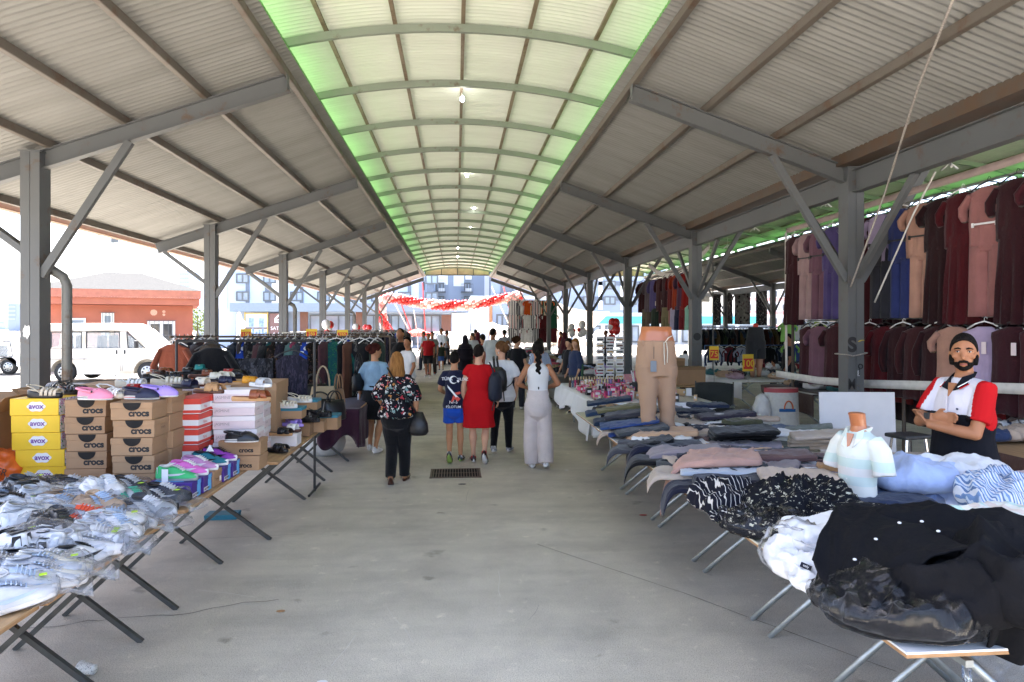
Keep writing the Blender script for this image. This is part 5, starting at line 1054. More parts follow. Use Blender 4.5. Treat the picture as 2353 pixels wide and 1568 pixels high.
for i in range(3): F('black trousers, '+('lowest', 'middle', 'topmost')[i]+' of the three by the light jeans', 1690+6*i, 1118-6*i, T0+.05*i, .58, .26, .05, -.3+.05*i, nvy, 9+i, layers=1, lift=.02)
for i in range(2): F('brown trousers, '+('lower', 'upper')[i]+' of the folded brown pair stack', 1790, 1058-8*i, T0+.07*i, .5, .3, .07, -.3+.1*i, brnf, 12+i, lift=.03)
F('brown trousers lying right of the brown stack', 1888, 1052, T0+.04, .5, .26, .06, -.6, brnf, 14); F('light grey trousers in front of the right brown pair', 1905, 1078, T0+.04, .4, .22, .05, -.3, lilg, 15)
F('pale blue tee shirt beside the brown stack', 1862, 1068, T0+.02, .22, .15, .05, -.8, lbl, 16, 'folded_shirt', 'shirt')
for i in range(4): F('black trousers, '+('lowest', 'second', 'third', 'topmost')[i]+' of the big black stack', 1690+6*i, 1015-7*i, T0+.05*i, .56, .4, .05, -.3+.03*i, black, 17+i, layers=1, lift=.04)
F('beige trousers left of the big black stack', 1640, 1000, T0+.04, .5, .24, .07, -.3, bei2, 22, lift=.05); F('navy trousers between the black stack and the brown stack', 1745, 1038, T0+.03, .46, .26, .08, -.3, nvy, 23); F('pale lilac trousers behind the dusty pink pair', 1690, 1040, T0+.07, .44, .2, .05, -.3, cloth('a7a5b8'), 24)
F('blue denim jeans behind the big black stack', 1775, 985, T0+.08, .5, .28, .07, .3, dnm, 25, 'folded_jeans', 'jeans'); F('olive trousers left of the blue denim', 1705, 968, T0+.1, .4, .18, .06, .2, khk, 26); F('beige trousers beside the olive pair', 1745, 962, T0+.1, .4, .18, .06, .2, bei, 27)
F('white trousers behind the grey green pair', 1825, 998, T0+.09, .5, .26, .06, -.5, whf, 28, lift=.03); F('grey green trousers right of the white pair', 1858, 990, T0+.11, .42, .22, .06, -.5, gg, 29, lift=.05); F('second grey green trousers under the white pair', 1790, 1020, T0+.02, .5, .26, .06, -.4, gg, 30)
for i in range(4): F('beige trousers, '+('lowest', 'second', 'third', 'topmost')[i]+' of the stack left of the shirt mannequin', 1872+5*i, 1028-8*i, T0+.045*i, .5, .3, .05, -.5+.05*i, bei2, 31+i, layers=1, lift=.05)
for i in range(5): F('beige tee shirt, '+('lowest', 'second', 'third', 'fourth', 'topmost')[i]+' of the stack under the shirt mannequin', 1858-6*i, 1135-10*i, T0+.042*i, .46, .36, .048, -.55+.06*i, bei, 36+i, 'folded_shirt', 'shirt', 1, amp=.016)
F('camel tee shirt behind the beige tee stack', 1925, 1072, T0+.13, .25, .16, .05, -.3, cloth('9a7650'), 42, 'folded_shirt', 'shirt')
F('purple black trousers with a white paper label', 1665, 958, T0+.1, .62, .3, .06, -.05, pur, 43, lift=.05); q_ = G(1653, 952, T0+.17); tag(MB().box((0, 0, 0), (.09, .06, .003)).build('paper_label', WHC, None, loc=(q_.x, q_.y, T0+.172), rz=.5), 'white paper label lying on the purple black trousers', 'label')
F('black trousers in front of the labelled pair', 1690, 975, T0+.05, .6, .3, .06, -.1, black, 44); F('navy sweater at the back left of the labelled pair', 1590, 945, T0+.05, .5, .34, .08, 0, nvy, 45, 'folded_shirt', 'sweater'); F('dark navy trousers at the back by the camping chair', 1625, 930, T0+.06, .5, .3, .07, 0, nv2, 46)
F('black trousers behind the mannequin legs', 1560, 955, T0+.02, .5, .3, .07, 0, black, 47)
NSTR = stripe_mat('navy_pinstripe', [lin((.07, .075, .12)), lin((.75, .73, .7))], 42, 'X', distort=.05, bands=[0, .84]); NPR = print_mat('feather_print', lin((.06, .065, .09)), [lin((.72, .7, .62)), lin((.06, .065, .09)), lin((.06, .065, .09)), lin((.6, .58, .52))], 26, .33, stretch=(1, 3.2, 2))
HP('navy pinstriped shirts bundled at the table edge', 1668, 1140, T0, .22, .2, .17, .3, NSTR, 50, amp=.035, sc=8); HP('second navy pinstriped shirt in front of the bundle', 1700, 1180, T0, .18, .12, .08, .5, NSTR, 51, amp=.03, sc=8); HP('pile of black shirts with cream feather print', 1830, 1150, T0, .34, .25, .2, -.2, NPR, 52, amp=.04, sc=7); HP('black feather print shirt flattened in front of the pile', 1890, 1205, T0, .2, .14, .1, .4, NPR, 53, amp=.03, sc=8)
HP('feather print shirt wrapped in clear film', 1760, 1212, T0, .22, .12, .09, -.6, NPR, 54, amp=.03, sc=8)
def wrap(lab, x, y, z, d, rz, sd_, tail=False, film=None):
    p = G(x, y, z+d[2]*.5); o = link('plastic_bag', bag_mesh(d, sd_, tail) if z < .5 or d[2] > .155 and d[1] < .25 else heap_mesh(d[0]*.5, d[1]*.5, d[2]*1.12, FILM, sd_, .022, 8, 'plastic_bag'), None, (p.x, p.y, z), 0, rz); tag(o, lab, 'plastic bag'); o.data.materials.clear(); o.data.materials.append(film or FILM2); return o
FILM2 = film_mat('crinkled_film', .02, 1.0, (.8, .83, .88), 7, .04)
wrap('clear film round the feather print shirt at the cream table', 1755, 1208, T0, (.5, .3, .12), -.6, 4.4)
HP('white shirt folded smooth beside the black shirt', 1890, 1220, T0+.1, .2, .17, .15, .2, whf, 55, amp=.012, sc=4); HP('white shirts stacked under clear film at the table edge', 1870, 1290, T0, .22, .16, .14, -.7, whf, 56, amp=.03, sc=9); HP('crumpled white shirt with a navy brand tag', 1905, 1335, T0, .14, .12, .09, -.6, whf, 57, amp=.03, sc=9)
wrap('clear film over the white shirts', 1865, 1285, T0, (.48, .36, .19), -.7, 6.1)
p_ = G(1852, 1302, .87); t_ = MB().box((0, 0, 0), (.045, .022, .003)).build('fabric_tag', nvy, None, loc=p_, rz=-.5); t_.rotation_euler = (.9, .3, -.6); tag(t_, 'small navy fabric tag with pale stitching on the white shirts', 'tag'); text('soly', .015, TW, t_, (0, 0, .002), rot=(0, 0, 0))
# light shirts behind
PLAID = stripe_mat('blue_plaid', [lin((.72, .76, .82)), lin((.45, .55, .7)), lin((.8, .8, .82)), lin((.36, .45, .6))], 30, 'X', distort=.025); GST = stripe_mat('mint_stripe', [lin((.86, .86, .83)), lin((.72, .82, .79)), lin((.86, .85, .82)), lin((.84, .79, .75))], 7, 'X', distort=.05)
HP('sky blue shirts heaped right of the shirt mannequin', 2100, 1085, T0+.1, .3, .22, .2, -.1, lsb, 60, amp=.022, sc=4); F('sky blue shirt hanging over the front of the heap', 2175, 1110, T0+.08, .3, .26, .16, 1.35, lsb, 61, 'folded_shirt', 'shirt', droop=.06); HP('dark blue shirts in clear film under the sky blue heap', 2110, 1140, T0, .28, .15, .12, .1, cloth('6b7da3'), 62, amp=.03, sc=9); wrap('clear film over the dark blue shirts', 2105, 1135, T0, (.62, .36, .16), .1, 8.8)
HP('white shirts behind the sky blue heap', 2215, 1080, T0+.1, .28, .18, .2, -.4, whf, 63, amp=.02, sc=4); HP('blue plaid shirts at the right edge of the photo', 2300, 1135, T0+.05, .26, .2, .2, .2, PLAID, 64, amp=.03, sc=6); F('pale pink shirt on top of the plaid shirts', 2310, 1095, T0+.2, .4, .2, .06, 2.9, pkl, 65, 'folded_shirt', 'shirt', 1); HP('mint and cream striped shirts right of the black shirt', 2270, 1195, T0+.08, .3, .18, .13, .1, GST, 66, amp=.02, sc=5); HP('mint striped shirt behind the black collar', 2340, 1230, T0+.08, .24, .15, .12, .1, GST, 67, amp=.02, sc=5)
F('olive grey shirt at the foot of the shirt mannequin', 2015, 1130, T0+.02, .5, .26, .12, -.2, dol, 68, 'folded_shirt', 'shirt', 2, amp=.03); F('navy shirt behind the black collar', 2040, 1152, T0+.04, .5, .2, .1, -.1, nv2, 69, 'folded_shirt', 'shirt', 1); F('greige shirt behind the shirt mannequin', 2100, 1052, T0+.14, .6, .26, .09, -.1, bei2, 70, 'folded_shirt', 'shirt', 2); F('black and white patterned scarf beside the white shirt', 1950, 1165, T0+.12, .4, .16, .05, -.3, NPR, 71, 'folded_scarf', 'scarf', 1)
# trousers and shirts lying between the larger piles, so that hardly any table top shows
FR = random.Random(77)
FC = [('black', black), ('navy', nvy), ('charcoal', chg), ('beige', bei), ('brown', brnf), ('grey', dgrey), ('greige', bei2), ('white', whf), ('tan', tanf), ('lilac grey', lilg)]
for i in range(64):
    y = 4.55+4.3*FR.random(); x = 1.95+1.0*FR.random(); nm_, m_ = FC[FR.randrange(10)]; zone = 'near' if y < 6 else 'middle' if y < 7.4 else 'far'; side = 'aisle' if x < 2.3 else 'inner'
    o = link('folded_trousers', folded_mesh(.5+.2*FR.random(), .26+.1*FR.random(), .05+.03*FR.random(), m_, 120+i, 2, lift=.03*FR.random(), amp=.018), None, (x, y, T0+.012*(i % 4)), 0, pi-.25+FR.uniform(-.5, .4)); tag(o, nm_+' trousers filling the '+side+' side gaps of the '+zone+' clothes piles', 'trousers', nm_+' trousers, '+side+' '+zone)
for i, (x, y, nm_, m_) in enumerate(((1455, 1050, 'charcoal', chg), (1500, 1075, 'black', black), (1560, 1105, 'greige', bei2), (1600, 1135, 'navy', nvy), (1425, 1010, 'beige', bei))):
    F(nm_+' trousers drooping over the aisle edge of the tables', x, y-18, T0+.01, .6, .26, .06, -.25+.1*sin(i*3), m_, 140+i, droop=.12+.05*(i % 2), ds=.68)
# the big black shirt
blk_f = mat('black_crepe', hx('101013'), rough=.9, var=.15, vs=5, bump=.25, bs=40, spec=.15)
P00, P10, P01, P11 = G(1866, 1300, .93), G(2012, 1402, .86), G(1962, 1150, 1.04), G(2240, 1262, 1.07)
def blackf(u, v):
    a = P00.lerp(P10, u); c = P01.lerp(P11, u); p = a.lerp(c, v); p.z += .07*sin(pi*min(1, v*.9+.1))*(1-.3*u)-.05*(1-v)**2*sin(pi*u)+.03*folds(V((u*1.6, v*1.1+u, 3)))
    p.x += -.03*sin(pi*u)*(1-v)*.6; p.y += .02*sin(pi*v); return p
q = MB(); q.grid(blackf, 40, 40); bs = q.build('black_shirt', blk_f, None, True); m2 = bs.modifiers.new('t', 'SOLIDIFY'); m2.thickness = .008; tag(bs, 'large black shirt with five white buttons thrown over the near table', 'shirt')
for x, y in ((1965, 1292), (2010, 1243), (2065, 1207), (2120, 1189), (2176, 1176)):
    # nearest point of the cloth to the ray
    r_ = ray(x, y); best = min(((V(blackf(i/40, j/40))-V((0, 0, CAMZ))).cross(r_).length/r_.length, i, j) for i in range(41) for j in range(41)); b_ = blackf(best[1]/40, best[2]/40)
    MB().ball((0, 0, 0), (.008, .008, .005), 10, 6).build('button', WHC, bs, True, b_+V((0, -.004, .009)))
HP('black shirt collar and back, the highest part of the black pile', 2190, 1215, T0+.12, .34, .22, .2, -.35, blk_f, 80, amp=.02, sc=3); HP('black shirts crumpled in the middle of the black pile', 2185, 1345, T0+.04, .24, .2, .2, .2, blk_f, 81, amp=.04, sc=5); HP('black shirts at the right edge of the black pile', 2330, 1320, T0+.06, .3, .26, .25, 0, blk_f, 82, amp=.04, sc=4)
def hangf(u, v):
    a = G(2225, 1360, .95).lerp(G(2420, 1330, .98), u); b_ = G(2250, 1492, .72).lerp(G(2450, 1560, .66), u); p = a.lerp(b_, v); p.y -= .05*sin(pi*v)+.02*sin(u*15+v*2); p.z += .05*sin(pi*v)*(1-v); return p
q = MB(); q.grid(hangf, 40, 20); o = q.build('black_shirt', blk_f, None, True); o.modifiers.new('t', 'SOLIDIFY').thickness = .008; tag(o, 'black shirt hanging over the near table corner at the lower right', 'shirt')
HP('black shirts in clear film at the near table edge', 2080, 1405, T0, .26, .15, .12, -.25, black, 84, amp=.03, sc=9); wrap('crinkled clear film over the black shirts at the near table edge', 2085, 1405, T0, (.6, .36, .17), -.25, 2.2); HP('smaller black shirt in clear film at the table edge by the white shirts', 1948, 1375, T0, .14, .12, .08, -.8, black, 85, amp=.025, sc=9); wrap('clear film over the smaller black shirt', 1945, 1372, T0, (.32, .28, .11), -.8, 5.7); HP('dark shirt in clear film at the right edge', 2330, 1265, T0+.2, .16, .1, .08, 0, black, 86, amp=.02, sc=9)
wrap('clear film sack on the floor at the lower right corner', 2330, 1545, 0, (.4, .35, .3), .2, 3.3)
# mannequins --------------------------------------------------------------------
SKINP = mat('mannequin_plastic', hx('b06c45'), rough=.28, var=.05, vs=3, coat=.3)
def ell(c, rx, ry, n=24, k=1.0, rz=0): return [(c[0]+rx*cos(t)*cos(rz)-ry*sin(t)*sin(rz), c[1]+ry*sin(t)*cos(rz)+rx*cos(t)*sin(rz), c[2]) for t in [2*pi*i/n for i in range(n)]]
p = G(1500, 985, .86); t = thing('trousers_mannequin', 'mannequin legs in beige drawstring trousers standing on the clothes table', 'mannequin', (p.x+.03, p.y+.05, .83))
q = MB(); q.loft([ell((.02, 0, z), a, b_) for z, a, b_ in ((.85, .19, .125), (.93, .185, .115), (1.0, .162, .1), (1.06, .155, .095), (1.062, .14, .085))]); q.build('waist', SKINP, t, True)
bt = mat('beige_cotton', hx('a1836c'), rough=.9, var=.05, vs=2, bump=.15, bs=120, spec=.15)
q = MB(); q.loft([ell((.02, 0, z), a, b_) for z, a, b_ in ((.56, .205, .14), (.66, .208, .145), (.76, .203, .14), (.85, .197, .132), (.885, .192, .128), (.915, .196, .13), (.92, .185, .12))])
for s_, x1, y1 in ((-1, -.075, 0), (1, .13, .04)):
    rings = []
    for i in range(15):
        v = i/14; z = .66*(1-v)+.0; a = .118-.046*min(1, v*1.25)+.012*max(0, v-.8)*5; rings.append([(x_+.008*sin(z*38+s_)*sin(z*9), y_, z_) for x_, y_, z_ in ell((.02+s_*.097*(1-v)+(x1)*v, y1*v, z), a, a*1.12)])
    q.loft(rings)
o = q.build('trousers', bt, t); fuse(o, .012, 4); wrinkle(o, .006, 5, (1, 1, .6), 2)
q = MB(); q.tube([(.06, -.135, .905), (.055, -.155, .8), (.06, -.16, .68)], .005, 6); q.tube([(.085, -.135, .905), (.09, -.155, .82), (.085, -.16, .7)], .005, 6); q.tube([(.07, -.13, .9), (.1, -.15, .95), (.15, -.12, .97)], .005, 6); q.build('drawstring', crmf, t, True)
q = MB(); q.tube([(-.045, -.14, .86), (-.05, -.155, .74)], .003, 5); q.build('tag_cord', BLK, t); MB().box((-.055, -.16, .665), (.062, .006, .11)).build('swing_tag', mat('slate_card', hx('6f7780'), var=.03), t, bevel=.003)
q = MB()
for x in (-.16, -.06, .13): q.box((x+.02, -.118 if abs(x) < .1 else -.085, .895), (.014, .012, .055))
q.build('belt_loop', bt, t)
# shirt mannequin
p = G(1975, 1122, .9); t = thing('shirt_mannequin', 'headless torso mannequin wearing a mint and cream striped short sleeved shirt', 'mannequin', (p.x, p.y, .87), -1.25); t.scale = (.74, .8, .82)
q = MB(); q.loft([ell((0, yy, z), a, b_, 20) for z, a, b_, yy in ((.40, .1, .075, 0), (.46, .07, .065, -.005), (.51, .058, .058, -.01), (.56, .06, .06, -.02), (.6, .064, .062, -.03), (.607, .045, .045, -.035))]); q.build('neck', SKINP, t)
shm = stripe_mat('mint_cream_shirt', [lin((.85, .85, .82)), lin((.78, .83, .81)), lin((.85, .83, .81)), lin((.77, .83, .80)), lin((.85, .86, .83))], 2.9, 'Z', bands=[0, .22, .42, .6, .8])
q = MB(); q.loft([ell((0, yy, z), a, b_, 28) for z, a, b_, yy in ((-.02, .165, .12, -.02), (.08, .155, .115, -.02), (.2, .158, .12, -.02), (.3, .175, .125, -.015), (.38, .18, .11, -.0), (.43, .15, .085, 0), (.46, .085, .068, 0), (.47, .07, .06, 0))])
for s_ in (-1, 1): q.tube([(s_*.13, 0, .4), (s_*.2, 0, .33), (s_*.235, -.01, .24), (s_*.25, -.015, .17)], [.07, .078, .076, .08], 16)
o = q.build('shirt', shm, t); fuse(o, .009, 3); wrinkle(o, .006, 6, (1, 1, .6), 5)
q = MB()
for s_ in (-1, 1): q.add([(s_*.005, -.115, .33), (s_*.05, -.075, .47), (s_*.085, -.05, .49), (s_*.10, -.075, .43), (s_*.06, -.13, .37)], [(0, 1, 2, 3, 4)]); q.add([(s_*.05, -.075, .47), (s_*.085, -.05, .49), (s_*.07, .06, .5), (s_*.03, .075, .5), (s_*.0, .076, .5), (0, .068, .47), (s_*.06, .04, .47)], [(0, 1, 2, 6), (2, 3, 4, 5, 6)])
o = q.build('collar', shm, t); o.modifiers.new('t', 'SOLIDIFY').thickness = .008
q = MB(); q.add([(-.035, -.098, .455), (.035, -.098, .455), (.0, -.132, .31)], [(0, 1, 2)]); o = q.build('open_neck', SKINP, t); o.modifiers.new('t', 'SOLIDIFY').thickness = .004
q = MB()
for z in (.28, .2, .12, .04): q.ball((.005, -.142, z), (.006, .003, .006), 8, 5)
q.build('shirt_button', WHC, t)
# white board, stool and chairs behind the tables
t = tag(MB().box((0, 0, .64), (.72, .018, 1.24)).build('white_board', mat('white_panel', (.43, .43, .45), rough=.4, var=.04), None, loc=(3.86, 6.25, 0), rz=-.12, bevel=.004), 'blank white panel standing upright behind the shirt mannequin', 'board'); t.rotation_euler.x = -.06
t = thing('folding_stool', 'black topped stool with chrome legs in front of the white panel', 'stool', (3.98, 5.72, 0), .2); MB().box((0, 0, .93), (.3, .24, .035)).build('seat', BLK, t, bevel=.012)
for sx in (-1, 1):
    for sy in (-1, 1): MB().tube([(sx*.1, sy*.08, .92), (sx*.2, sy*.14, 0)], .012, 8).build('leg', mat('chrome', (.6, .6, .62), rough=.15, metal=1, var=0), t)
# camping chair by the second column
t = thing('camping_chair', 'grey folding camping chair beside the dark steel column', 'chair', (4.05, 10.6, 0), -.5); cc = cloth('2c2f2e')
q = MB(); q.grid(lambda u, v: ((u-.5)*.6, .25+.16*v, .45+.5*v+.02*sin(pi*u)), 8, 8); o = q.build('backrest', cc, t, True); o.modifiers.new('t', 'SOLIDIFY').thickness = .012
q = MB(); q.grid(lambda u, v: ((u-.5)*.58, -.25+.5*v, .43-.05*sin(pi*u)), 8, 8); o = q.build('seat', cc, t, True); o.modifiers.new('t', 'SOLIDIFY').thickness = .012
for a, b_ in (((-.3, -.26, 0), (.3, .25, .46)), ((.3, -.26, 0), (-.3, .25, .46)), ((-.3, .3, 0), (-.3, .42, .98)), ((.3, .3, 0), (.3, .42, .98)), ((-.3, .28, 0), (-.28, -.25, .5)), ((.3, .28, 0), (.28, -.25, .5))): MB().tube([a, b_], .011, 6).build('leg', IRON, t)
MB().box((-.33, .0, .62), (.06, .5, .02)).build('armrest', cc, t); MB().box((.33, .0, .62), (.06, .5, .02)).build('armrest', cc, t)
# ---- cosmetics table -------------------------------------------------------------
t = thing('cosmetics_table', 'long table of make-up on the right of the aisle', 'table', (2.95, 11.7, 0))
MB().box((0, 0, .74), (1.84, 3.5, .02)).build('tabletop', WBOARD, t)
for sx in (-.7, .7):
    for sy in (-1.6, 0, 1.6): MB().tube([(sx*.9, sy, 0), (sx, sy, .73)], .018, 8).build('leg', GALV, t)
CLW = mat('white_tablecloth', (.72, .73, .77), rough=.9, var=.05, vs=3, bump=.2, bs=40)
def clf(u, v):
    y = 9.9+3.6*u; drop = .40+.12*sin(u*9+.5)-.25*max(0, u-.35)+.1*max(0, .12-u)*8; 
    if v < .4: return (2.9-.87*(v/.4)-.01, y, .756+.002*sin(u*40))
    k = (v-.4)/.6; return (2.02-.05*sin(pi*k*.5)-.025*sin(u*34+k)*k-.03*k, y-.04*k*sin(u*9), .757-drop*k)
q = MB(); q.grid(clf, 90, 20); o = q.build('tablecloth', CLW, None, True); o.modifiers.new('t', 'SOLIDIFY').thickness = .004; tag(o, 'white cloth hanging unevenly off the front of the make-up table', 'tablecloth')
def clg(u, v):
    x = 2.0+1.9*u
    if v < .25: return (x, 10.0-.12*v/.25, .759)
    k = (v-.25)/.75; return (x, 9.87-.02*sin(u*30)*k, .758-(.5-.42*u)*k)
q = MB(); q.grid(clg, 50, 12); o = q.build('tablecloth', CLW, None, True); o.modifiers.new('t', 'SOLIDIFY').thickness = .004; tag(o, 'white cloth end hanging towards the jeans stack', 'tablecloth')
cc_ = [mat('cos_'+n_, hx(h_), rough=.35, var=.03, spec=.5) for n_, h_ in (('pink', 'd1477a'), ('lilac', 'a88cc8'), ('black', '18161a'), ('red', 'a01828'), ('beige', 'cfae86'), ('white', 'd8d6d6'), ('slate', '5a6a86'), ('brown', '5c3226'), ('mint', '7fb6a0'), ('rose', 'cf8f96'), ('gold', 'b08c48'), ('magenta', 'b81f60'))]
CAPS = mat('bottle_cap', hx('cdb892'), rough=.4, var=.05)
BM = {}
def bottle(i, x, y, h_, r_, lab, cap=True, gp='make-up bottles in rows'):
    key = (i, round(h_, 2), round(r_, 3), cap)
    if key not in BM:
        b = MB(); b.tube([(0, 0, 0), (0, 0, h_*.68), (0, 0, h_*.72)], [r_, r_, r_*.6], 10); c = MB(); c.tube([(0, 0, h_*.725), (0, 0, h_)], [r_*.75, r_*.7], 10); BM[key] = (b.mesh('cosmetic_bottle', cc_[i], False), c.mesh('cap', CAPS if cap else cc_[2]))
    o = link('cosmetic_bottle', BM[key][0], None, (x, y, .762)); tag(o, lab, 'bottle', gp); link('cap', BM[key][1], o); return o
CN = ['pink', 'lilac', 'black', 'red', 'beige', 'white', 'slate', 'brown', 'mint', 'rose', 'gold', 'magenta']
LRN = random.Random(3)
for row, (ya, n_, gp, ph) in enumerate(((12.5, 26, 'far row of tall make-up bottles', 'in the far row of tall bottles with cream caps'), (11.7, 9, 'short row of make-up tubes', 'in the short middle row at the cloth edge'), (11.0, 8, 'near row of black make-up tubes', 'in the near row behind the pink tray'))):
    for k in range(n_):
        i = LRN.choice((0, 1, 6, 7, 3, 9, 1, 6) if row == 0 else (4, 8, 10, 9, 3) if row == 1 else (2, 2, 5, 11)); bottle(i, 2.1+k*.052+(.0 if row == 0 else .12*row), ya+LRN.uniform(-.02, .02)+.004*k, (.19, .2, .15)[row]*LRN.uniform(.92, 1.06), .021, CN[i]+' make-up bottle '+ph, row < 2, gp)
MISC = [('red lip colour', 3), ('pink blusher', 0), ('white powder', 5), ('black mascara', 2), ('rose lip gloss', 9), ('magenta nail polish', 11), ('beige foundation', 4), ('lilac eye shadow', 1)]
for k in range(120):
    nm_, i = MISC[LRN.randrange(8)]; x, y = 2.12+LRN.random()*1.6, 10.05+LRN.random()*2.3; w_, d_, h_ = LRN.uniform(.04, .1), LRN.uniform(.05, .16), LRN.uniform(.03, .12)
    key = ('bx', i, k % 6)
    if key not in BM:
        b = MB(); b.box((0, 0, h_/2), (w_, d_, h_)); b.box((0, -d_/2+.0, h_*.55), (w_*.7, .004, h_*.35), 1); b.box((0, 0, h_+.001), (w_*.8, d_*.6, .004), 2); BM[key] = b.mesh('cosmetics_box', [cc_[i], cc_[5], cc_[(i*3+2) % 12]])
    o = link('cosmetics_box', BM[key], None, (x, y, .762+(.05 if k % 3 == 0 else 0)), 0, LRN.uniform(-.5, .5)); side = 'near end' if y < 10.8 else 'middle' if y < 11.6 else 'far end'; edge_ = 'aisle side' if x < 2.6 else 'centre' if x < 3.2 else 'rear side'
    tag(o, nm_+' box on the '+edge_+', '+side+' of the make-up table', 'make-up', 'small make-up boxes, '+nm_+' '+edge_+' '+side)
# clear bag of make-up, pens in a holder, trays
b = wrap('clear bag of green and white make-up at the near end of the table', 1383, 908, .762, (.34, .2, .16), .4, 7.7); 
for k, (x, y, m_, lab) in enumerate(((2.75, 10.9, cc_[11], 'magenta'), (2.42, 10.2, cc_[0], 'pink'), (2.6, 11.5, cc_[5], 'white'))):
    t = thing('display_tray', lab+' display tray with small tubes on the make-up table', 'tray', (x, y, .763), .2*k); q = MB(); q.box((0, 0, .03), (.3, .2, .06)); q.box((0, .1, .09), (.3, .02, .1)); q.build('tray', m_, t, bevel=.004)
    for i in range(7): MB().tube([(-.12+.04*i, 0, .06), (-.12+.04*i, .01, .15)], .014, 8).build('tube', cc_[(i*5+k) % 12], t)
t = thing('brush_holder', 'black holder full of make-up brushes and eyeliners', 'brush holder', (3.05, 11.25, .762)); MB().tube([(0, 0, 0), (0, 0, .2)], [.09, .11], 14).build('cup', BLK, t)
for i in range(16): a = i*2.4; MB().tube([(.07*cos(a), .07*sin(a), .1), (.13*cos(a), .13*sin(a), .42+.06*sin(i*3))], .008, 6).build('brush', cc_[(5, 2, 0, 4)[i % 4]], t)
t = thing('card_stand', 'tall wire stand of hair clips on white cards', 'display stand', (3.1, 13.6, .76)); q = MB()
for x in (-.22, 0, .22): q.tube([(x, 0, 0), (x, .05, .9)], .008, 6)
for z in (.25, .5, .75, .9): q.tube([(-.22, .02, z), (.22, .02, z)], .006, 6)
q.build('frame', GALV, t)
for i in range(3):
    for j in range(7):
        c = MB().box((-.2+.2*i, -.02, .12+.125*j), (.16, .006, .1)).build('card', WHC, t); MB().box((-.2+.2*i, -.026, .115+.125*j), (.12, .008, .03)).build('hair_clip', (cc_[2], cc_[7], cc_[10])[(i+j) % 3], c)
for i, (x, y, z, m_, lab) in enumerate(((1400, 846, .95, cc_[1], 'lilac star shaped hair band stand'), (1378, 848, .95, cc_[5], 'white toothed hair ring'), (1338, 850, .95, mat('green_tube', hx('2f5a3c')), 'tall green tube'), (1386, 838, 1.0, mat('blue_pack', hx('2b3fa8')), 'blue flat pack standing upright'), (1378, 860, .9, cc_[11], 'magenta pack with hair combs'), (1445, 872, .9, cc_[9], 'rose pink flat box'))):
    p = G(x, y, z); q = MB()
    if i == 0: q.prism([((.07 if k % 2 else .17)*cos(k*pi/5), .16+(.07 if k % 2 else .17)*sin(k*pi/5)) for k in range(10)], 'Y', -.02, .02)
    elif i == 1: q.tube([(.12*cos(a), 0, .13+.12*sin(a)) for a in [k*pi/10 for k in range(21)]], .025, 8)
    elif i == 2: q.tube([(0, 0, 0), (0, 0, .26)], .03, 10); q.tube([(0, 0, .26), (0, 0, .3)], .02, 10)
    else: q.box((0, 0, .11), (.16, .03, .24), rz=.4, tilt=('X', -.4)); q.box((0, -.01, .02), (.16, .1, .02), rz=.4)
    o = q.build('accessory', m_, None, False, (p.x, p.y, .77 if i not in (3,) else .8), bevel=.004); tag(o, lab+' on the make-up table', 'accessory')
t = shoebox('carton', 'brown carton on the floor under the make-up table', (2.85, 10.35, 0), (.75, .5, .42), .05, KRAFT, KRAFT, .05); t2 = shoebox('carton', 'white and blue printed carton on the floor left of the brown one', (2.5, 11.6, 0), (.3, .3, .4), .1, WHC, cc_[6], .15); shoebox('carton', 'large brown carton at the back of the make-up stall', (4.6, 14.6, .75), (.6, .5, .45), .1, KRAFT2, KRAFT, .06); shoebox('carton', 'smaller brown carton in front of the large one at the back', (4.75, 13.6, .72), (.55, .4, .35), -.1, KRAFT, KRAFT2, .06)
table('plain table behind the make-up stall carrying brown cartons', 4.0, 5.1, 13.0, 15.4, .72, PLY, EDGE, IRON, (13.3, 15.0), 4.2, 4.9, True)
# ------------------------------------------------------------------ clothes rails and hanging stalls
def rail(label, a, b_, z, posts=True, m_=None, group=None, feet=True):
    a, b_ = V(a), V(b_); c = (a+b_)/2; t = thing('clothes_rail', label, 'clothes rail', (c.x, c.y, 0), 0, group); A, B = a-c, b_-c
    MB().tube([(A.x, A.y, z), (B.x, B.y, z)], .016, 8).build('bar', m_ or RUST, t)
    if posts:
        d = (B-A).normalized(); s_ = V((-d.y, d.x, 0))
        for p in (A, B): MB().tube([(p.x, p.y, z), (p.x, p.y, .0)], .015, 8).build('post', m_ or RUST, t); MB().tube([tuple(p+s_*.3+V((0, 0, .02))), tuple(p-s_*.3+V((0, 0, .02)))], .015, 8).build('foot', m_ or RUST, t)
    return t
DK = ['1d1c20', '23252e', '2e2a2c', '35202a', '1f2b33', '2b3340', '3b3434', '4a2e33', '26302a', '15161a']
PRN = [print_mat('white_leaf_print', lin((.13, .13, .14)), [lin((.6, .58, .54)), lin((.13, .13, .14)), lin((.35, .34, .33))], 16, .38, stretch=(1, 1, .6)), print_mat('blue_swirl_print', lin((.12, .25, .62)), [lin((.8, .82, .86)), lin((.12, .25, .62))], 11, .42), print_mat('green_weave_print', lin((.08, .30, .30)), [lin((.22, .45, .25)), lin((.1, .14, .35)), lin((.08, .3, .3))], 46, .45), print_mat('brown_leaf_print', lin((.1, .08, .07)), [lin((.35, .25, .18)), lin((.1, .08, .07)), lin((.25, .2, .2))], 26, .4), print_mat('grey_marble_print', lin((.17, .17, .19)), [lin((.3, .3, .32)), lin((.1, .1, .11)), lin((.24, .24, .25))], 30, .6, stretch=(1, 1, .5)), print_mat('indigo_stroke_print', lin((.14, .13, .18)), [lin((.22, .2, .26)), lin((.09, .09, .12))], 40, .5, stretch=(1, 1, .22))]
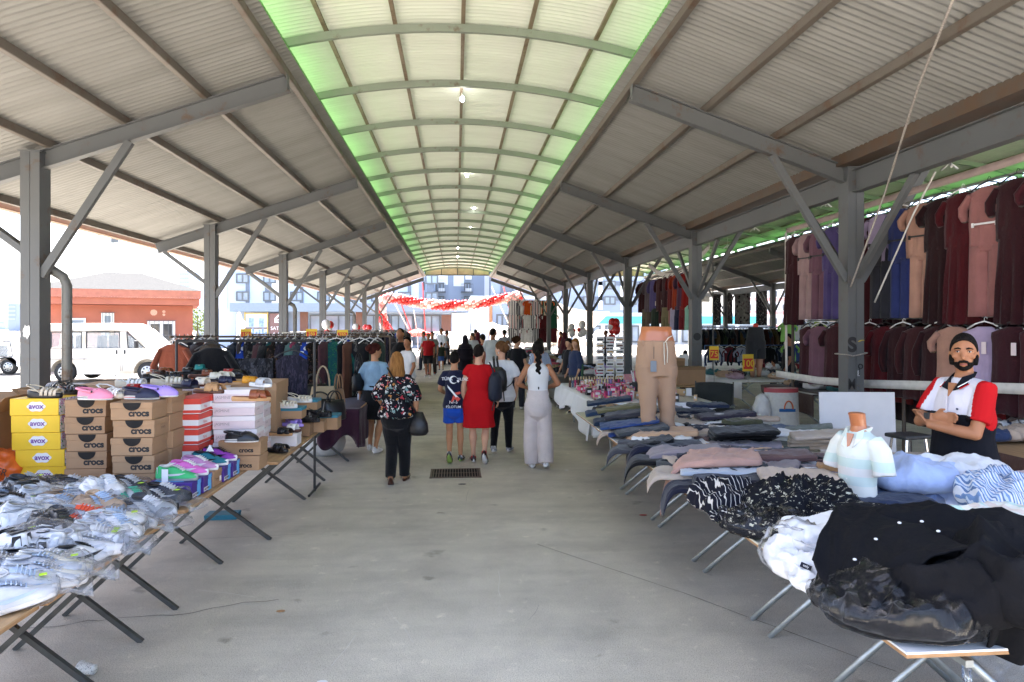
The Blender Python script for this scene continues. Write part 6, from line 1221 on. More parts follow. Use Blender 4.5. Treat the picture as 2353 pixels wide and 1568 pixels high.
# front rail
rail('low dark rail behind the sandals holding the black tee shirt and the two dark fabrics', (-3.15, 8.0, 0), (-1.62, 8.0, 0), 1.73, True, BLK)
garment('hanging_shirt', 'plain black long sleeved top on the front left rail', (AY(488, 800, 7.95).x, 7.95, 1.74), .05, 'top', .42, .72, black, 1, 'garments on the front left rail', sl=.4, cat='shirt')
garment('fabric_length', 'dark grey marbled cloth hanging beside the black top', (AY(574, 800, 7.97).x, 7.97, 1.62), 0, 'panel', .52, .62, PRN[4], 2, 'garments on the front left rail', None, cat='cloth'); garment('fabric_length', 'narrow black beaded cloth between the marbled cloth and the dark tunic', (AY(625, 800, 7.97).x, 8.0, 1.62), 0, 'panel', .16, .75, PRN[3], 3, 'garments on the front left rail', None, cat='cloth')
garment('hanging_tunic', 'dark indigo sleeveless tunic with a slit neck at the end of the front rail', (AY(671, 800, 7.85).x, 7.85, 1.66), .05, 'dress', .36, .86, PRN[5], 4, 'garments on the front left rail', sl=0, flare=.06, cat='tunic')
LRK = random.Random(21)
def fill(gp, lab, x0, x1, Y, z, n, cols, kinds, L_, face, cat='garment', skew=.25):
    for i in range(n):
        x = x0+(x1-x0)*(i+.5)/n; m_ = cols[i % len(cols)] if not isinstance(cols[i % len(cols)], str) else cloth(cols[i % len(cols)]); kd = kinds[i % len(kinds)]
        nm = m_.name.replace('fabric_', ''); rz = pi/2+LRK.uniform(-skew, skew) if not face else LRK.uniform(-.15, .15)
        garment('hanging_garment', lab, (x, Y+LRK.uniform(-.04, .04), z+.02), rz, kd, .42, L_*LRK.uniform(.9, 1.05), m_, LRK.randrange(4), gp, 'bw'[i % 2], cat, sl=(.22 if i % 2 else .5) if kd == 'top' else 0)
rail('long reddish rail of printed dresses behind the front rail', (-4.2, 11, 0), (-1.05, 11, 0), 1.73)
c2 = [cloth(h_) for h_ in DK]+PRN
fill('side-on clothes on the long reddish rail', 'dark garment hanging side-on in the row on the long reddish rail', -3.45, -2.25, 11, 1.73, 20, LRK.sample(c2, 14)+[cloth('4a6a6a'), cloth('7a2f4a')], ['top', 'dress'], .85, False)
gx = lambda x: AY(x, 800, 11).x
for lab, x, m_, kd, L_, sl_, rz in (('blue and white swirl printed top beside the dark tunic', 712, PRN[1], 'top', .8, .2, .3), ('black and brown leaf print dress on the long rail', 728, PRN[3], 'dress', 1.0, 0, .9), ('dark brown print dress next to the green one', 742, PRN[3], 'dress', 1.0, 0, 1.0), ('plum dress squeezed left of the green weave dress', 750, cloth('4a2e33'), 'dress', .95, 0, 1.2), ('green and blue weave patterned dress facing the aisle', 774, PRN[2], 'dress', .98, .45, 0), ('black dress between the green dress and the leaf print', 797, black, 'dress', 1.0, 0, 1.0), ('rust print dress beside the grey leaf dress', 805, cloth('5a3a2c'), 'dress', .95, 0, 1.2), ('charcoal dress with white leaf print facing the aisle', 828, PRN[0], 'dress', 1.05, .3, 0), ('second charcoal white leaf dress half behind the first', 850, PRN[0], 'dress', 1.0, 0, .6), ('dark green dress at the right end of the long rail', 868, cloth('20382e'), 'dress', 1.0, 0, 1.1)):
    garment('hanging_dress', lab, (gx(x), 10.95, 1.74), rz, kd, .42, L_, m_, 2, 'dresses on the long reddish rail', 'w', 'dress', sl=sl_)
# rust brown sweater rail
rail('rail of side-on clothes in front of the salmon house', (AY(390, 800, 10.1).x, 10.1, 0), (-3.75, 10.9, 0), 1.74, False)
garment('hanging_sweater', 'rust brown long sleeved sweater on a white hanger', (AY(399, 800, 9.9).x, 9.9, 1.73), .0, 'top', .42, .66, cloth('8a4a36'), 3, None, 'w', 'sweater', sl=.5)
fill('side-on clothes behind the rust sweater', 'thin garment hanging side-on behind the rust sweater', -4.15, -3.6, 10.45, 1.74, 10, ['9a6a48', '5a4a3c', '3c4a40', '38404a', '2c2c34', '4a3c50', '6a6a6a', '3a2c2c'], ['top'], .7, False)
# further rails down the left side
for k, (Y, xa, xb, lab) in enumerate(((14.6, -4.4, -1.5, 'third'), (18.6, -4.6, -1.6, 'fourth'), (23.5, -4.7, -1.7, 'fifth'), (29, -4.8, -1.9, 'sixth'))):
    rail(lab+' clothes rail down the left side of the aisle', (xa, Y, 0), (xb, Y, 0), 1.72, True, GALV if k % 2 else RUST)
    fill('clothes on the '+lab+' left rail', 'garment in the packed row on the '+lab+' left rail', xa+.1, xb-.1, Y, 1.72, 22-2*k, LRK.sample(c2, 12)+[cloth(('2d4a86', '7c8aa8', '6a2f36', 'b8b4ae')[k])], ['dress', 'top'], .95, False, skew=.7)
# price cards on the rails
PY = mat('yellow_price_card', (.75, .5, .03), rough=.6, var=.03); PR = mat('red_price_card', (.6, .03, .02), rough=.6, var=.03)
def price(lab, x, y, Y, s, w_=.22, h_=.2, red_=True, pole=0):
    p = AY(x, y, Y); t = thing('price_sign', lab, 'price sign', p, rr(-.15, .15)); MB().box((0, 0, 0), (w_, .008, h_)).build('card', PY if red_ else PR, t); MB().box((0, -.006, -.02 if len(s) < 5 else 0), (w_*.84, .005, h_*.62)).build('number_panel', PR if red_ else PY, t)
    text(s, h_*.55, PY if red_ else PR, t, (0, -.01, -.02), bold=.002)
    MB().tube([(0, 0, -h_/2), (0, 0, -h_/2-max(.12, pole))], .006, 6).build('stick', GALV, t); return t
price('tilted yellow and red price sign reading 150 above the front left rail', 565, 766, 11, '150', .16, .13); price('yellow price sign reading 250 above the blue swirl top', 716, 765, 11, '250', .17, .12); price('yellow price sign reading 250 above the green weave dress', 787, 767, 11, '250', .17, .12)
# handbag stall, purple cloth table and white sack (left)
table('table of handbags beyond the shoe stall', -2.6, -1.45, 8.3, 9.2, .75, PLY, EDGE, IRON, (8.5, 9.0), -1.6, -2.3)
def handbag(lab, p, d, m_, rz=0, hh=.16, name='handbag', par=None):
    t = thing(name, lab, 'handbag', p, rz) if par is None else par; w_, dp, h_ = d
    q = MB(); q.loft([ell((0, 0, z*h_), w_/2*a, dp/2*b_, 20) for z, a, b_ in ((0, .9, .9), (.05, 1.0, 1.0), (.5, 1.0, .9), (.85, .92, .6), (1, .88, .3))]); o = q.build('bag_body', m_, t, True)
    for s_ in (-1, 1): MB().tube([(w_*.27*cos(a), s_*dp*.14, h_*.95+hh*sin(a)) for a in [pi*i/10 for i in range(11)]], .009, 6).build('handle', m_, t, True)
    return t
BLF = mat('black_bag_leather', hx('17171a'), rough=.42, var=.1, vs=8, bump=.15, bs=30)
for i, (lab, x, y, z, d, m_, rz, hh) in enumerate((('black shoulder bag at the front of the handbag table', 735, 962, .76, (.4, .2, .24), BLF, .2, .1), ('black studded bag left of the front black bag', 712, 955, .76, (.3, .2, .2), BLF, -.3, .1), ('beige handbag with tall handles', 742, 925, .95, (.3, .14, .2), cloth('a8977c'), .1, .26), ('tan handbag hanging at the right of the handbag table', 778, 945, .82, (.24, .14, .28), cloth('86684c'), 1.2, .2), ('black handbag at the back of the table', 720, 930, .9, (.36, .2, .26), BLF, .4, .14), ('second black handbag at the right end', 768, 965, .76, (.34, .2, .24), BLF, .9, .12))):
    handbag(lab, G(x, y, z), d, m_, rz, hh)
t = table('table under the purple cloth left of the walking women', -2.4, -1.32, 9.35, 11.8, .76, PLY, EDGE, IRON, (9.7, 11.4), -1.5, -2.2)
PCL = cloth('3a1f33')
def pcf(u, v):
    y = 9.3+2.6*u
    if v < .3: return (-2.3+1.0*v/.3, y, .775)
    k = (v-.3)/.7; return (-1.3+(.06*sin(u*34)+.03*sin(u*13))*k-.05*k, y, .774-(.46+.14*sin(u*6))*k)
q = MB(); q.grid(pcf, 50, 14); o = q.build('tablecloth', PCL, None, True); o.modifiers.new('t', 'SOLIDIFY').thickness = .005; tag(o, 'purple cloth hanging off the table behind the denim shirt woman', 'tablecloth')
def pcg(u, v):
    x = -1.85+.56*u
    if v < .2: return (x, 9.5-.2*v/.2, .778)
    k = (v-.2)/.8; return (x, 9.27-.05*sin(u*14)*k, .777-(.44+.1*sin(u*7))*k)
q = MB(); q.grid(pcg, 30, 10); o = q.build('tablecloth', PCL, None, True); o.modifiers.new('t', 'SOLIDIFY').thickness = .005; tag(o, 'purple cloth end facing the handbag table', 'tablecloth')
for i in range(14): HP('small printed blouse heaped on the purple cloth table', 800+LRK.uniform(-20, 20), 855+LRK.uniform(-12, 14), .78, .18, .16, .07, i, (PRN[0], PRN[3], cloth('5a2a38'), cloth('2d4a3c'), PRN[2], cloth('6a6a72'))[i % 6], 90+i % 5, 'blouse', 'blouse', amp=.02, sc=9)['group'] = 'blouses on the purple cloth'
SACK = mat('white_sack_film', (.62, .62, .62), rough=.35, var=.1, vs=9, bump=.8, bs=16)
p = G(745, 1045, 0); q = MB(); q.ball((0, 0, .2), (.3, .26, .22), 40, 24); o = q.build('plastic_sack', SACK, None, True, (p.x, p.y, 0)); wrinkle(o, .035, 7, seed=3); tag(o, 'crumpled white plastic sack on the floor under the handbag table', 'sack')
# tables further down the aisle (both sides)
for k, (x0, x1, y0, y1, c, lab) in enumerate(((-2.6, -1.5, 15.2, 18.2, '3a2430', 'dark red cloth, left of the aisle'), (-2.8, -1.7, 19.4, 23, '32303a', 'dark cloth, left of the aisle further on'), (2.3, 3.8, 15.2, 19, '55504a', 'grey cloth, right of the aisle'), (2.5, 3.9, 20, 25, '6a5a52', 'brown cloth, right of the aisle further on'), (2.6, 4.0, 27, 33, '3c3a40', 'dark grey cloth, far right of the aisle'))):
    t = thing('stall_table', 'stall table under a '+lab, 'table', ((x0+x1)/2, (y0+y1)/2, 0)); w_, d_ = x1-x0, y1-y0
    b = MB()
    for s_ in (-1, 1): b.tube([(s_*(w_/2-.1), -d_/2+.2, 0), (s_*(w_/2-.1), -d_/2+.2, .74)], .02, 6); b.tube([(s_*(w_/2-.1), d_/2-.2, 0), (s_*(w_/2-.1), d_/2-.2, .74)], .02, 6)
    b.build('leg', IRON, t); b = MB(); rg = []
    for z, e in ((.76, -.02), (.755, 0), (.4, .02), (.16, .03)):
        rg.append([((-w_/2-e)*cx+0, (d_/2+e)*cy_, z+(.03*sin(i*1.7) if z < .3 else 0)) for i, (cx, cy_) in enumerate([(1-2*j/8, -1) for j in range(8)]+[(-1, -1+2*j/16) for j in range(16)]+[(-1+2*j/8, 1) for j in range(8)]+[(1, 1-2*j/16) for j in range(16)])])
    b.loft(rg); b.build('table_cover', cloth(c), t, True)
    for i in range(16): o = link('goods', heap_mesh(.2, .16, .1, (cloth(LRK.choice(DK)), whf, lsb, cloth('a84a5a'), cloth('8a7a5a'), PRN[i % 6])[i % 6], 200+i % 3, amp=.02, sc=8), None, (LRK.uniform(x0+.15, x1-.15), y0+d_*(i+.5)/16, .77), 0, i); o.name = 'heaped_clothing'; tag(o, 'small heap of clothing on the '+lab.split(',')[0]+', '+lab.split(', ')[1], 'clothing', 'heaps on the '+lab)
# ---- maroon dress stall on the right
XR = 5.86; BANDM = mat('white_webbing', (.66, .63, .6), rough=.9, var=.1, vs=10); PKB = mat('pinkish_webbing', (.42, .33, .31), rough=.9, var=.1)
def band_strip(label, pts, w_, m_):
    q = MB(); rows = []; P = [V(p) for p in pts]; out = []
    for i in range(len(P)-1): out += [P[i].lerp(P[i+1], j/10) for j in range(10)]
    out.append(P[-1])
    q.loft([[p+V((0, 0, w_/2)), p-V((0, 0, w_/2))] if abs((out[-1]-out[0]).normalized().z) < .7 else [p+V((0, w_/2, 0)), p-V((0, w_/2, 0))] for p in out], close=False, cap=False); o = q.build('webbing_band', m_, None, True); o.modifiers.new('t', 'SOLIDIFY').thickness = .01; return tag(o, label, 'band')
band_strip('pinkish webbing band along the top of the maroon dress stall', [(XR, 11.7, 3.58), (XR, 10.2, 3.6), (XR, 8.6, 3.63), (XR, 6.9, 3.64), (XR, 5.0, 3.68)], .09, PKB)
band_strip('white upright webbing at the left edge of the maroon dress stall', [(XR, 11.72, 3.56), (XR-.02, 11.68, 2.3), (XR-.05, 11.6, 1.08)], .07, BANDM)
band_strip('white webbing band along the lower edge of the maroon dress stall', [(XR-.24, 11.6, 1.06), (XR-.24, 10.2, 1.05), (XR-.24, 9.0, 1.1), (XR-.24, 7.5, 1.2), (XR-.24, 5.6, 1.32)], .11, BANDM)
t = thing('dress_rail', 'long steel rail carrying the upper row of dresses', 'clothes rail', (XR+.03, 8.4, 0)); MB().tube([(0, -3.4, 3.52), (0, 3.2, 3.5)], .014, 8).build('bar', GALV, t); MB().tube([(0.05, -3.4, 2.02), (0.05, 3.2, 1.98)], .014, 8).build('bar', GALV, t)
for y in (-3.35, .2, 3.2): MB().tube([(.03, y, 0), (.03, y, 3.52)], .025, 8).build('post', RUST, t)
DR = 'two-piece outfits in the upper row of the dress stall'
def at_plane(px_, X):  # where the sight line of column px_ meets the plane x = X
    r_ = ray(px_, 749); return r_.y*X/r_.x
UP = [(1830, 'very dark maroon outfit at the left end', '331219', 'dress', 0), (1860, 'dusty pink tee shirt and trousers, second from the left', '9a7f80', 'set', .22), (1889, 'mauve outfit left of the purple one', '6a4a58', 'set', .22), (1918, 'purple outfit just left of the steel column', '4b4070', 'set', .2), (2000, 'dark maroon outfit just right of the column', '3c1018', 'dress', .2), (2030, 'pale lilac tee over dark grey trousers', 'a091ac', 'lilac', .2), (2077, 'blue outfit under the slanting brace', '2c3566', 'set', .25), (2126, 'tan tee shirt and narrow trousers with a bow clip', 'a8806f', 'set', .2), (2172, 'almost black maroon outfit right of the tan one', '240d10', 'dress', .2), (2218, 'deep red long outfit', '420a12', 'dress', .25), (2278, 'dusty rose tee with wide trousers on a white clip hanger', '8f5f5c', 'rose', .25), (2345, 'dark maroon outfit at the right edge of the photo', '2e0e14', 'dress', .25), (2420, 'maroon outfit beyond the right edge', '3a1119', 'dress', .2)]
for i, (x, lab, h_, kd, sl_) in enumerate(UP):
    y = at_plane(x, XR); m_ = cloth(h_); rz = -pi/2+rr(-.1, .1)+.25
    t = thing('hanging_outfit', lab+' of the upper dress row', 'outfit', (XR-.04, y, 3.52), rz, DR)
    if kd == 'dress': link('top', hang_mesh('dress', .46, .62, m_, i, sl=sl_, d=.06, flare=.05), t); link('skirt', hang_mesh('dress', .40, 1.08, m_, i+1, flare=.28, d=.07, z0=0, fold=.5, k=11), t, (0, 0, -.52))
    else:
        link('top', hang_mesh('top', .44, .66, m_, i, sl=sl_ or .2, d=.06, flare=.02), t)
        m2 = cloth('33333a') if kd == 'lilac' else m_
        link('trousers', hang_mesh('trousers', .34 if kd != 'rose' else .44, 1.02, m2, i, d=.06, flare=.25, z0=0), t, (.02, -.015, -.5)); q = MB(); q.box((.02, -.075, -.5), (.3, .012, .02)); q.box((-.11, -.085, -.51), (.02, .02, .05)); q.box((.15, -.085, -.51), (.02, .02, .05)); q.build('clip_hanger', WHC if kd == 'rose' else BLK, t)
    link('hanger', HG['b' if i % 3 else 'w'], t)
LOW = [(1862, '35121a', 'maroon dress', 0), (1885, '6a4a58', 'mauve dress with a waist tie', .2), (1922, '3a1a20', 'dark brown dress', .2), (1998, '4a1016', 'red brown dress', 0), (2035, '511018', 'dark red dress', .3), (2075, '2f1216', 'dark maroon blouse', .5), (2115, '38171a', 'brown maroon cardigan', .5), (2158, '2c0f13', 'dark maroon blouse', .5), (2195, 'a27a6a', 'tan long top behind the vendor', .2), (2262, 'a795b2', 'pale lilac tee with a paper tag right of the vendor', .3), (2330, '33121a', 'dark maroon dress with a white tag at the right edge', 0), (2400, '3a1018', 'maroon dress', 0)]
for i, (x, h_, lab, sl_) in enumerate(LOW):
    y = at_plane(x, XR-.1); o = garment('hanging_dress', lab+' of the lower dress row'+('' if 'vendor' in lab or 'edge' in lab else ', '+nth[i % 8]+' from the left' if i else ', leftmost'), (XR-.1, y, 1.98), -pi/2+.3, 'dress', .46, .92, cloth(h_), i % 4, 'lower row of the dress stall', 'bw'[i % 2], 'dress', sl=sl_, flare=.1)
    if i in (9, 10): MB().box((.05, -.085, -.32), (.05, .006, .13)).build('paper_tag', PINK, o)
for i in range(18):
    garment('hanging_dress', 'maroon or red dress in the dim second line behind the dress stall', (XR+.75+.25*(i % 2), 4.6+.42*i, 2.3-.25*(i % 3)), -pi/2+rr(-.2, .2), 'dress', .5, 1.25, cloth(('3a1016', '5a1218', '2a0d12', '6a1a1c', '40141a')[i % 5]), i % 4, 'dim second line of dresses', 'b', 'dress', sl=.2)
# maroon net curtain closing the back of the stall
q = MB(); q.grid(lambda u, v: (XR+1.35+.05*sin(u*40), 4.2+7.8*u, 2.35-2.0*v), 80, 6); o = q.build('backdrop_curtain', cloth('2a0c12'), None, True); o.modifiers.new('t', 'SOLIDIFY').thickness = .01; tag(o, 'dark maroon curtain closing the back of the dress stall', 'curtain')
# ropes at the first right column
X1 = .09+5.2
cable('thin rope slanting from the roof down to the first right column', [AY(2190, 0, 5.15), AY(2110, 200, 6.2), AY(2035, 440, 7.9), AY(1955, 660, 8.6)], .012, ROPE, 'rope'); cable('pale twisted rope slanting from the brace towards the dress stall', [AY(2150, 395, 7.6), AY(2100, 490, 7.9), AY(2010, 695, 8.6)], .011, BANDM, 'rope')
cable('pale rope tied round the first right column', [(X1-.15, 8.62, 1.52), (X1-.06, 8.63, 1.5), (X1+.14, 8.63, 1.54), (X1+.14, 8.9, 1.54), (X1-.15, 8.9, 1.52), (X1-.15, 8.62, 1.52)], .009, ROPE, 'rope')
q = MB(); q.tube([(X1+.23, 8.95, 0), (X1+.23, 8.95, 2.9)], .05, 10); tag(q.build('standing_pipe', steel_mat('old_pipe', (.15, .15, .14), .47), None, True), 'rusty steel pipe standing right of the first right column', 'pipe')
text('S', .26, mat('spray_paint', (.02, .02, .022), var=0), HALL, (X1-.056, ROWS[1]-.119, 1.64), bold=.012, name='spray_letter'); text('M', .2, MATS['spray_paint'], HALL, (X1-.06, ROWS[1]-.119, 1.12), bold=.004, name='spray_letter', sx=.7)
q = MB(); q.tube([(X1+.06+.03*cos(a), ROWS[1]-.118, 1.36+.03*sin(a)) for a in [k*pi/8 for k in range(17)]], .008, 6); q.box((X1+.045, ROWS[1]-.117, 1.3), (.012, .003, .1)); q.build('spray_mark', MATS['spray_paint'], HALL); text('soul', .045, TW, HALL, (X1+.03, ROWS[1]-.1195, 1.27), rot=(pi/2, pi/2, 0), name='sticker_lettering'); q = MB(); q.prism([(X1+.07+.05*cos(k), 1.7+.016*sin(k*1.3)) for k in range(6)], 'Y', ROWS[1]-.118, ROWS[1]-.1165); q.build('yellow_mark', mat('yellow_chalk', (.5, .35, .04), var=.3, vs=30), HALL)
q = MB(); q.tube([(X1, ROWS[2]-.118, 1.66), (X1, ROWS[2]-.121, 1.66)], .085, 20); q.build('spray_dot', MATS['spray_paint'], HALL)
t = MB().box((4.98, 14.62, 1.07), (.19, .01, .42)).build('notice_sheet', WHC); tag(t, 'blank white sheet fixed to the second right column', 'notice')
# ---- middle hanging stall between the second and third right columns
def sagband(label, ya, yb, z, sag, w_, X=XR): return band_strip(label, [(X, ya+(yb-ya)*k/6, z-sag*4*(k/6)*(1-k/6)) for k in range(7)], w_, BANDM)
sagband('white webbing sagging above the hanging tops at the second right column', 15.4, 20.4, 3.75, .5, .14); sagband('white webbing below the hanging tops at the second right column', 15.4, 20.8, 2.52, -.06, .13)
rail('high rail of red and maroon tops behind the second right column', (XR+.04, 15.3, 0), (XR+.04, 20.6, 0), 3.35, True, IRON)
mc = ['3c1a20', '5a5056', '4f4876', '38181e', '301018', '5e1014', '8a2f14', '4a2f44', '7c1210', '38141a']
mn = ['maroon', 'grey mauve', 'slate purple', 'dark maroon', 'very dark maroon', 'deep red', 'orange red', 'plum', 'bright red', 'dark wine']
for i in range(10):
    y = at_plane(1478+13*i, XR); garment('hanging_blouse', mn[i]+' long top on the high rail behind the second right column', (XR, y, 3.36), -pi/2+rr(-.3, .3)+.4, 'dress', .42, .95, cloth(mc[i]), i % 4, 'long tops on the high rail', 'b', 'top', sl=.3); garment('hanging_trousers', ('taupe', 'grey brown', 'rose', 'wine', 'brown red', 'pale rose', 'red', 'lilac', 'maroon', 'rust')[i]+' trousers below the high rail', (XR+.06, y, 2.75), -pi/2+rr(-.3, .3)+.4, 'trousers', .34, .7, cloth(('6a5450', '5c5048', '8a5a56', '4a1a20', '3c1a1c', '9a6a62', '6a1416', '7c7088', '40181e', '6a2a1e')[i]), i % 4, 'trousers below the high rail', None, 'trousers')
for i, (x, h_, nm_, kd) in enumerate(((1486, '6a6050', 'grey brown', 'trousers'), (1508, '24302a', 'dark green', 'dress'), (1532, '6f684e', 'khaki', 'trousers'), (1553, '9c98b4', 'pale lilac', 'dress'), (1563, '1f2440', 'navy', 'trousers'), (1574, '6a1c24', 'wine red', 'trousers'), (1588, '7fb0a2', 'mint green', 'dress'))): garment('hanging_trousers', nm_+' piece in the row under the lower white webbing', (XR-.03, at_plane(x, XR), 2.5), -pi/2+.4, kd, .36, .62, cloth(h_), i, 'pieces under the lower white webbing', None, 'trousers')
# ---- striped shirts at the far right end of the aisle
STRP = [stripe_mat('navy_white_stripe', [lin((.08, .09, .2)), lin((.85, .85, .86))], 9, 'X'), stripe_mat('red_white_navy_stripe', [lin((.55, .08, .1)), lin((.85, .85, .86)), lin((.08, .09, .2)), lin((.85, .85, .86))], 5, 'X'), stripe_mat('green_orange_stripe', [lin((.1, .35, .25)), lin((.85, .8, .7)), lin((.8, .4, .1)), lin((.1, .1, .15))], 5, 'X'), cloth('c2531c'), cloth('4a1018'), cloth('d8d8da'), cloth('1b4a38')]
SN = ['navy and white striped', 'red, white and navy striped', 'green and orange striped', 'plain orange', 'dark red', 'white', 'dark green']
t = thing('display_rack', 'tall frame of striped shirts closing the right side of the far aisle', 'clothes rail', (4.6, 41, 0))
for z in (3.45, 2.65, 1.8): MB().tube([(-1.3, 0, z), (1.3, 0, z+.1)], .02, 6).build('bar', GALV, t)
for x in (-1.28, 1.28): MB().tube([(x, 0, 0), (x, 0, 3.6)], .025, 6).build('post', GALV, t)
band_strip('white cord swag above the striped shirts', [(3.4, 40.9, 3.7), (4.0, 40.9, 3.35), (4.6, 40.9, 3.3), (5.3, 40.9, 3.7)], .1, BANDM)
for r_, z in enumerate((3.47, 2.67, 1.82)):
    for i in range(11):
        k = (0, 1, 0, 5, 3, 2, 1, 2, 2, 3, 6)[i] if r_ == 0 else (1, 0, 0, 1, 5, 0, 1, 0, 4, 4, 6)[i] if r_ == 1 else (0, 1, 0, 5, 5, 1, 0, 4, 4, 4, 4)[i]
        garment('hanging_shirt', SN[k]+' shirt in the '+('top', 'middle', 'lower')[r_]+' row of the far shirt frame', (3.4+.24*i, 40.95+.05*(i % 2), z+.05), rr(-.6, .6), 'top', .6, .9, STRP[k], i % 4, SN[k]+' shirts, '+('top', 'middle', 'lower')[r_]+' row', 'w', 'shirt', sl=.22)
# ---- second hall: rugs, dark rails, tables, sacks
RG = [print_mat('rug_grey_'+str(i), lin(c), [lin((.5, .5, .5)), lin((.16, .15, .17)), lin((.36, .3, .32)), lin(c)], s_, .5, stretch=(1.5, 1, 1)) for i, (c, s_) in enumerate((((.3, .28, .3), 9), ((.42, .42, .42), 7), ((.2, .2, .22), 14)))]
for i, (x0, x1, y0, y1, Y, lab) in enumerate(((1637, 1657, 676, 748, 38, 'narrow dark purple'), (1672, 1684, 673, 745, 38, 'narrow grey'), (1688, 1724, 670, 746, 38, 'wide pale grey'), (1737, 1763, 664, 748, 36, 'black and white'))):
    a, b_ = AY(x0, y0, Y), AY(x1, y1, Y); w_ = b_.x-a.x; q = MB(); q.grid(lambda u, v: ((u-.5)*w_, .02*sin(u*9), -(a.z-b_.z)*v), 12, 4); o = q.build('hanging_rug', (RG[2], RG[0], RG[1], RG[2])[i], None, True, ((a.x+b_.x)/2, Y, a.z)); o.modifiers.new('t', 'SOLIDIFY').thickness = .02; tag(o, lab+' patterned rug hanging in the second hall', 'rug', 'rugs in the second hall')
rail('blue topped rail of dark clothes in the second hall', (8.6, 24, 0), (12.4, 24, 0), 1.85, True, mat('blue_rail', (.05, .12, .3))); fill('dark clothes on the blue rail', 'dark garment in the row on the blue topped rail', 8.7, 12.2, 24, 1.85, 26, ['15171f', '1c2029', '3a1f1a', '1f2e44', '4a3a24', '121316', '26301f', '20242c'], ['top'], .75, False, skew=.8)
rail('lower rail of clothes in the second hall', (8.2, 22, 0), (11.5, 22, 0), 1.25, True, MATS['blue_rail']); fill('clothes on the lower second hall rail', 'small garment on the lower rail of the second hall', 8.4, 11.4, 22, 1.25, 16, ['1f2c4a', '9a9aa6', '15171f', '5a1c24', '12141a', '8c90a0'], ['top'], .5, True)
rail('rail of light green, white and blue tee shirts in the second hall', (10.2, 20.5, 0), (12.2, 20.5, 0), 2.12, True, BANDM)
for i, (h_, nm_) in enumerate((('8fc46a', 'lime green'), ('c9c9cc', 'white'), ('3a6a9a', 'blue'), ('d0d0d4', 'white printed'), ('9aa860', 'olive lime'), ('1c1c22', 'black'), ('b9b9c8', 'pale lilac'), ('45506a', 'slate'))): garment('hanging_shirt', nm_+' tee shirt on the pale rail of the second hall', (10.3+.24*i, 20.5, 2.12), rr(-.3, .3), 'top', .42, .62, cloth(h_), i % 4, 'tee shirts on the pale rail', 'w', 'shirt', sl=.2)
for i, (h_, nm_) in enumerate((('7fb05a', 'lime'), ('2b3868', 'royal blue'), ('4a86b0', 'sky blue'), ('a8483a', 'coral'), ('262a34', 'dark'), ('b02a4a', 'crimson'), ('8ec090', 'pale green'))): garment('hanging_shirt', nm_+' top in the row below the tee shirts of the second hall', (10.4+.26*i, 20.55, 1.45), rr(-.3, .3), 'top', .4, .6, cloth(h_), i % 4, 'tops below the tee shirts', 'w', 'shirt', sl=.2)
table('table with a hanging white cloth in the second hall', 5.75, 7.6, 13.6, 15.6, .75, WBOARD, EDGE, GALV, (13.9, 15.2), 5.95, 6.8, False, dir=1)
q = MB(); q.grid(lambda u, v: (5.72+.03*sin(u*25)*v+(1.6*(1-v*5) if v < .2 else 0), 13.3+2.4*u, .765 if v < .2 else .763-(.22+.14*(1-u))*(v-.2)/.8), 40, 10); o = q.build('tablecloth', CLW, None, True); o.modifiers.new('t', 'SOLIDIFY').thickness = .004; tag(o, 'creased white cloth on the second hall table', 'tablecloth')
table('table with a brown cloth behind the white tool bag', 5.95, 7.8, 11.0, 12.9, .75, WBOARD, EDGE, GALV, (11.3, 12.6), 6.1, 7.0, False, dir=1)
q = MB(); q.grid(lambda u, v: (5.92+.03*sin(u*20)*v+(1.6*(1-v*4) if v < .25 else 0), 10.9+2.0*u, .765 if v < .25 else .763-(.4-.25*u)*(v-.25)/.75), 40, 10); o = q.build('tablecloth', cloth('453430'), None, True); o.modifiers.new('t', 'SOLIDIFY').thickness = .004; tag(o, 'brown cloth drooping off the second hall table', 'tablecloth')
table('brown topped table behind the vendor', 5.0, 6.5, 5.2, 6.6, .72, PLY, EDGE, IRON, (5.5, 6.3), 5.2, 6.0, True); q = MB(); q.grid(lambda u, v: (4.98+.02*sin(u*20)*v, 5.1+1.6*u, .735-.6*v), 20, 6); o = q.build('tablecloth', cloth('4a322c'), None, True); o.modifiers.new('t', 'SOLIDIFY').thickness = .004; tag(o, 'brown cloth on the table behind the vendor', 'tablecloth'); 
table('long second hall table in the background', 8.0, 10.5, 16.5, 18.5, .75, WBOARD, EDGE, GALV, (17, 18), 8.2, 9.4, False, dir=1)
for i in range(46):
    zone = i % 3; x, y = ((LRK.uniform(5.85, 7.4), LRK.uniform(13.6, 15.4)), (LRK.uniform(6.05, 7.6), LRK.uniform(11.1, 12.7)), (LRK.uniform(8.1, 10.3), LRK.uniform(16.6, 18.4)))[zone]; cols_ = ['1a1c28', 'a88a94', 'c3beb8', '7a1c28', '3a6a70', 'b89a80', '24242a', '8a8894', '5a2f3a', 'd0cfd2']; h_ = cols_[LRK.randrange(10)]
    o = link('heaped_clothing', heap_mesh(.2, .17, .11, cloth(h_), 300+i % 4, amp=.025, sc=8), None, (x, y, .767), 0, i*1.3); tag(o, 'small heap of clothing on the '+('white cloth', 'brown cloth', 'long background')[zone]+' table of the second hall', 'clothing', 'heaps of clothing on the '+('white', 'brown', 'long')[zone]+' second hall table')
for i in range(8): HP('folded garment on the table behind the vendor', 2290+rr(-40, 60), 985+rr(-10, 15), .74, .2, .16, .12, i, (cloth('2d3a5a'), bei, cloth('6a5a50'), whf)[i % 4], 310+i % 4, amp=.02, sc=8)['group'] = 'garments behind the vendor'
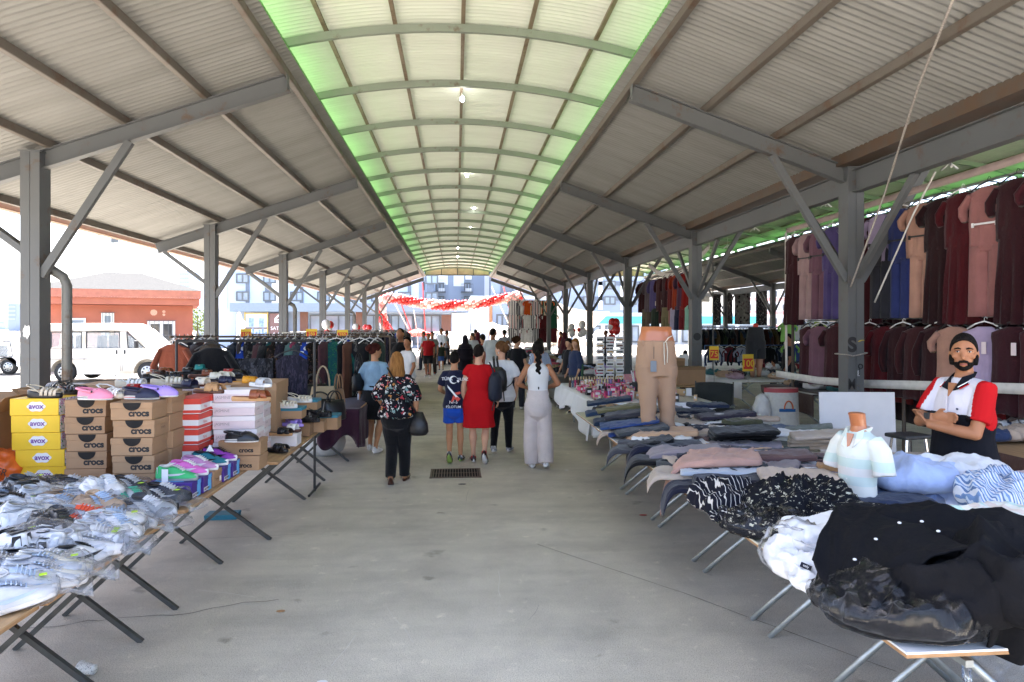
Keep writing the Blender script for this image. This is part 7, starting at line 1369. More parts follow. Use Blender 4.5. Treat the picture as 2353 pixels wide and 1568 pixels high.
# white woven bag with red hem and blue band
p = G(1795, 1012, 0); t = thing('woven_bag', 'tall white woven bag with a red hem and a blue band behind the clothes tables', 'bag', (p.x, p.y, 0), -.1); q = MB(); q.loft([ell((0, 0, z), a, b_, 24) for z, a, b_ in ((0, .27, .17), (.3, .285, .19), (.6, .28, .16), (.86, .27, .13))]); o = q.build('bag_body', mat('woven_white', (.6, .6, .57), rough=.8, var=.08, vs=20, bump=.3, bs=90), t); wrinkle(bake(o), .012, 5, seed=2); 
q = MB(); q.loft([ell((0, 0, z), a, b_, 24) for z, a, b_ in ((.80, .283, .146), (.87, .277, .136))], cap=False); q.build('red_hem', mat('red_tape', (.4, .06, .07)), t, True); MB().box((.03, -.195, .52), (.26, .01, .05)).build('blue_band', cloth('2f5f96'), t); MB().tube([(.05+.07*cos(a), -.2, .54+.13*sin(a)) for a in [pi*k/8 for k in range(9)]], .012, 6).build('orange_handle', mat('orange_tape', (.6, .14, .05)), t, True)
q = MB(); q.ball((0, 0, .3), (.14, .13, .33), 26, 16); o = q.build('plastic_sack', SACK, None, True, (p.x-.38, p.y-.1, .15)); wrinkle(o, .03, 6, seed=8); tag(o, 'white plastic sack hanging left of the woven bag', 'sack')
p = G(1650, 948, 0); q = MB(); q.ball((0, 0, .2), (.32, .24, .2), 30, 18); o = q.build('plastic_sack', SACK, None, True, (p.x, p.y, 0)); wrinkle(o, .035, 6, seed=5); tag(o, 'lumpy white sack on the floor by the second right column', 'sack')
# shorts mannequin and price signs of the second hall
t = thing('shorts_mannequin', 'mannequin legs in dark grey shorts on a second hall table', 'mannequin', (6.6, 14.6, .77)); 
q = MB()
for s_ in (-1, 1): q.loft([ell((s_*(.075+.02*z), 0, z), a, a*1.1, 14) for z, a in ((0, .045), (.1, .05), (.3, .072), (.5, .085), (.62, .1))])
q.build('leg', mat('mannequin_leg', hx('a57a60'), rough=.4), t, True); q = MB(); q.loft([ell((0, 0, z), a, b_, 20) for z, a, b_ in ((.62, .2, .14), (.85, .2, .15), (1.08, .165, .12), (1.1, .15, .1))])
for s_ in (-1, 1): q.loft([ell((s_*.1, 0, z), .12, .14, 16) for z in (.4, .62, .8)])
fuse(q.build('shorts', cloth('2c2d30'), t), .015); q = MB(); q.ball((0, 0, 1.13), (.06, .06, .06)); q.build('red_cloth', REDC, t, True)
price('yellow price sign on a stick at the left of the second hall tables', 1641, 812, 14.2, '75', .2, .3, True, .5); price('tilted yellow price sign with red numbers beside the shorts mannequin', 1719, 834, 13.2, '100', .24, .34, True, .4)
# fluorescent lamps under the valleys of the second hall
for i, (x, y, X) in enumerate(((2183, 378, 6.6), (1897, 468, 6.6), (1734, 525, 6.6), (1672, 565, 6.6))):
    r_ = ray(x, y); t_ = X/r_.x; p = V((X, r_.y*t_, CAMZ+r_.z*t_)); t = thing('lamp', ('nearest', 'second', 'third', 'farthest')[i]+' small three-armed white lamp under the green vault of the second hall', 'lamp', p, 0, 'three-armed lamps of the second hall')
    for k in range(3): a = k*2.1; MB().tube([(0, 0, .02), (.11*cos(a), .11*sin(a), -.06)], .014, 6).build('lamp_arm', WHC, t, True)
    MB().tube([(0, 0, .02), (0, 0, .35)], .006, 6).build('cord', CORD, t)
# bicycle handlebar behind the sandals
p = AY(418, 838, 7.6); t = thing('bicycle', 'bicycle whose handlebar shows above the sandals', 'bicycle', (p.x-.1, 7.6, 0), .3); CH = MATS['chrome']
MB().tube([(-.28, -.02, 1.1), (-.1, 0, 1.16), (.08, 0, 1.2), (.26, .05, 1.32)], .014, 8).build('handlebar', CH, t, True); MB().tube([(.2, .04, 1.28), (.32, .06, 1.36)], .02, 8).build('grip', BLK, t, True); MB().tube([(0, 0, 1.2), (.05, 0, .6), (.08, 0, .33)], .016, 8).build('fork', CH, t)
MB().tube([(0.03, 0, .95), (-.5, .05, .5), (-.95, .1, .33)], .016, 8).build('frame', IRON, t)
for x, y in ((.08, 0), (-.95, .1)): MB().tube([(x+.32*cos(a), y, .33+.32*sin(a)) for a in [k*pi/12 for k in range(25)]], .018, 6).build('wheel', TYRE, t)
MB().ball((-.55, .06, .85), (.13, .07, .04)).build('saddle', BLK, t, True)
# ------------------------------------------------------------------ people
SK = {k: mat('skin_'+k, hx(h_), rough=.55, var=.05, vs=9, spec=.35) for k, h_ in (('light', 'c99a7e'), ('mid', 'b5825f'), ('tan', 'a06c4c'), ('dark', '8a5a40'))}
HR = {k: mat('hair_'+k, hx(h_), rough=.75, var=.35, vs=40, stretch=(1, 1, .12), bump=.6, bs=60, spec=.12) for k, h_ in (('black', '15110f'), ('brown', '3a2416'), ('dark', '1e1612'), ('auburn', '3a1712'), ('blonde', '8a5f34'), ('grey', '4a4540'), ('claw', '5a3d26'))}
DENIM = mat('denim_shirt', hx('7f9db5'), rough=.9, var=.12, vs=14, bump=.3, bs=200)
def person(label, loc, rz, H, J=None, skin='mid', hair=('short', 'black'), top_=None, bottom=None, shoes=None, bulk=1., fem=True, turn=0, nod=0, vox=.011, hands=True, group=None, seed=1, face=False, extra=None):
    s = H/1.7; t = thing('person', label, 'person', loc, rz, group)
    sw = .142 if fem else .168
    D = dict(sL=(-sw, 0, 1.365), sR=(sw, 0, 1.365), eL=(-sw-.06, -.02, 1.11), eR=(sw+.06, -.02, 1.11), wL=(-sw-.07, .04, .87), wR=(sw+.07, .04, .87), hL=None, hR=None,
             pL=(-.085, 0, .88), pR=(.085, 0, .88), kL=(-.092, .02, .48), kR=(.092, .02, .48), aL=(-.09, -.015, .085), aR=(.09, -.015, .085), tL=None, tR=None, lean=0.)
    if J: D.update(J)
    P = lambda k: V(D[k])*s
    for q in 'LR':
        a = V(D['a'+q])
        if D['t'+q] is None: D['t'+q] = tuple(a+V((.02*(-1 if q == 'L' else 1), .17, -.055)))
    b = MB(); B = bulk
    tor = [(.80, .155, .115, -.012), (.88, .168*B, .12*B, -.012), (.96, .155*B, .11*B, 0), (1.06, (.128 if fem else .148)*B, .094*B, .005), (1.16, (.136 if fem else .16)*B, .1*B, .004), (1.26, (.142 if fem else .168)*B**.5, .107, 0), (1.32, (.14 if fem else .166), .097, -.005), (1.36, sw*.9, .082, -.01), (1.39, sw*.66, .07, -.012), (1.415, .07, .06, -.012), (1.45, .055, .055, -.01)]
    ring = lambda z, rx, ry, y, k=1.0, n=20: [((rx*cos(a)*k)*s, (y+ry*sin(a)*k)*s, z*s) for a in [2*pi*i/n for i in range(n)]]
    b.loft([ring(*r_) for r_ in tor])
    HM = MX.Translation(V((0, -.005, 1.50))*s) @ MX.Rotation(turn, 4, 'Z') @ MX.Rotation(nod, 4, 'X') @ MX.Scale(s, 4)   # head frame: origin at the top of the neck
    h = MB(); h.ball((0, .0, .105), (.073, .092, .098), 18, 14); h.ball((0, .028, .035), (.056, .062, .058), 16, 10); h.ball((0, .05, .0), (.034, .035, .028), 10, 8)
    h.tube([(0, .083, .10), (0, .102, .06), (0, .098, .05)], [.011, .016, .014], 8); h.ball((0, .084, .018), (.024, .012, .011), 8, 6)
    for q in (-1, 1): h.ball((q*.075, -.005, .075), (.012, .022, .032), 8, 6); h.ball((q*.034, .075, .115), (.022, .012, .01), 8, 6); h.ball((q*.045, .06, .07), (.022, .02, .02), 8, 6)
    h.tf(HM); b.add(h.v, h.f); b.tube([V((0, -.02, 1.41))*s, HM@V((0, -.012, .0)), HM@V((0, -.01, .05))], [.055*s, .05*s, .05*s], 14)
    for q, sg in (('L', -1), ('R', 1)):
        S_, E, Wr = P('s'+q), P('e'+q), P('w'+q); b.tube([S_, S_.lerp(E, .5), E], [.046*s*B**.5, .043*s*B**.5, .037*s], 12); b.ball(S_, .05*s); b.ball(E, .038*s); b.tube([E, E.lerp(Wr, .3), Wr], [.038*s, .039*s, .025*s], 12)
        hd = (V(D['h'+q])*s-Wr) if D['h'+q] else (Wr-E); hd = hd.normalized()
        inn = V((-sg, .2, 0)); inn = (inn-hd*inn.dot(hd)).normalized(); side = hd.cross(inn)
        c = Wr+hd*.05*s; m_ = MX((side, inn, hd)).transposed().to_4x4(); pl = MB(); pl.ball((0, 0, 0), (.037*s, .016*s, .05*s), 10, 8); pl.tf(MX.Translation(c)@m_); b.add(pl.v, pl.f)
        if hands:
            for k in range(4):
                o_ = (-.026+.0175*k)*s; L_ = (.07, .08, .076, .06)[k]*s; p0 = c+side*o_+hd*.04*s
                b.tube([p0, p0+hd*L_*.45+inn*.006*s, p0+hd*L_*.75+inn*.022*s, p0+hd*L_*.85+inn*.04*s], [.0095*s, .0092*s, .0085*s, .007*s], 7)
            th = side*(1 if True else -1)*V((0, 1, 0)).dot(side)/abs(V((0, 1, 0)).dot(side) or 1); p0 = c+th*.028*s-hd*.015*s; b.tube([p0, p0+th*.02*s+hd*.022*s+inn*.008*s, p0+th*.022*s+hd*.05*s+inn*.018*s], [.012*s, .011*s, .009*s], 7)
        else: b.tube([c+hd*.03*s, c+hd*.085*s+inn*.02*s], [.03*s, .018*s], 8, flat=.6)
        Hp, K, A, T = P('p'+q), P('k'+q), P('a'+q), P('t'+q)
        b.tube([Hp, Hp.lerp(K, .35), K], [.088*s*B, .076*s*B**.7, .052*s*B**.3], 14); b.ball(K, .052*s*B**.3); b.tube([K, K.lerp(A, .3), K.lerp(A, .7), A], [.05*s, .056*s*B**.4, .038*s, .032*s], 12); b.ball(A, .036*s)
        b.tube([A+V((0, -.02, -.03))*s, A.lerp(T, .6)+V((0, 0, -.0))*s, T], [.036*s, .036*s, .026*s], 8)
    o = b.build('body', SK[skin], t); fuse(o, vox*s, 2)
    # hair
    kind, hc = hair; hm = HR[hc] if hc in HR else hc; q = MB()
    def cap(front, sidez, back, k=1.09):
        rings = []
        for i in range(9):
            rg = []
            for j in range(24):
                a = 2*pi*j/24; f_ = cos(a-pi/2); lo = sidez+(front-sidez)*max(0, f_)**(.55 if kind == 'short' and not fem else 1.5)+(back-sidez)*max(0, -f_); lo += .1*noise.noise(V((cos(a)*3+seed, sin(a)*3, 1))); e = lo+(pi/2-lo)*i/8*.985
                rg.append(HM@V((.073*k*cos(e)*cos(a), .092*k*cos(e)*sin(a), .108+.1*(k+(.05 if kind == 'short' else 0))*sin(e))))
            rings.append(rg)
        q.loft(rings)
    if kind == 'short': cap(.74 if not fem else .5, -.42, -.8, 1.075)
    elif kind == 'bald': cap(1.2, -.2, -.7, 1.03)
    elif kind == 'hijab':
        q.ball(HM@V((0, -.01, .09)), (.09*s, .105*s, .12*s), 16, 12); q.loft([[HM@V((a*cos(p), -.02+b_*sin(p), z)) for p in [2*pi*i/18 for i in range(18)]] for z, a, b_ in ((.05, .09, .1), (-.05, .1, .1), (-.14, .19, .14), (-.22, .2, .15))])
    else:
        cap(.45, -.3, -.75, 1.13)
        if kind == 'bun': q.ball(HM@V((0, -.115, .13)), (.05*s, .045*s, .05*s)); q.ball(HM@V((.02, -.1, .17)), .03*s)
        if kind == 'claw': q.ball(HM@V((0, -.1, .13)), (.055*s, .05*s, .07*s)); q.ball(HM@V((0.01, -.11, .19)), .035*s)
        if kind == 'bob': q.loft([[HM@V((a*cos(p), yy+b_*sin(p), z)) for p in [pi*.88+pi*1.24*i/20 for i in range(21)]]+[HM@V((a*.8*cos(p), yy+.03+b_*.6*sin(p), z)) for p in [pi*.88+pi*1.24*i/20 for i in range(20, -1, -1)]] for z, a, b_, yy in ((.19, .06, .07, 0), (.13, .085, .1, 0), (.06, .092, .108, 0), (-.01, .1, .11, -.005), (-.07, .112, .105, -.015), (-.115, .1, .085, -.03))])
        if kind in ('braid', 'pony'):
            n = 13
            for i in range(n): z = .08-.47*i/n; r_ = (.04-.018*i/n); q.ball(HM@V((.012*(-1)**i, -.112-.01*sin(i*.4)+.03*(i/n), z)), (r_*s, r_*.9*s, .03*s), 10, 7)
            q.tube([HM@V((0, -.085, -.39)), HM@V((.01, -.085, -.45))], [.017*s, .006*s], 8)
    ho = q.build('hair', hm, t); fuse(ho, max(.008, vox*.9)*s, 2); wrinkle(ho, .004*s, 26/s, (1, 1, .25), seed)
    # clothes
    def legs_garment(z_end, loose, flare, m_, nm, zt_=1.0, waist_k=1.0):
        g_ = MB(); hipr = (.17*B*loose if loose > 1.1 else .172*B); g_.loft([ring(z, a, c_, -.008, 1.0) for z, a, c_ in ((.66, .05, .04), (.72, .15*B, .115*B), (.78, .176*B, .136*B), (.86, hipr*1.02, .13*B), (.95, .158*B*1.03, .118*B), (zt_, .14*B*1.04*waist_k, .105*B*1.03))])
        for q_ in 'LR':
            Hp, K, A = P('p'+q_), P('k'+q_), P('a'+q_); fe = max(0, min(1, (.88-z_end)/.8)); pts = [Hp, Hp.lerp(K, .5), K, K.lerp(A, .5), A+V((0, -.01, -.02))*s]; rs = [.094*B*loose, .086*B*loose, .066*loose*(1+flare*.4)+.006, .062*loose*(1+flare*.7)+.003, .05*loose*(1+flare)+.004]
            if z_end > .5: pts = pts[:3]; pts[2] = Hp.lerp(K, min(1, (.88-z_end)/.4)); pts[1] = pts[0].lerp(pts[2], .5); rs = [.096*B*loose, .094*B*loose, .092*B*loose*(1+flare)]
            elif z_end > .12: u_ = (.48-z_end)/.4; pts[4] = K.lerp(A, u_); pts[3] = K.lerp(A, u_*.5)
            g_.tube(pts, [r_*s for r_ in rs], 14)
        o_ = g_.build(nm, m_, t); fuse(o_, vox*s, 2); wrinkle(o_, .006*s, 7/s, (1, 1, .6), seed+3); return o_
    def skirt(z0, z1, m_, nm, w_, fl):
        g_ = MB(); n = 9; kc = (P('kL')+P('kR'))/2/s; rg = []
        for i in range(n+1):
            v = i/n; z = z0+(z1-z0)*v; hip = math.exp(-((z-.87)/.14)**2); rx = (.138*B+.035*B*hip+w_*v)*1.04; ry = (.103*B+.03*B*hip+w_*.8*v)*1.04; cx_ = kc.x*.3*v; cy_ = kc.y*.6*v-.005
            rg.append([((cx_+rx*cos(a)*(1+fl*v*.05*sin(6*a+1)))*s, (cy_+ry*sin(a)*(1+fl*v*.06*sin(6*a+1)))*s, (z+.01*v*sin(3*a))*s) for a in [2*pi*j/36 for j in range(36)]])
        g_.loft(rg); return g_, nm, m_
    def torso_garment(hem, loose, sl, m_, nm, neck=.075, w_hem=None, sleeve_r=1.2, skirt_=None):
        g_ = MB(); rows = []
        for z, rx, ry, y in tor:
            if z < hem-.001 or z > 1.40: continue
            k = (1.07+loose*(.12 if z > 1.3 else .3 if z > 1.22 else 1)); rows.append(ring(z, rx*k, ry*k+.006, y, 1.0, 24))
        hz = w_hem or (.15*B*(1.08+loose)); rows.insert(0, ring(hem, hz, hz*.74, 0, 1.0, 24))
        rows.append(ring(1.413, neck+.008, neck*.95, -.012, 1, 24)); rows.append(ring(1.428, neck*.9, neck*.86, -.012, 1, 24)); g_.loft(rows)
        if sl > 0:
            for q_ in 'LR':
                S_, E, Wr = P('s'+q_), P('e'+q_), P('w'+q_); sg = -1 if q_ == 'L' else 1
                e1 = S_.lerp(E, min(1, sl)); pts = [V((sg*.06, -.008, 1.372))*s, S_+V((-sg*.006, 0, -.004))*s, S_.lerp(e1, .5), e1]; rs = [.056, .066, .058*sleeve_r, .055*sleeve_r]
                if sl > 1: pts.append(E.lerp(Wr, sl-1)); rs.append(.048*sleeve_r)
                g_.tube(pts, [r_*s*B**.3 for r_ in rs], 14)
        if skirt_: sk = skirt(*skirt_)[0]; g_.add(sk.v, sk.f)
        o_ = g_.build(nm, m_ if not isinstance(m_, tuple) else m_[0], t); fuse(o_, vox*s, 2); wrinkle(o_, .006*s, 6/s, (1, 1, .8), seed); return o_
    tg = None
    if bottom:
        if bottom[0] == 'trousers': legs_garment(.09, bottom[2], bottom[3], bottom[1], 'trousers', bottom[4] if len(bottom) > 4 else 1.0)
        elif bottom[0] == 'shorts': legs_garment(bottom[3], bottom[2], .12, bottom[1], 'shorts')
        elif bottom[0] == 'skirt': g_, nm, m_ = skirt(1.05, bottom[2], bottom[1], 'skirt', bottom[3], 1); o_ = g_.build(nm, m_, t, True); wrinkle(o_, .004*s, 6/s, (1, 1, .4), seed)
    if top_:
        k = top_[0]
        if k == 'tee': tg = torso_garment(top_[2], top_[3], top_[4], top_[1], 'shirt', *(top_[5:]))
        elif k == 'tank':
            tg = torso_garment(top_[2], .0, 0, top_[1], 'tank_top', .07)
        elif k == 'dress': tg = torso_garment(.95, .05, .42, top_[1], 'dress', .07, None, 1.15, (1.0, top_[2], None, None, top_[3], 1))
    # shoes
    if shoes:
        for q_ in 'LR':
            A, T = P('a'+q_), P('t'+q_); d = (T-A); dd = V((d.x, d.y, d.z+.055*s)); f_ = dd.normalized(); sd_ = f_.cross(V((0, 0, 1))).normalized(); u_ = sd_.cross(f_); c = A.lerp(T, .42)+u_*-.03*s
            M4 = MX((f_, -sd_, u_)).transposed().to_4x4(); M4.translation = c-u_*.022*s; kk = .27*s/.275*.98; M4 = M4 @ MX.Scale(kk, 4)
            w_ = shoes[0]
            for n_, me in sneaker_meshes(*shoes[1:]) if w_ == 'sneaker' else ():
                if n_ in ('side_mark',) and vox > .012: continue
                so_ = link(n_, me, t); so_.name = 'shoe_'+n_ if n_ != 'sole' else 'shoe_sole'; so_.matrix_local = M4
            if w_ == 'flat':
                a_ = MB(); out = sole_outline(.27, .1); a_.loft([[(x, y, -.012) for x, y in out], [(x, y, .012) for x, y in out]]); band(a_, .02, .07, .06, 0, .05); 
                if len(shoes) > 2: band(a_, -.1, -.06, .075, 0, .045)
                so_ = a_.build('sandal', shoes[1], t, True); so_.matrix_local = M4
    return t, s, HM, tg, P
WF = cloth('dcdce0'); SNW = ('sneaker', wht, wht, lgy, lgy); SNB = ('sneaker', wht, blk, red, blk); SNG = ('sneaker', wht, gry, lgy, dgy)
lime_sole = rub('lime_rubber', '9ab85a')
def strap_(t, nm, pts, r_, m_, flat=.35): return MB().tube(pts, r_, 8, flat=flat).build(nm, m_, t, True)
# 1 denim shirt
g_ = G(862, 1040); t, s, HM, tg, P = person('woman in a light denim shirt and black skirt holding a white bottle', (g_.x, g_.y, 0), -.28, 1.63, dict(eL=(-.25, .02, 1.12), wL=(-.28, .06, .90), aL=(-.13, .10, .09), kL=(-.12, .12, .48), aR=(.07, -.16, .10), kR=(.09, -.02, .48)), 'mid', ('bun', 'auburn'), ('tee', DENIM, .98, .14, .85, .08, None, 1.35), ('skirt', black, .53, .035), SNW, 1.12, turn=-.75, seed=3)
handbag('black shoulder bag', None, (.32, .13, .26), BLF, hh=.3, par=t); 
for c in list(t.children):
    if c.name.startswith(('bag_body', 'handle')): c.location = (-.235, -.06, .93); c.rotation_euler.z = 1.45
q = MB(); q.tube([(-.29, .085, .72), (-.29, .085, .86), (-.29, .085, .88), (-.29, .085, .9)], [.031, .031, .016, .016], 12); tag(q.build('water_bottle', mat('bottle_white', hx('c8d4e0'), rough=.2, var=.05), None, True, t.location, rz=t.rotation_euler.z), 'small white water bottle held by the denim shirt woman', 'bottle')
strap_(t, 'bracelet', [(-.275+.034*cos(a), .06+.034*sin(a), .905) for a in [k*pi/6 for k in range(13)]], .008, GALV)
# 2 blonde, floral blouse
FLORAL = print_mat('floral_blouse', lin((.075, .075, .10)), [lin((.86, .84, .82)), lin((.82, .5, .5)), lin((.86, .84, .82)), lin((.075, .075, .1)), lin((.8, .55, .3)), lin((.5, .62, .6)), lin((.7, .25, .3))], 24, .40)
g_ = G(912, 1108); t, s, HM, tg, P = person('blonde woman in a dark floral blouse and black trousers walking nearest the camera', (g_.x, g_.y, 0), -.05, 1.57, dict(eL=(-.25, .0, 1.14), wL=(-.2, .14, .98), eR=(.25, -.02, 1.12), wR=(.25, .02, .88), aL=(-.05, -.22, .14), tL=(-.06, -.12, .02), kL=(-.07, .04, .47), aR=(.09, .08, .09), kR=(.09, .06, .48)), 'mid', ('bob', 'blonde'), ('tee', FLORAL, .84, .24, 1.15, .075, .2, 1.5), ('trousers', black, 1.12, .1), ('flat', brn, 1), 1.15, nod=-.1, seed=5)
strap_(t, 'bag_strap', [(-.1, -.11, 1.4), (.02, -.165, 1.2), (.17, -.17, 1.0), (.24, -.08, .86)], .02, BLF, .3); q = MB(); q.loft([ell((.27, -.06, z), a, b_, 18) for z, a, b_ in ((.58, .09, .07), (.62, .12, .085), (.72, .11, .075), (.86, .05, .03))]); q.build('shoulder_bag', BLF, t, True)
# 3 boy
g_ = G(1044, 1062); t, s, HM, tg, P = person('boy in a navy printed tee shirt and bright blue shorts beside the red dress', (g_.x, g_.y, 0), -.08, 1.53, dict(eL=(-.23, .05, 1.13), wL=(-.17, .2, 1.05), aL=(-.06, -.2, .16), tL=(-.06, -.1, .035), kL=(-.08, .06, .47), aR=(.09, .06, .085), kR=(.09, .04, .48)), 'mid', ('short', 'black'), ('tee', cloth('161a33'), .84, .12, .72, .075, .175, 1.3), ('shorts', cloth('1b49a8'), 1.05, .62), ('sneaker', lime_sole, dgy, lgy, dgy), .9, fem=True, seed=7)
yb = -.165; text('TÜRK', .06, TW, t, (-.085, yb+.014, 1.17), bold=.0004, name='print_lettering'); text('YILDIZ', .052, TW, t, (.125, yb+.018, 1.165), bold=.0004, name='print_lettering'); text('NF-5', .056, TW, t, (.0, yb+.008, .85), bold=.0004, name='print_lettering'); text('PİLOTUM', .048, TW, t, (.0, yb+.008, .785), bold=.0002, name='print_lettering')
q = MB(); n = 18; oc = [(.0+.055*cos(a), 1.16+.055*sin(a)) for a in [.75+4.78*i/n for i in range(n+1)]]; ic = [(.014+.043*cos(a), 1.16+.043*sin(a)) for a in [.75+4.78*i/n for i in range(n, -1, -1)]]; q.prism(oc+ic, 'Y', yb-.008, yb-.004); q.prism([((.011 if k % 2 else .024)*cos(k*pi/5)+.065, 1.14+(.011 if k % 2 else .024)*sin(k*pi/5)) for k in range(10)], 'Y', yb-.006, yb-.002); q.build('crescent_and_star', TW, t)
q = MB(); q.prism([(-.085, 1.09), (-.06, 1.065), (.06, .93), (.09, .9), (.075, .885), (.05, .9), (-.075, 1.05)], 'Y', yb-.006, yb-.002); q.build('jet_print', TW, t); q = MB(); q.prism([(.02, .985), (.095, 1.0), (.1, .97), (.05, .955)], 'Y', yb-.012, yb-.008); q.prism([(.0, .95), (-.03, .86), (-.015, .85), (.035, .915)], 'Y', yb-.012, yb-.008); q.prism([(.05, .93), (.1, .9), (.06, .86), (.02, .9)], 'Y', yb-.013, yb-.009); q.build('jet_wing_print', REDC, t)
# 4 red dress
REDD = mat('red_jersey', hx('b3141b'), rough=.85, var=.05, vs=3, bump=.12, bs=150, spec=.15)
g_ = G(1100, 1064); t, s, HM, tg, P = person('woman in a red polo dress with a navy backpack on one shoulder', (g_.x, g_.y, 0), -.08, 1.63, dict(eL=(-.22, .0, 1.12), wL=(-.23, .05, .88), eR=(.25, -.02, 1.13), wR=(.27, .1, .92), aR=(.09, -.2, .17), tR=(.1, -.1, .04), kR=(.095, .06, .47), aL=(-.08, .06, .085), kL=(-.09, .05, .48)), 'light', ('short', 'dark'), ('dress', REDD, .52, .055), None, SNB, 1.18, turn=-.35, seed=9)
NVB = mat('navy_backpack', hx('1c2130'), rough=.7, var=.1, bump=.2, bs=40)
q = MB(); q.loft([ell((.23, -.06, z), a, b_, 20, rz=1.2) for z, a, b_ in ((.86, .06, .05), (.9, .13, .085), (1.05, .14, .09), (1.18, .12, .08), (1.26, .05, .04))]); bp = q.build('backpack', NVB, None, True, t.location, rz=t.rotation_euler.z); tag(bp, 'navy backpack with a tan strap hanging at the side of the red dress woman', 'backpack'); MB().tube([(.15, -.08, 1.4), (.2, -.12, 1.3), (.22, -.13, 1.15), (.26, -.13, .95)], .018, 8, flat=.35).build('strap', NVB, bp, True); MB().tube([(.19, -.155, 1.18), (.2, -.17, 1.12), (.22, -.165, 1.02), (.2, -.15, .98)], .007, 6).build('tan_strap', cloth('8a5f30'), bp, True); MB().tube([(.24, -.13, .95), (.2, -.16, .8), (.19, -.15, .74)], .008, 6).build('hanging_strap', BLK, bp, True)
# 5 white tee shirt, backpack
g_ = G(1152, 1042); t, s, HM, tg, P = person('woman in a long white tee shirt and black trousers looking left, small black backpack', (g_.x, g_.y, 0), -.2, 1.66, dict(eR=(.24, .0, 1.12), wR=(.22, .1, .92), eL=(-.22, .02, 1.12), wL=(-.2, .12, .92), aL=(-.1, -.14, .12), tL=(-.11, .02, .03), kL=(-.1, .04, .48), aR=(.1, .12, .09), kR=(.1, .08, .48)), 'light', ('claw', 'claw'), ('tee', WF, .80, .17, .8, .08, .195, 1.5), ('trousers', black, 1.0, -.15), SNG, 1.08, turn=1.15, seed=11)
q = MB(); q.loft([ell((-.02, -.2, z), a, b_, 20) for z, a, b_ in ((.93, .07, .045), (.96, .125, .07), (1.1, .135, .075), (1.24, .115, .065), (1.3, .05, .03))]); bp = q.build('backpack', BLF, None, True, t.location, rz=t.rotation_euler.z); tag(bp, 'small black leather backpack on the back of the white tee shirt woman', 'backpack'); MB().tube([(-.08, -.15, 1.26), (-.1, -.1, 1.4), (-.12, .0, 1.44)], .018, 8, flat=.35).build('strap', BLF, bp, True); MB().tube([(-.02, -.16, 1.26), (-.05, -.11, 1.4), (-.06, .0, 1.45)], .016, 8, flat=.35).build('strap', BLF, bp, True); MB().tube([(.08, -.18, .98), (.17, -.13, 1.05), (.2, -.02, 1.13)], .014, 8, flat=.35).build('strap', BLF, bp, True); MB().tube([(.06, -.22, .95), (.07, -.2, .8)], .008, 6).build('hanging_strap', BLK, bp)
strap_(t, 'hair_claw', [HM@V((-.03, -.14, .17)), HM@V((0, -.16, .13)), HM@V((.0, -.155, .08))], .012, mat('pale_claw', hx('cfc6c0'), rough=.3)); MB().ball(HM@V((.078, 0, .035)), (.008, .008, .014)).build('earring', mat('pearl', (.8, .78, .74), rough=.2), t, True); MB().ball(HM@V((-.078, 0, .035)), (.008, .008, .014)).build('earring', mat('pearl', (.8, .78, .74)), t, True)
# 6 tank top, braid
g_ = G(1236, 1078); t, s, HM, tg, P = person('young woman with a long black braid, white tank top and wide cream trousers', (g_.x, g_.y, 0), -.06, 1.68, dict(eL=(-.27, -.03, 1.15), wL=(-.15, .17, 1.08), eR=(.27, -.03, 1.15), wR=(.15, .17, 1.08), aR=(.1, -.1, .12), tR=(.12, .06, .03), kR=(.1, .02, .48), aL=(-.07, .08, .085), kL=(-.09, .07, .48)), 'tan', ('braid', 'black'), ('tank', mat('ribbed_white', hx('d9d7d6'), rough=.9, var=.03, bump=.3, bs=160, stretch=(1, 1, .05)), 1.0), ('trousers', cloth('c2b7b4'), 1.12, .75, 1.06), ('sneaker', wht, wht, lgy, lgy), .95, seed=13)
q = MB(); q.bar((-.262, -.066, 1.24), (-.268, -.068, 1.22), .02, .004); q.bar((-.266, -.07, 1.205), (-.27, -.07, 1.165), .014, .004); q.build('arm_tattoo', mat('tattoo_ink', (.05, .05, .07), var=0), t)
# 7 the vendor
POLO_R, POLO_W, POLO_B = mat('polo_red', hx('b5161c'), rough=.85, var=.05, bump=.15, bs=160, spec=.15), mat('polo_white', hx('d4cfd6'), rough=.85, var=.03, bump=.15, bs=160, spec=.15), mat('polo_black', hx('14151c'), rough=.85, var=.1, bump=.15, bs=160, spec=.15)
zv = 4.78; xc = (2212-1176.5)/FPX*zv; wx, wy = xc*cos(YAW)+zv*sin(YAW), zv*cos(YAW)-xc*sin(YAW)
t, s, HM, tg, P = person('bearded vendor in a red, white and black polo shirt with folded arms', (wx+.02, wy+.02, 0), 1.72, 1.83, dict(eR=(.205, .14, 1.12), wR=(.0, .24, 1.18), hR=(-.14, .18, 1.19), eL=(-.2, .12, 1.09), wL=(.02, .265, 1.13), hL=(.2, .18, 1.25)), 'tan', ('short', 'black'), ('tee', POLO_W, .72, .16, .74, .07, .18, 1.12), ('trousers', black, 1.1, .2), ('sneaker', wht, blk, blk, blk), 1.1, fem=False, turn=.74, nod=-.02, vox=.0068, seed=17)
me = tg.data; me.materials.append(POLO_R); me.materials.append(POLO_B)
for p_ in me.polygons:
    x, y, z = p_.center/s; ax = abs(x)
    sl_ = ax > .155+.25*max(0, 1.33-z)
    if z < 1.2: p_.material_index = 2
    if z > 1.08 and sl_: p_.material_index = 1
    if y < -.035 and not sl_: p_.material_index = 2
q = MB()
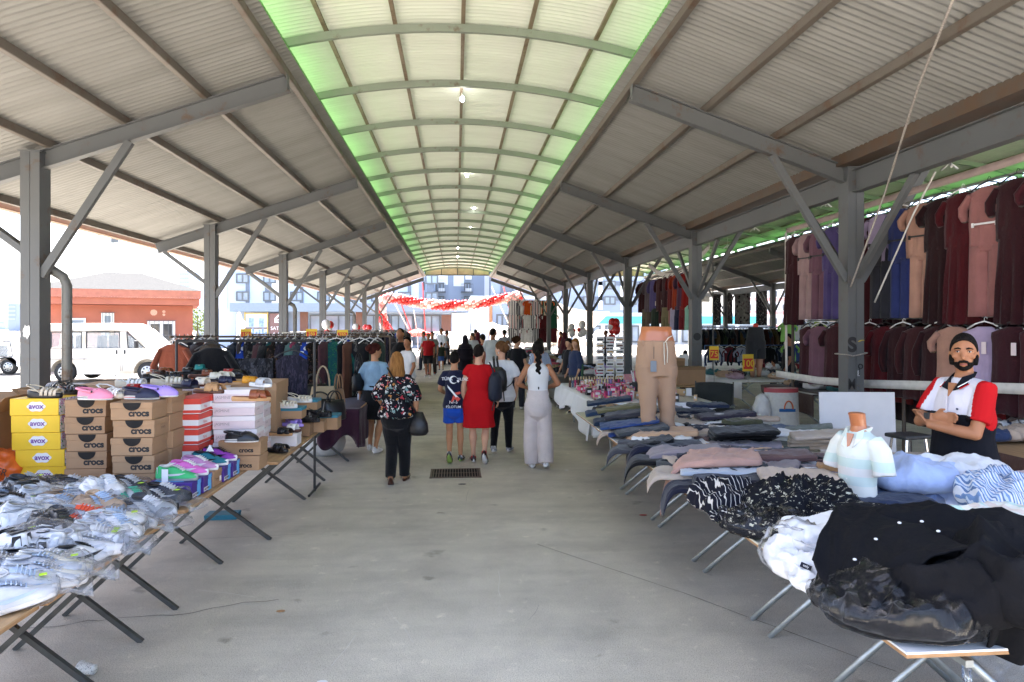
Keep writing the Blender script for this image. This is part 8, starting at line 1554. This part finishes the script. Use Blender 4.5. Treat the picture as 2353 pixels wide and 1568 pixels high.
for sg in (-1, 1):
    q.add([V(v_)*s for v_ in ((sg*.012, .098, 1.345), (sg*.045, .055, 1.435), (sg*.068, .0, 1.455), (sg*.092, .03, 1.405), (sg*.07, .10, 1.365))], [(0, 1, 2, 3, 4)]); q.add([V(v_)*s for v_ in ((sg*.068, .0, 1.455), (sg*.05, -.06, 1.465), (0, -.075, 1.468), (0, -.09, 1.42), (sg*.07, -.075, 1.412), (sg*.092, .03, 1.405))], [(0, 1, 2, 3, 4, 5)])
o = q.build('collar', POLO_B, t); o.modifiers.new('t', 'SOLIDIFY').thickness = .008
for sg in (-1, 1):
    MB().tube([V(v_)*s for v_ in ((sg*.073, .106, 1.362), (sg*.096, .034, 1.402), (sg*.073, -.078, 1.409))], .006, 6, flat=.6).build('collar_trim', POLO_R, t, True)
    MB().tube([V(v_)*s for v_ in ((sg*.066, .112, 1.372), (sg*.09, .045, 1.413))], .005, 6, flat=.6).build('collar_trim', TW, t, True)
q = MB(); q.add([V(v_)*s for v_ in ((-.03, .085, 1.395), (.03, .085, 1.395), (0, .124, 1.31))], [(0, 1, 2)]); o = q.build('open_neck', SK['tan'], t); o.modifiers.new('t', 'SOLIDIFY').thickness = .01
q = MB(); q.box(V((-.0, .142, 1.26))*s, (.028, .006, .12)); q.build('placket', POLO_W, t)
q = MB(); q.box(V((-.085, .137, 1.235))*s, (.014, .005, .012)); q.build('chest_emblem', cloth('1a2450'), t)
# face of the vendor
dk = HR['black']
def hp_(*p): return HM@V(p)
b = MB(); b.ball((0, .028, .03), (.0585, .0635, .056), 22, 16); b.ball((0, .052, .0), (.034, .036, .028), 16, 12)
for sg in (-1, 1): b.tube([(sg*.07, .0, .09), (sg*.069, .018, .05), (sg*.058, .045, .02)], [.011, .014, .02], 10)
b.tf(HM); o = b.build('beard', dk, t); fuse(o, .0055, 1)
bm = bmesh.new(); bm.from_mesh(o.data); inv = HM.inverted()
kill = [f for f in bm.faces if (lambda p: (abs(p.x) < .052 and p.z > .034 and p.y > .03) or p.z > .1 or (abs(p.x) < .021 and .009 < p.z < .027 and p.y > .08))(inv@f.calc_center_median())]; bmesh.ops.delete(bm, geom=kill, context='FACES'); bm.to_mesh(o.data); bm.free()
MB().tube([hp_(-.034, .083, .022), hp_(-.018, .097, .036), hp_(0, .101, .038), hp_(.018, .097, .036), hp_(.034, .083, .022)], [.006, .009, .008, .009, .006], 8).build('moustache', dk, t, True)
MB().tube([hp_(-.02, .093, .018), hp_(0, .0995, .019), hp_(.02, .093, .018)], [.004, .0065, .004], 8).build('lips', mat('lips', hx('8a4a44'), rough=.5, var=.02), t, True)
for sg in (-1, 1):
    MB().tube([hp_(sg*.014, .094, .117), hp_(sg*.03, .092, .123), hp_(sg*.052, .075, .116)], [.004, .0065, .003], 8).build('eyebrow', dk, t, True)
    e = MB(); e.ball(hp_(sg*.032, .079, .1), (.0125*s, .0095*s, .0065*s), 12, 8); e = e.build('eye', mat('eye_white', (.5, .47, .44), rough=.25, var=0), t, True); MB().ball(hp_(sg*.033, .0875, .1), (.0055*s, .004*s, .0055*s), 10, 6).build('iris', mat('iris', (.02, .013, .01), rough=.2, var=0), e, True)
    MB().tube([hp_(sg*.017, .085, .104), hp_(sg*.032, .0905, .1085), hp_(sg*.047, .081, .103)], .0032, 6).build('eyelid', mat('eyelid', hx('6f4430'), rough=.6, var=0), t, True)
wr_ = P('wR'); el_ = P('eR'); d_ = (wr_-el_).normalized(); c_ = wr_-d_*.03; u_ = d_.orthogonal().normalized(); w_ = d_.cross(u_)
o = MB().loft([[c_+d_*x+(u_*cos(a)+w_*sin(a))*.037 for a in [k*pi/8 for k in range(16)]] for x in (-.014, .014)], cap=False).build('watch_strap', BLK, t, True); o.modifiers.new('t', 'SOLIDIFY').thickness = .006; fr = MB().box((0, 0, 0), (.04, .014, .042)).build('watch', BLK, t, bevel=.004); fr.location = c_+V((0, .036, .01)); fr.rotation_euler = (0, 0, .2)
# 8 person behind the dresses
person('person in black shirt and shorts half hidden behind the dresses, wearing flip-flops', (6.3, 7.95, 0), .9, 1.72, None, 'mid', ('short', 'black'), ('tee', black, .88, .2, .7), ('shorts', black, 1.2, .52), ('flat', blk), 1.1, fem=False, vox=.016, hands=False, seed=19)
# others in the aisle: (label, head x, head top y, depth, heading, height, skin, hair, top, bottom, shoes, turn, female)
def at(x, Y): q = AY(x, 749, Y); return (q.x, Y, 0)
def tee(c, hem=.86, loose=.16, sl=.7): return ('tee', cloth(c), hem, loose, sl)
def tr(c, l=1.08): return ('trousers', cloth(c), l, .15)
def sh(c, z=.52): return ('shorts', cloth(c), 1.1, z)
CROWD = [('bearded man in a black tee shirt among the left clothes rails', 920, 14.9, 2.6, 1.84, 'tan', ('bald', 'dark'), tee('141418'), tr('1c1c22'), SNB, 0, 0, 1.15), ('man in a white tee shirt in front of the bearded man, seen from behind', 936, 14.1, 2.2, 1.66, 'tan', ('short', 'black'), tee('d6d6da', .84, .18), tr('23232a'), SNB, .4, 0, 1.05),
 ('man in a red shirt and black shorts walking in the aisle middle', 984, 25, 3.0, 1.62, 'tan', ('short', 'black'), tee('a8161c'), sh('1a1a1e', .55), SNW, 0, 0, 1.0), ('man in grey behind the red shirt man', 993, 26.5, 2.9, 1.66, 'tan', ('short', 'dark'), tee('6a6c66'), tr('3a342e'), SNB, 0, 0, 1.0), ('man in a pale shirt by the far left stall', 973, 29, 1.2, 1.66, 'tan', ('short', 'grey'), tee('c8ccd8'), tr('2a2c38'), SNB, 0, 0, 1.0),
 ('man in a white shirt and dark trousers beside the boy in green', 1014, 32.5, 2.4, 1.76, 'tan', ('short', 'black'), tee('c9ced8', .84, .16, 1.4), tr('23242c'), SNB, 0, 0, 1.0), ('small boy in a dark green tee shirt and blue shorts', 1014, 29, .2, 1.2, 'tan', ('short', 'black'), tee('2b3326'), sh('2f4f8a', .6), SNB, 0, 0, .9), ('man in a grey tee shirt reaching over the far stall', 1027, 33, -1.4, 1.66, 'tan', ('short', 'black'), tee('8a8a90'), tr('2a2a30'), SNB, 0, 0, 1.0),
 ('woman in a long black abaya and headscarf', 1069, 20.5, .1, 1.62, 'mid', ('hijab', cloth('1c1420')), ('tee', cloth('18121c'), .9, .3, 1.8), ('skirt', cloth('18121c'), .06, .12), None, 0, 1, 1.2), ('bald man in a white tee shirt right of the abaya', 1085, 24, .3, 1.66, 'mid', ('bald', 'grey'), tee('c4c6cc', .84, .2), tr('4a4a52'), SNB, .6, 0, 1.1), ('tall person in dark clothes behind the bald man', 1093, 29, .1, 1.74, 'tan', ('short', 'dark'), tee('23232a'), tr('1c1c22'), SNB, 0, 0, 1.05),
 ('woman in a red top and black trousers behind the red dress', 1109, 19, .1, 1.66, 'mid', ('short', 'dark'), tee('9c1a1c', .8, .2, 1.4), tr('15151a'), SNB, .4, 1, 1.15), ('woman in dark red left of the red top', 1098, 26, .2, 1.66, 'mid', ('hijab', cloth('4a1420')), tee('5a1420', .6, .3, 1.7), ('skirt', cloth('2a1018'), .1, .1), None, 0, 1, 1.1), ('tall man in a light grey tee shirt and black trousers beyond the white tee woman', 1133, 17.6, -.2, 1.83, 'tan', ('short', 'black'), tee('b9bcbc', .82, .14, .8), tr('17171c'), SNW, -.5, 0, .98), ('person with short black hair behind the claw clip woman', 1159, 27, .2, 1.74, 'tan', ('short', 'black'), tee('9a9aa2'), tr('2a2a30'), SNB, 0, 0, 1.0),
 ('woman with a bun in a black tee shirt left of the braid', 1188, 15.4, -.4, 1.66, 'light', ('bun', 'brown'), tee('15151a', .84, .14), tr('2a2c3a'), SNW, -.6, 1, 1.05), ('woman in a pale plaid shirt beyond the braid', 1240, 13.6, .3, 1.64, 'mid', ('short', 'dark'), ('tee', PLAID, .82, .22, 1.3), tr('2a2a33'), SNW, -.5, 1, 1.15), ('young woman with dark hair standing behind the make-up stall', 1307, 15.8, 2.2, 1.6, 'light', ('pony', 'dark'), tee('24242a'), tr('1c1c22'), SNB, 0, 1, 1.0), ('blonde woman in blue sitting behind the make-up stall', 1322, 14.8, 2.0, 1.62, 'light', ('bob', 'blonde'), tee('2f3a5a', .86, .15, 1.5), tr('3a3f52'), SNB, .5, 1, 1.0),
 ('woman in a maroon headscarf far right of the aisle', 1296, 26, 1.8, 1.66, 'mid', ('hijab', cloth('4a1a24')), tee('4a1a24', .6, .3, 1.7), ('skirt', cloth('2a141a'), .1, .1), None, 0, 1, 1.15), ('person in red at the far right stall between the balloons', 1288, 34, 1.4, 1.62, 'tan', ('short', 'dark'), tee('8a2a2c'), tr('2a2a33'), SNB, 0, 0, 1.0), ('person in a red jacket by the far turquoise kiosk', 1405, 40, .5, 1.66, 'tan', ('short', 'dark'), tee('a03034'), tr('3a3a44'), SNW, 0, 0, 1.0), ('person in dark clothes leaning over the rail near the red balloons', 1392, 30, 1.6, 1.7, 'tan', ('short', 'dark'), tee('1c1c22', .84, .15, 1.6), tr('1c1c22'), SNB, 0, 0, 1.05),
 ('man in black standing in the second hall beside the tee shirts', 1812, 15.5, 1.2, 1.7, 'dark', ('short', 'black'), tee('121216', .8, .18), tr('16161a'), SNB, .6, 0, 1.05), ('child in white sitting beside the man in black', 1778, 16.5, .8, 1.05, 'dark', ('short', 'black'), tee('9a8f8a'), tr('2a2a30'), SNB, 0, 0, .9), ('person in black sitting behind the second right column', 1575, 16.2, -.6, 1.3, 'dark', ('short', 'black'), tee('121216'), tr('16161a'), SNB, 0, 0, 1.1), ('woman with long dark hair in front of the salmon house', 463, 13.2, .4, 1.62, 'mid', ('bob', 'dark'), tee('6a4a7a', .84, .16, .9), tr('24242c'), SNW, 0, 1, 1.05), ('man in a grey cap behind the long reddish rail', 715, 14.0, 2.4, 1.72, 'tan', ('short', 'grey'), tee('5a5f66'), tr('2c2c34'), SNB, 0, 0, 1.0)]
for i, (lab, x, Y, rz, H, sk_, hr_, tp, bt_, sh_, tn, fm_, bk) in enumerate(CROWD):
    st = .1*(-1)**i; person(lab, at(x, Y), rz, H, dict(aL=(-.09, st, .085), kL=(-.09, st*.6+.03, .48), aR=(.09, -st, .085+.02*(st > 0)), kR=(.09, .03-st*.3, .48), wL=(-.24, .1+.05*st, .9), wR=(.24, .08-.05*st, .89)), sk_, hr_, tp, bt_, sh_, bk, bool(fm_), tn, 0, .017, False, None, 30+i)
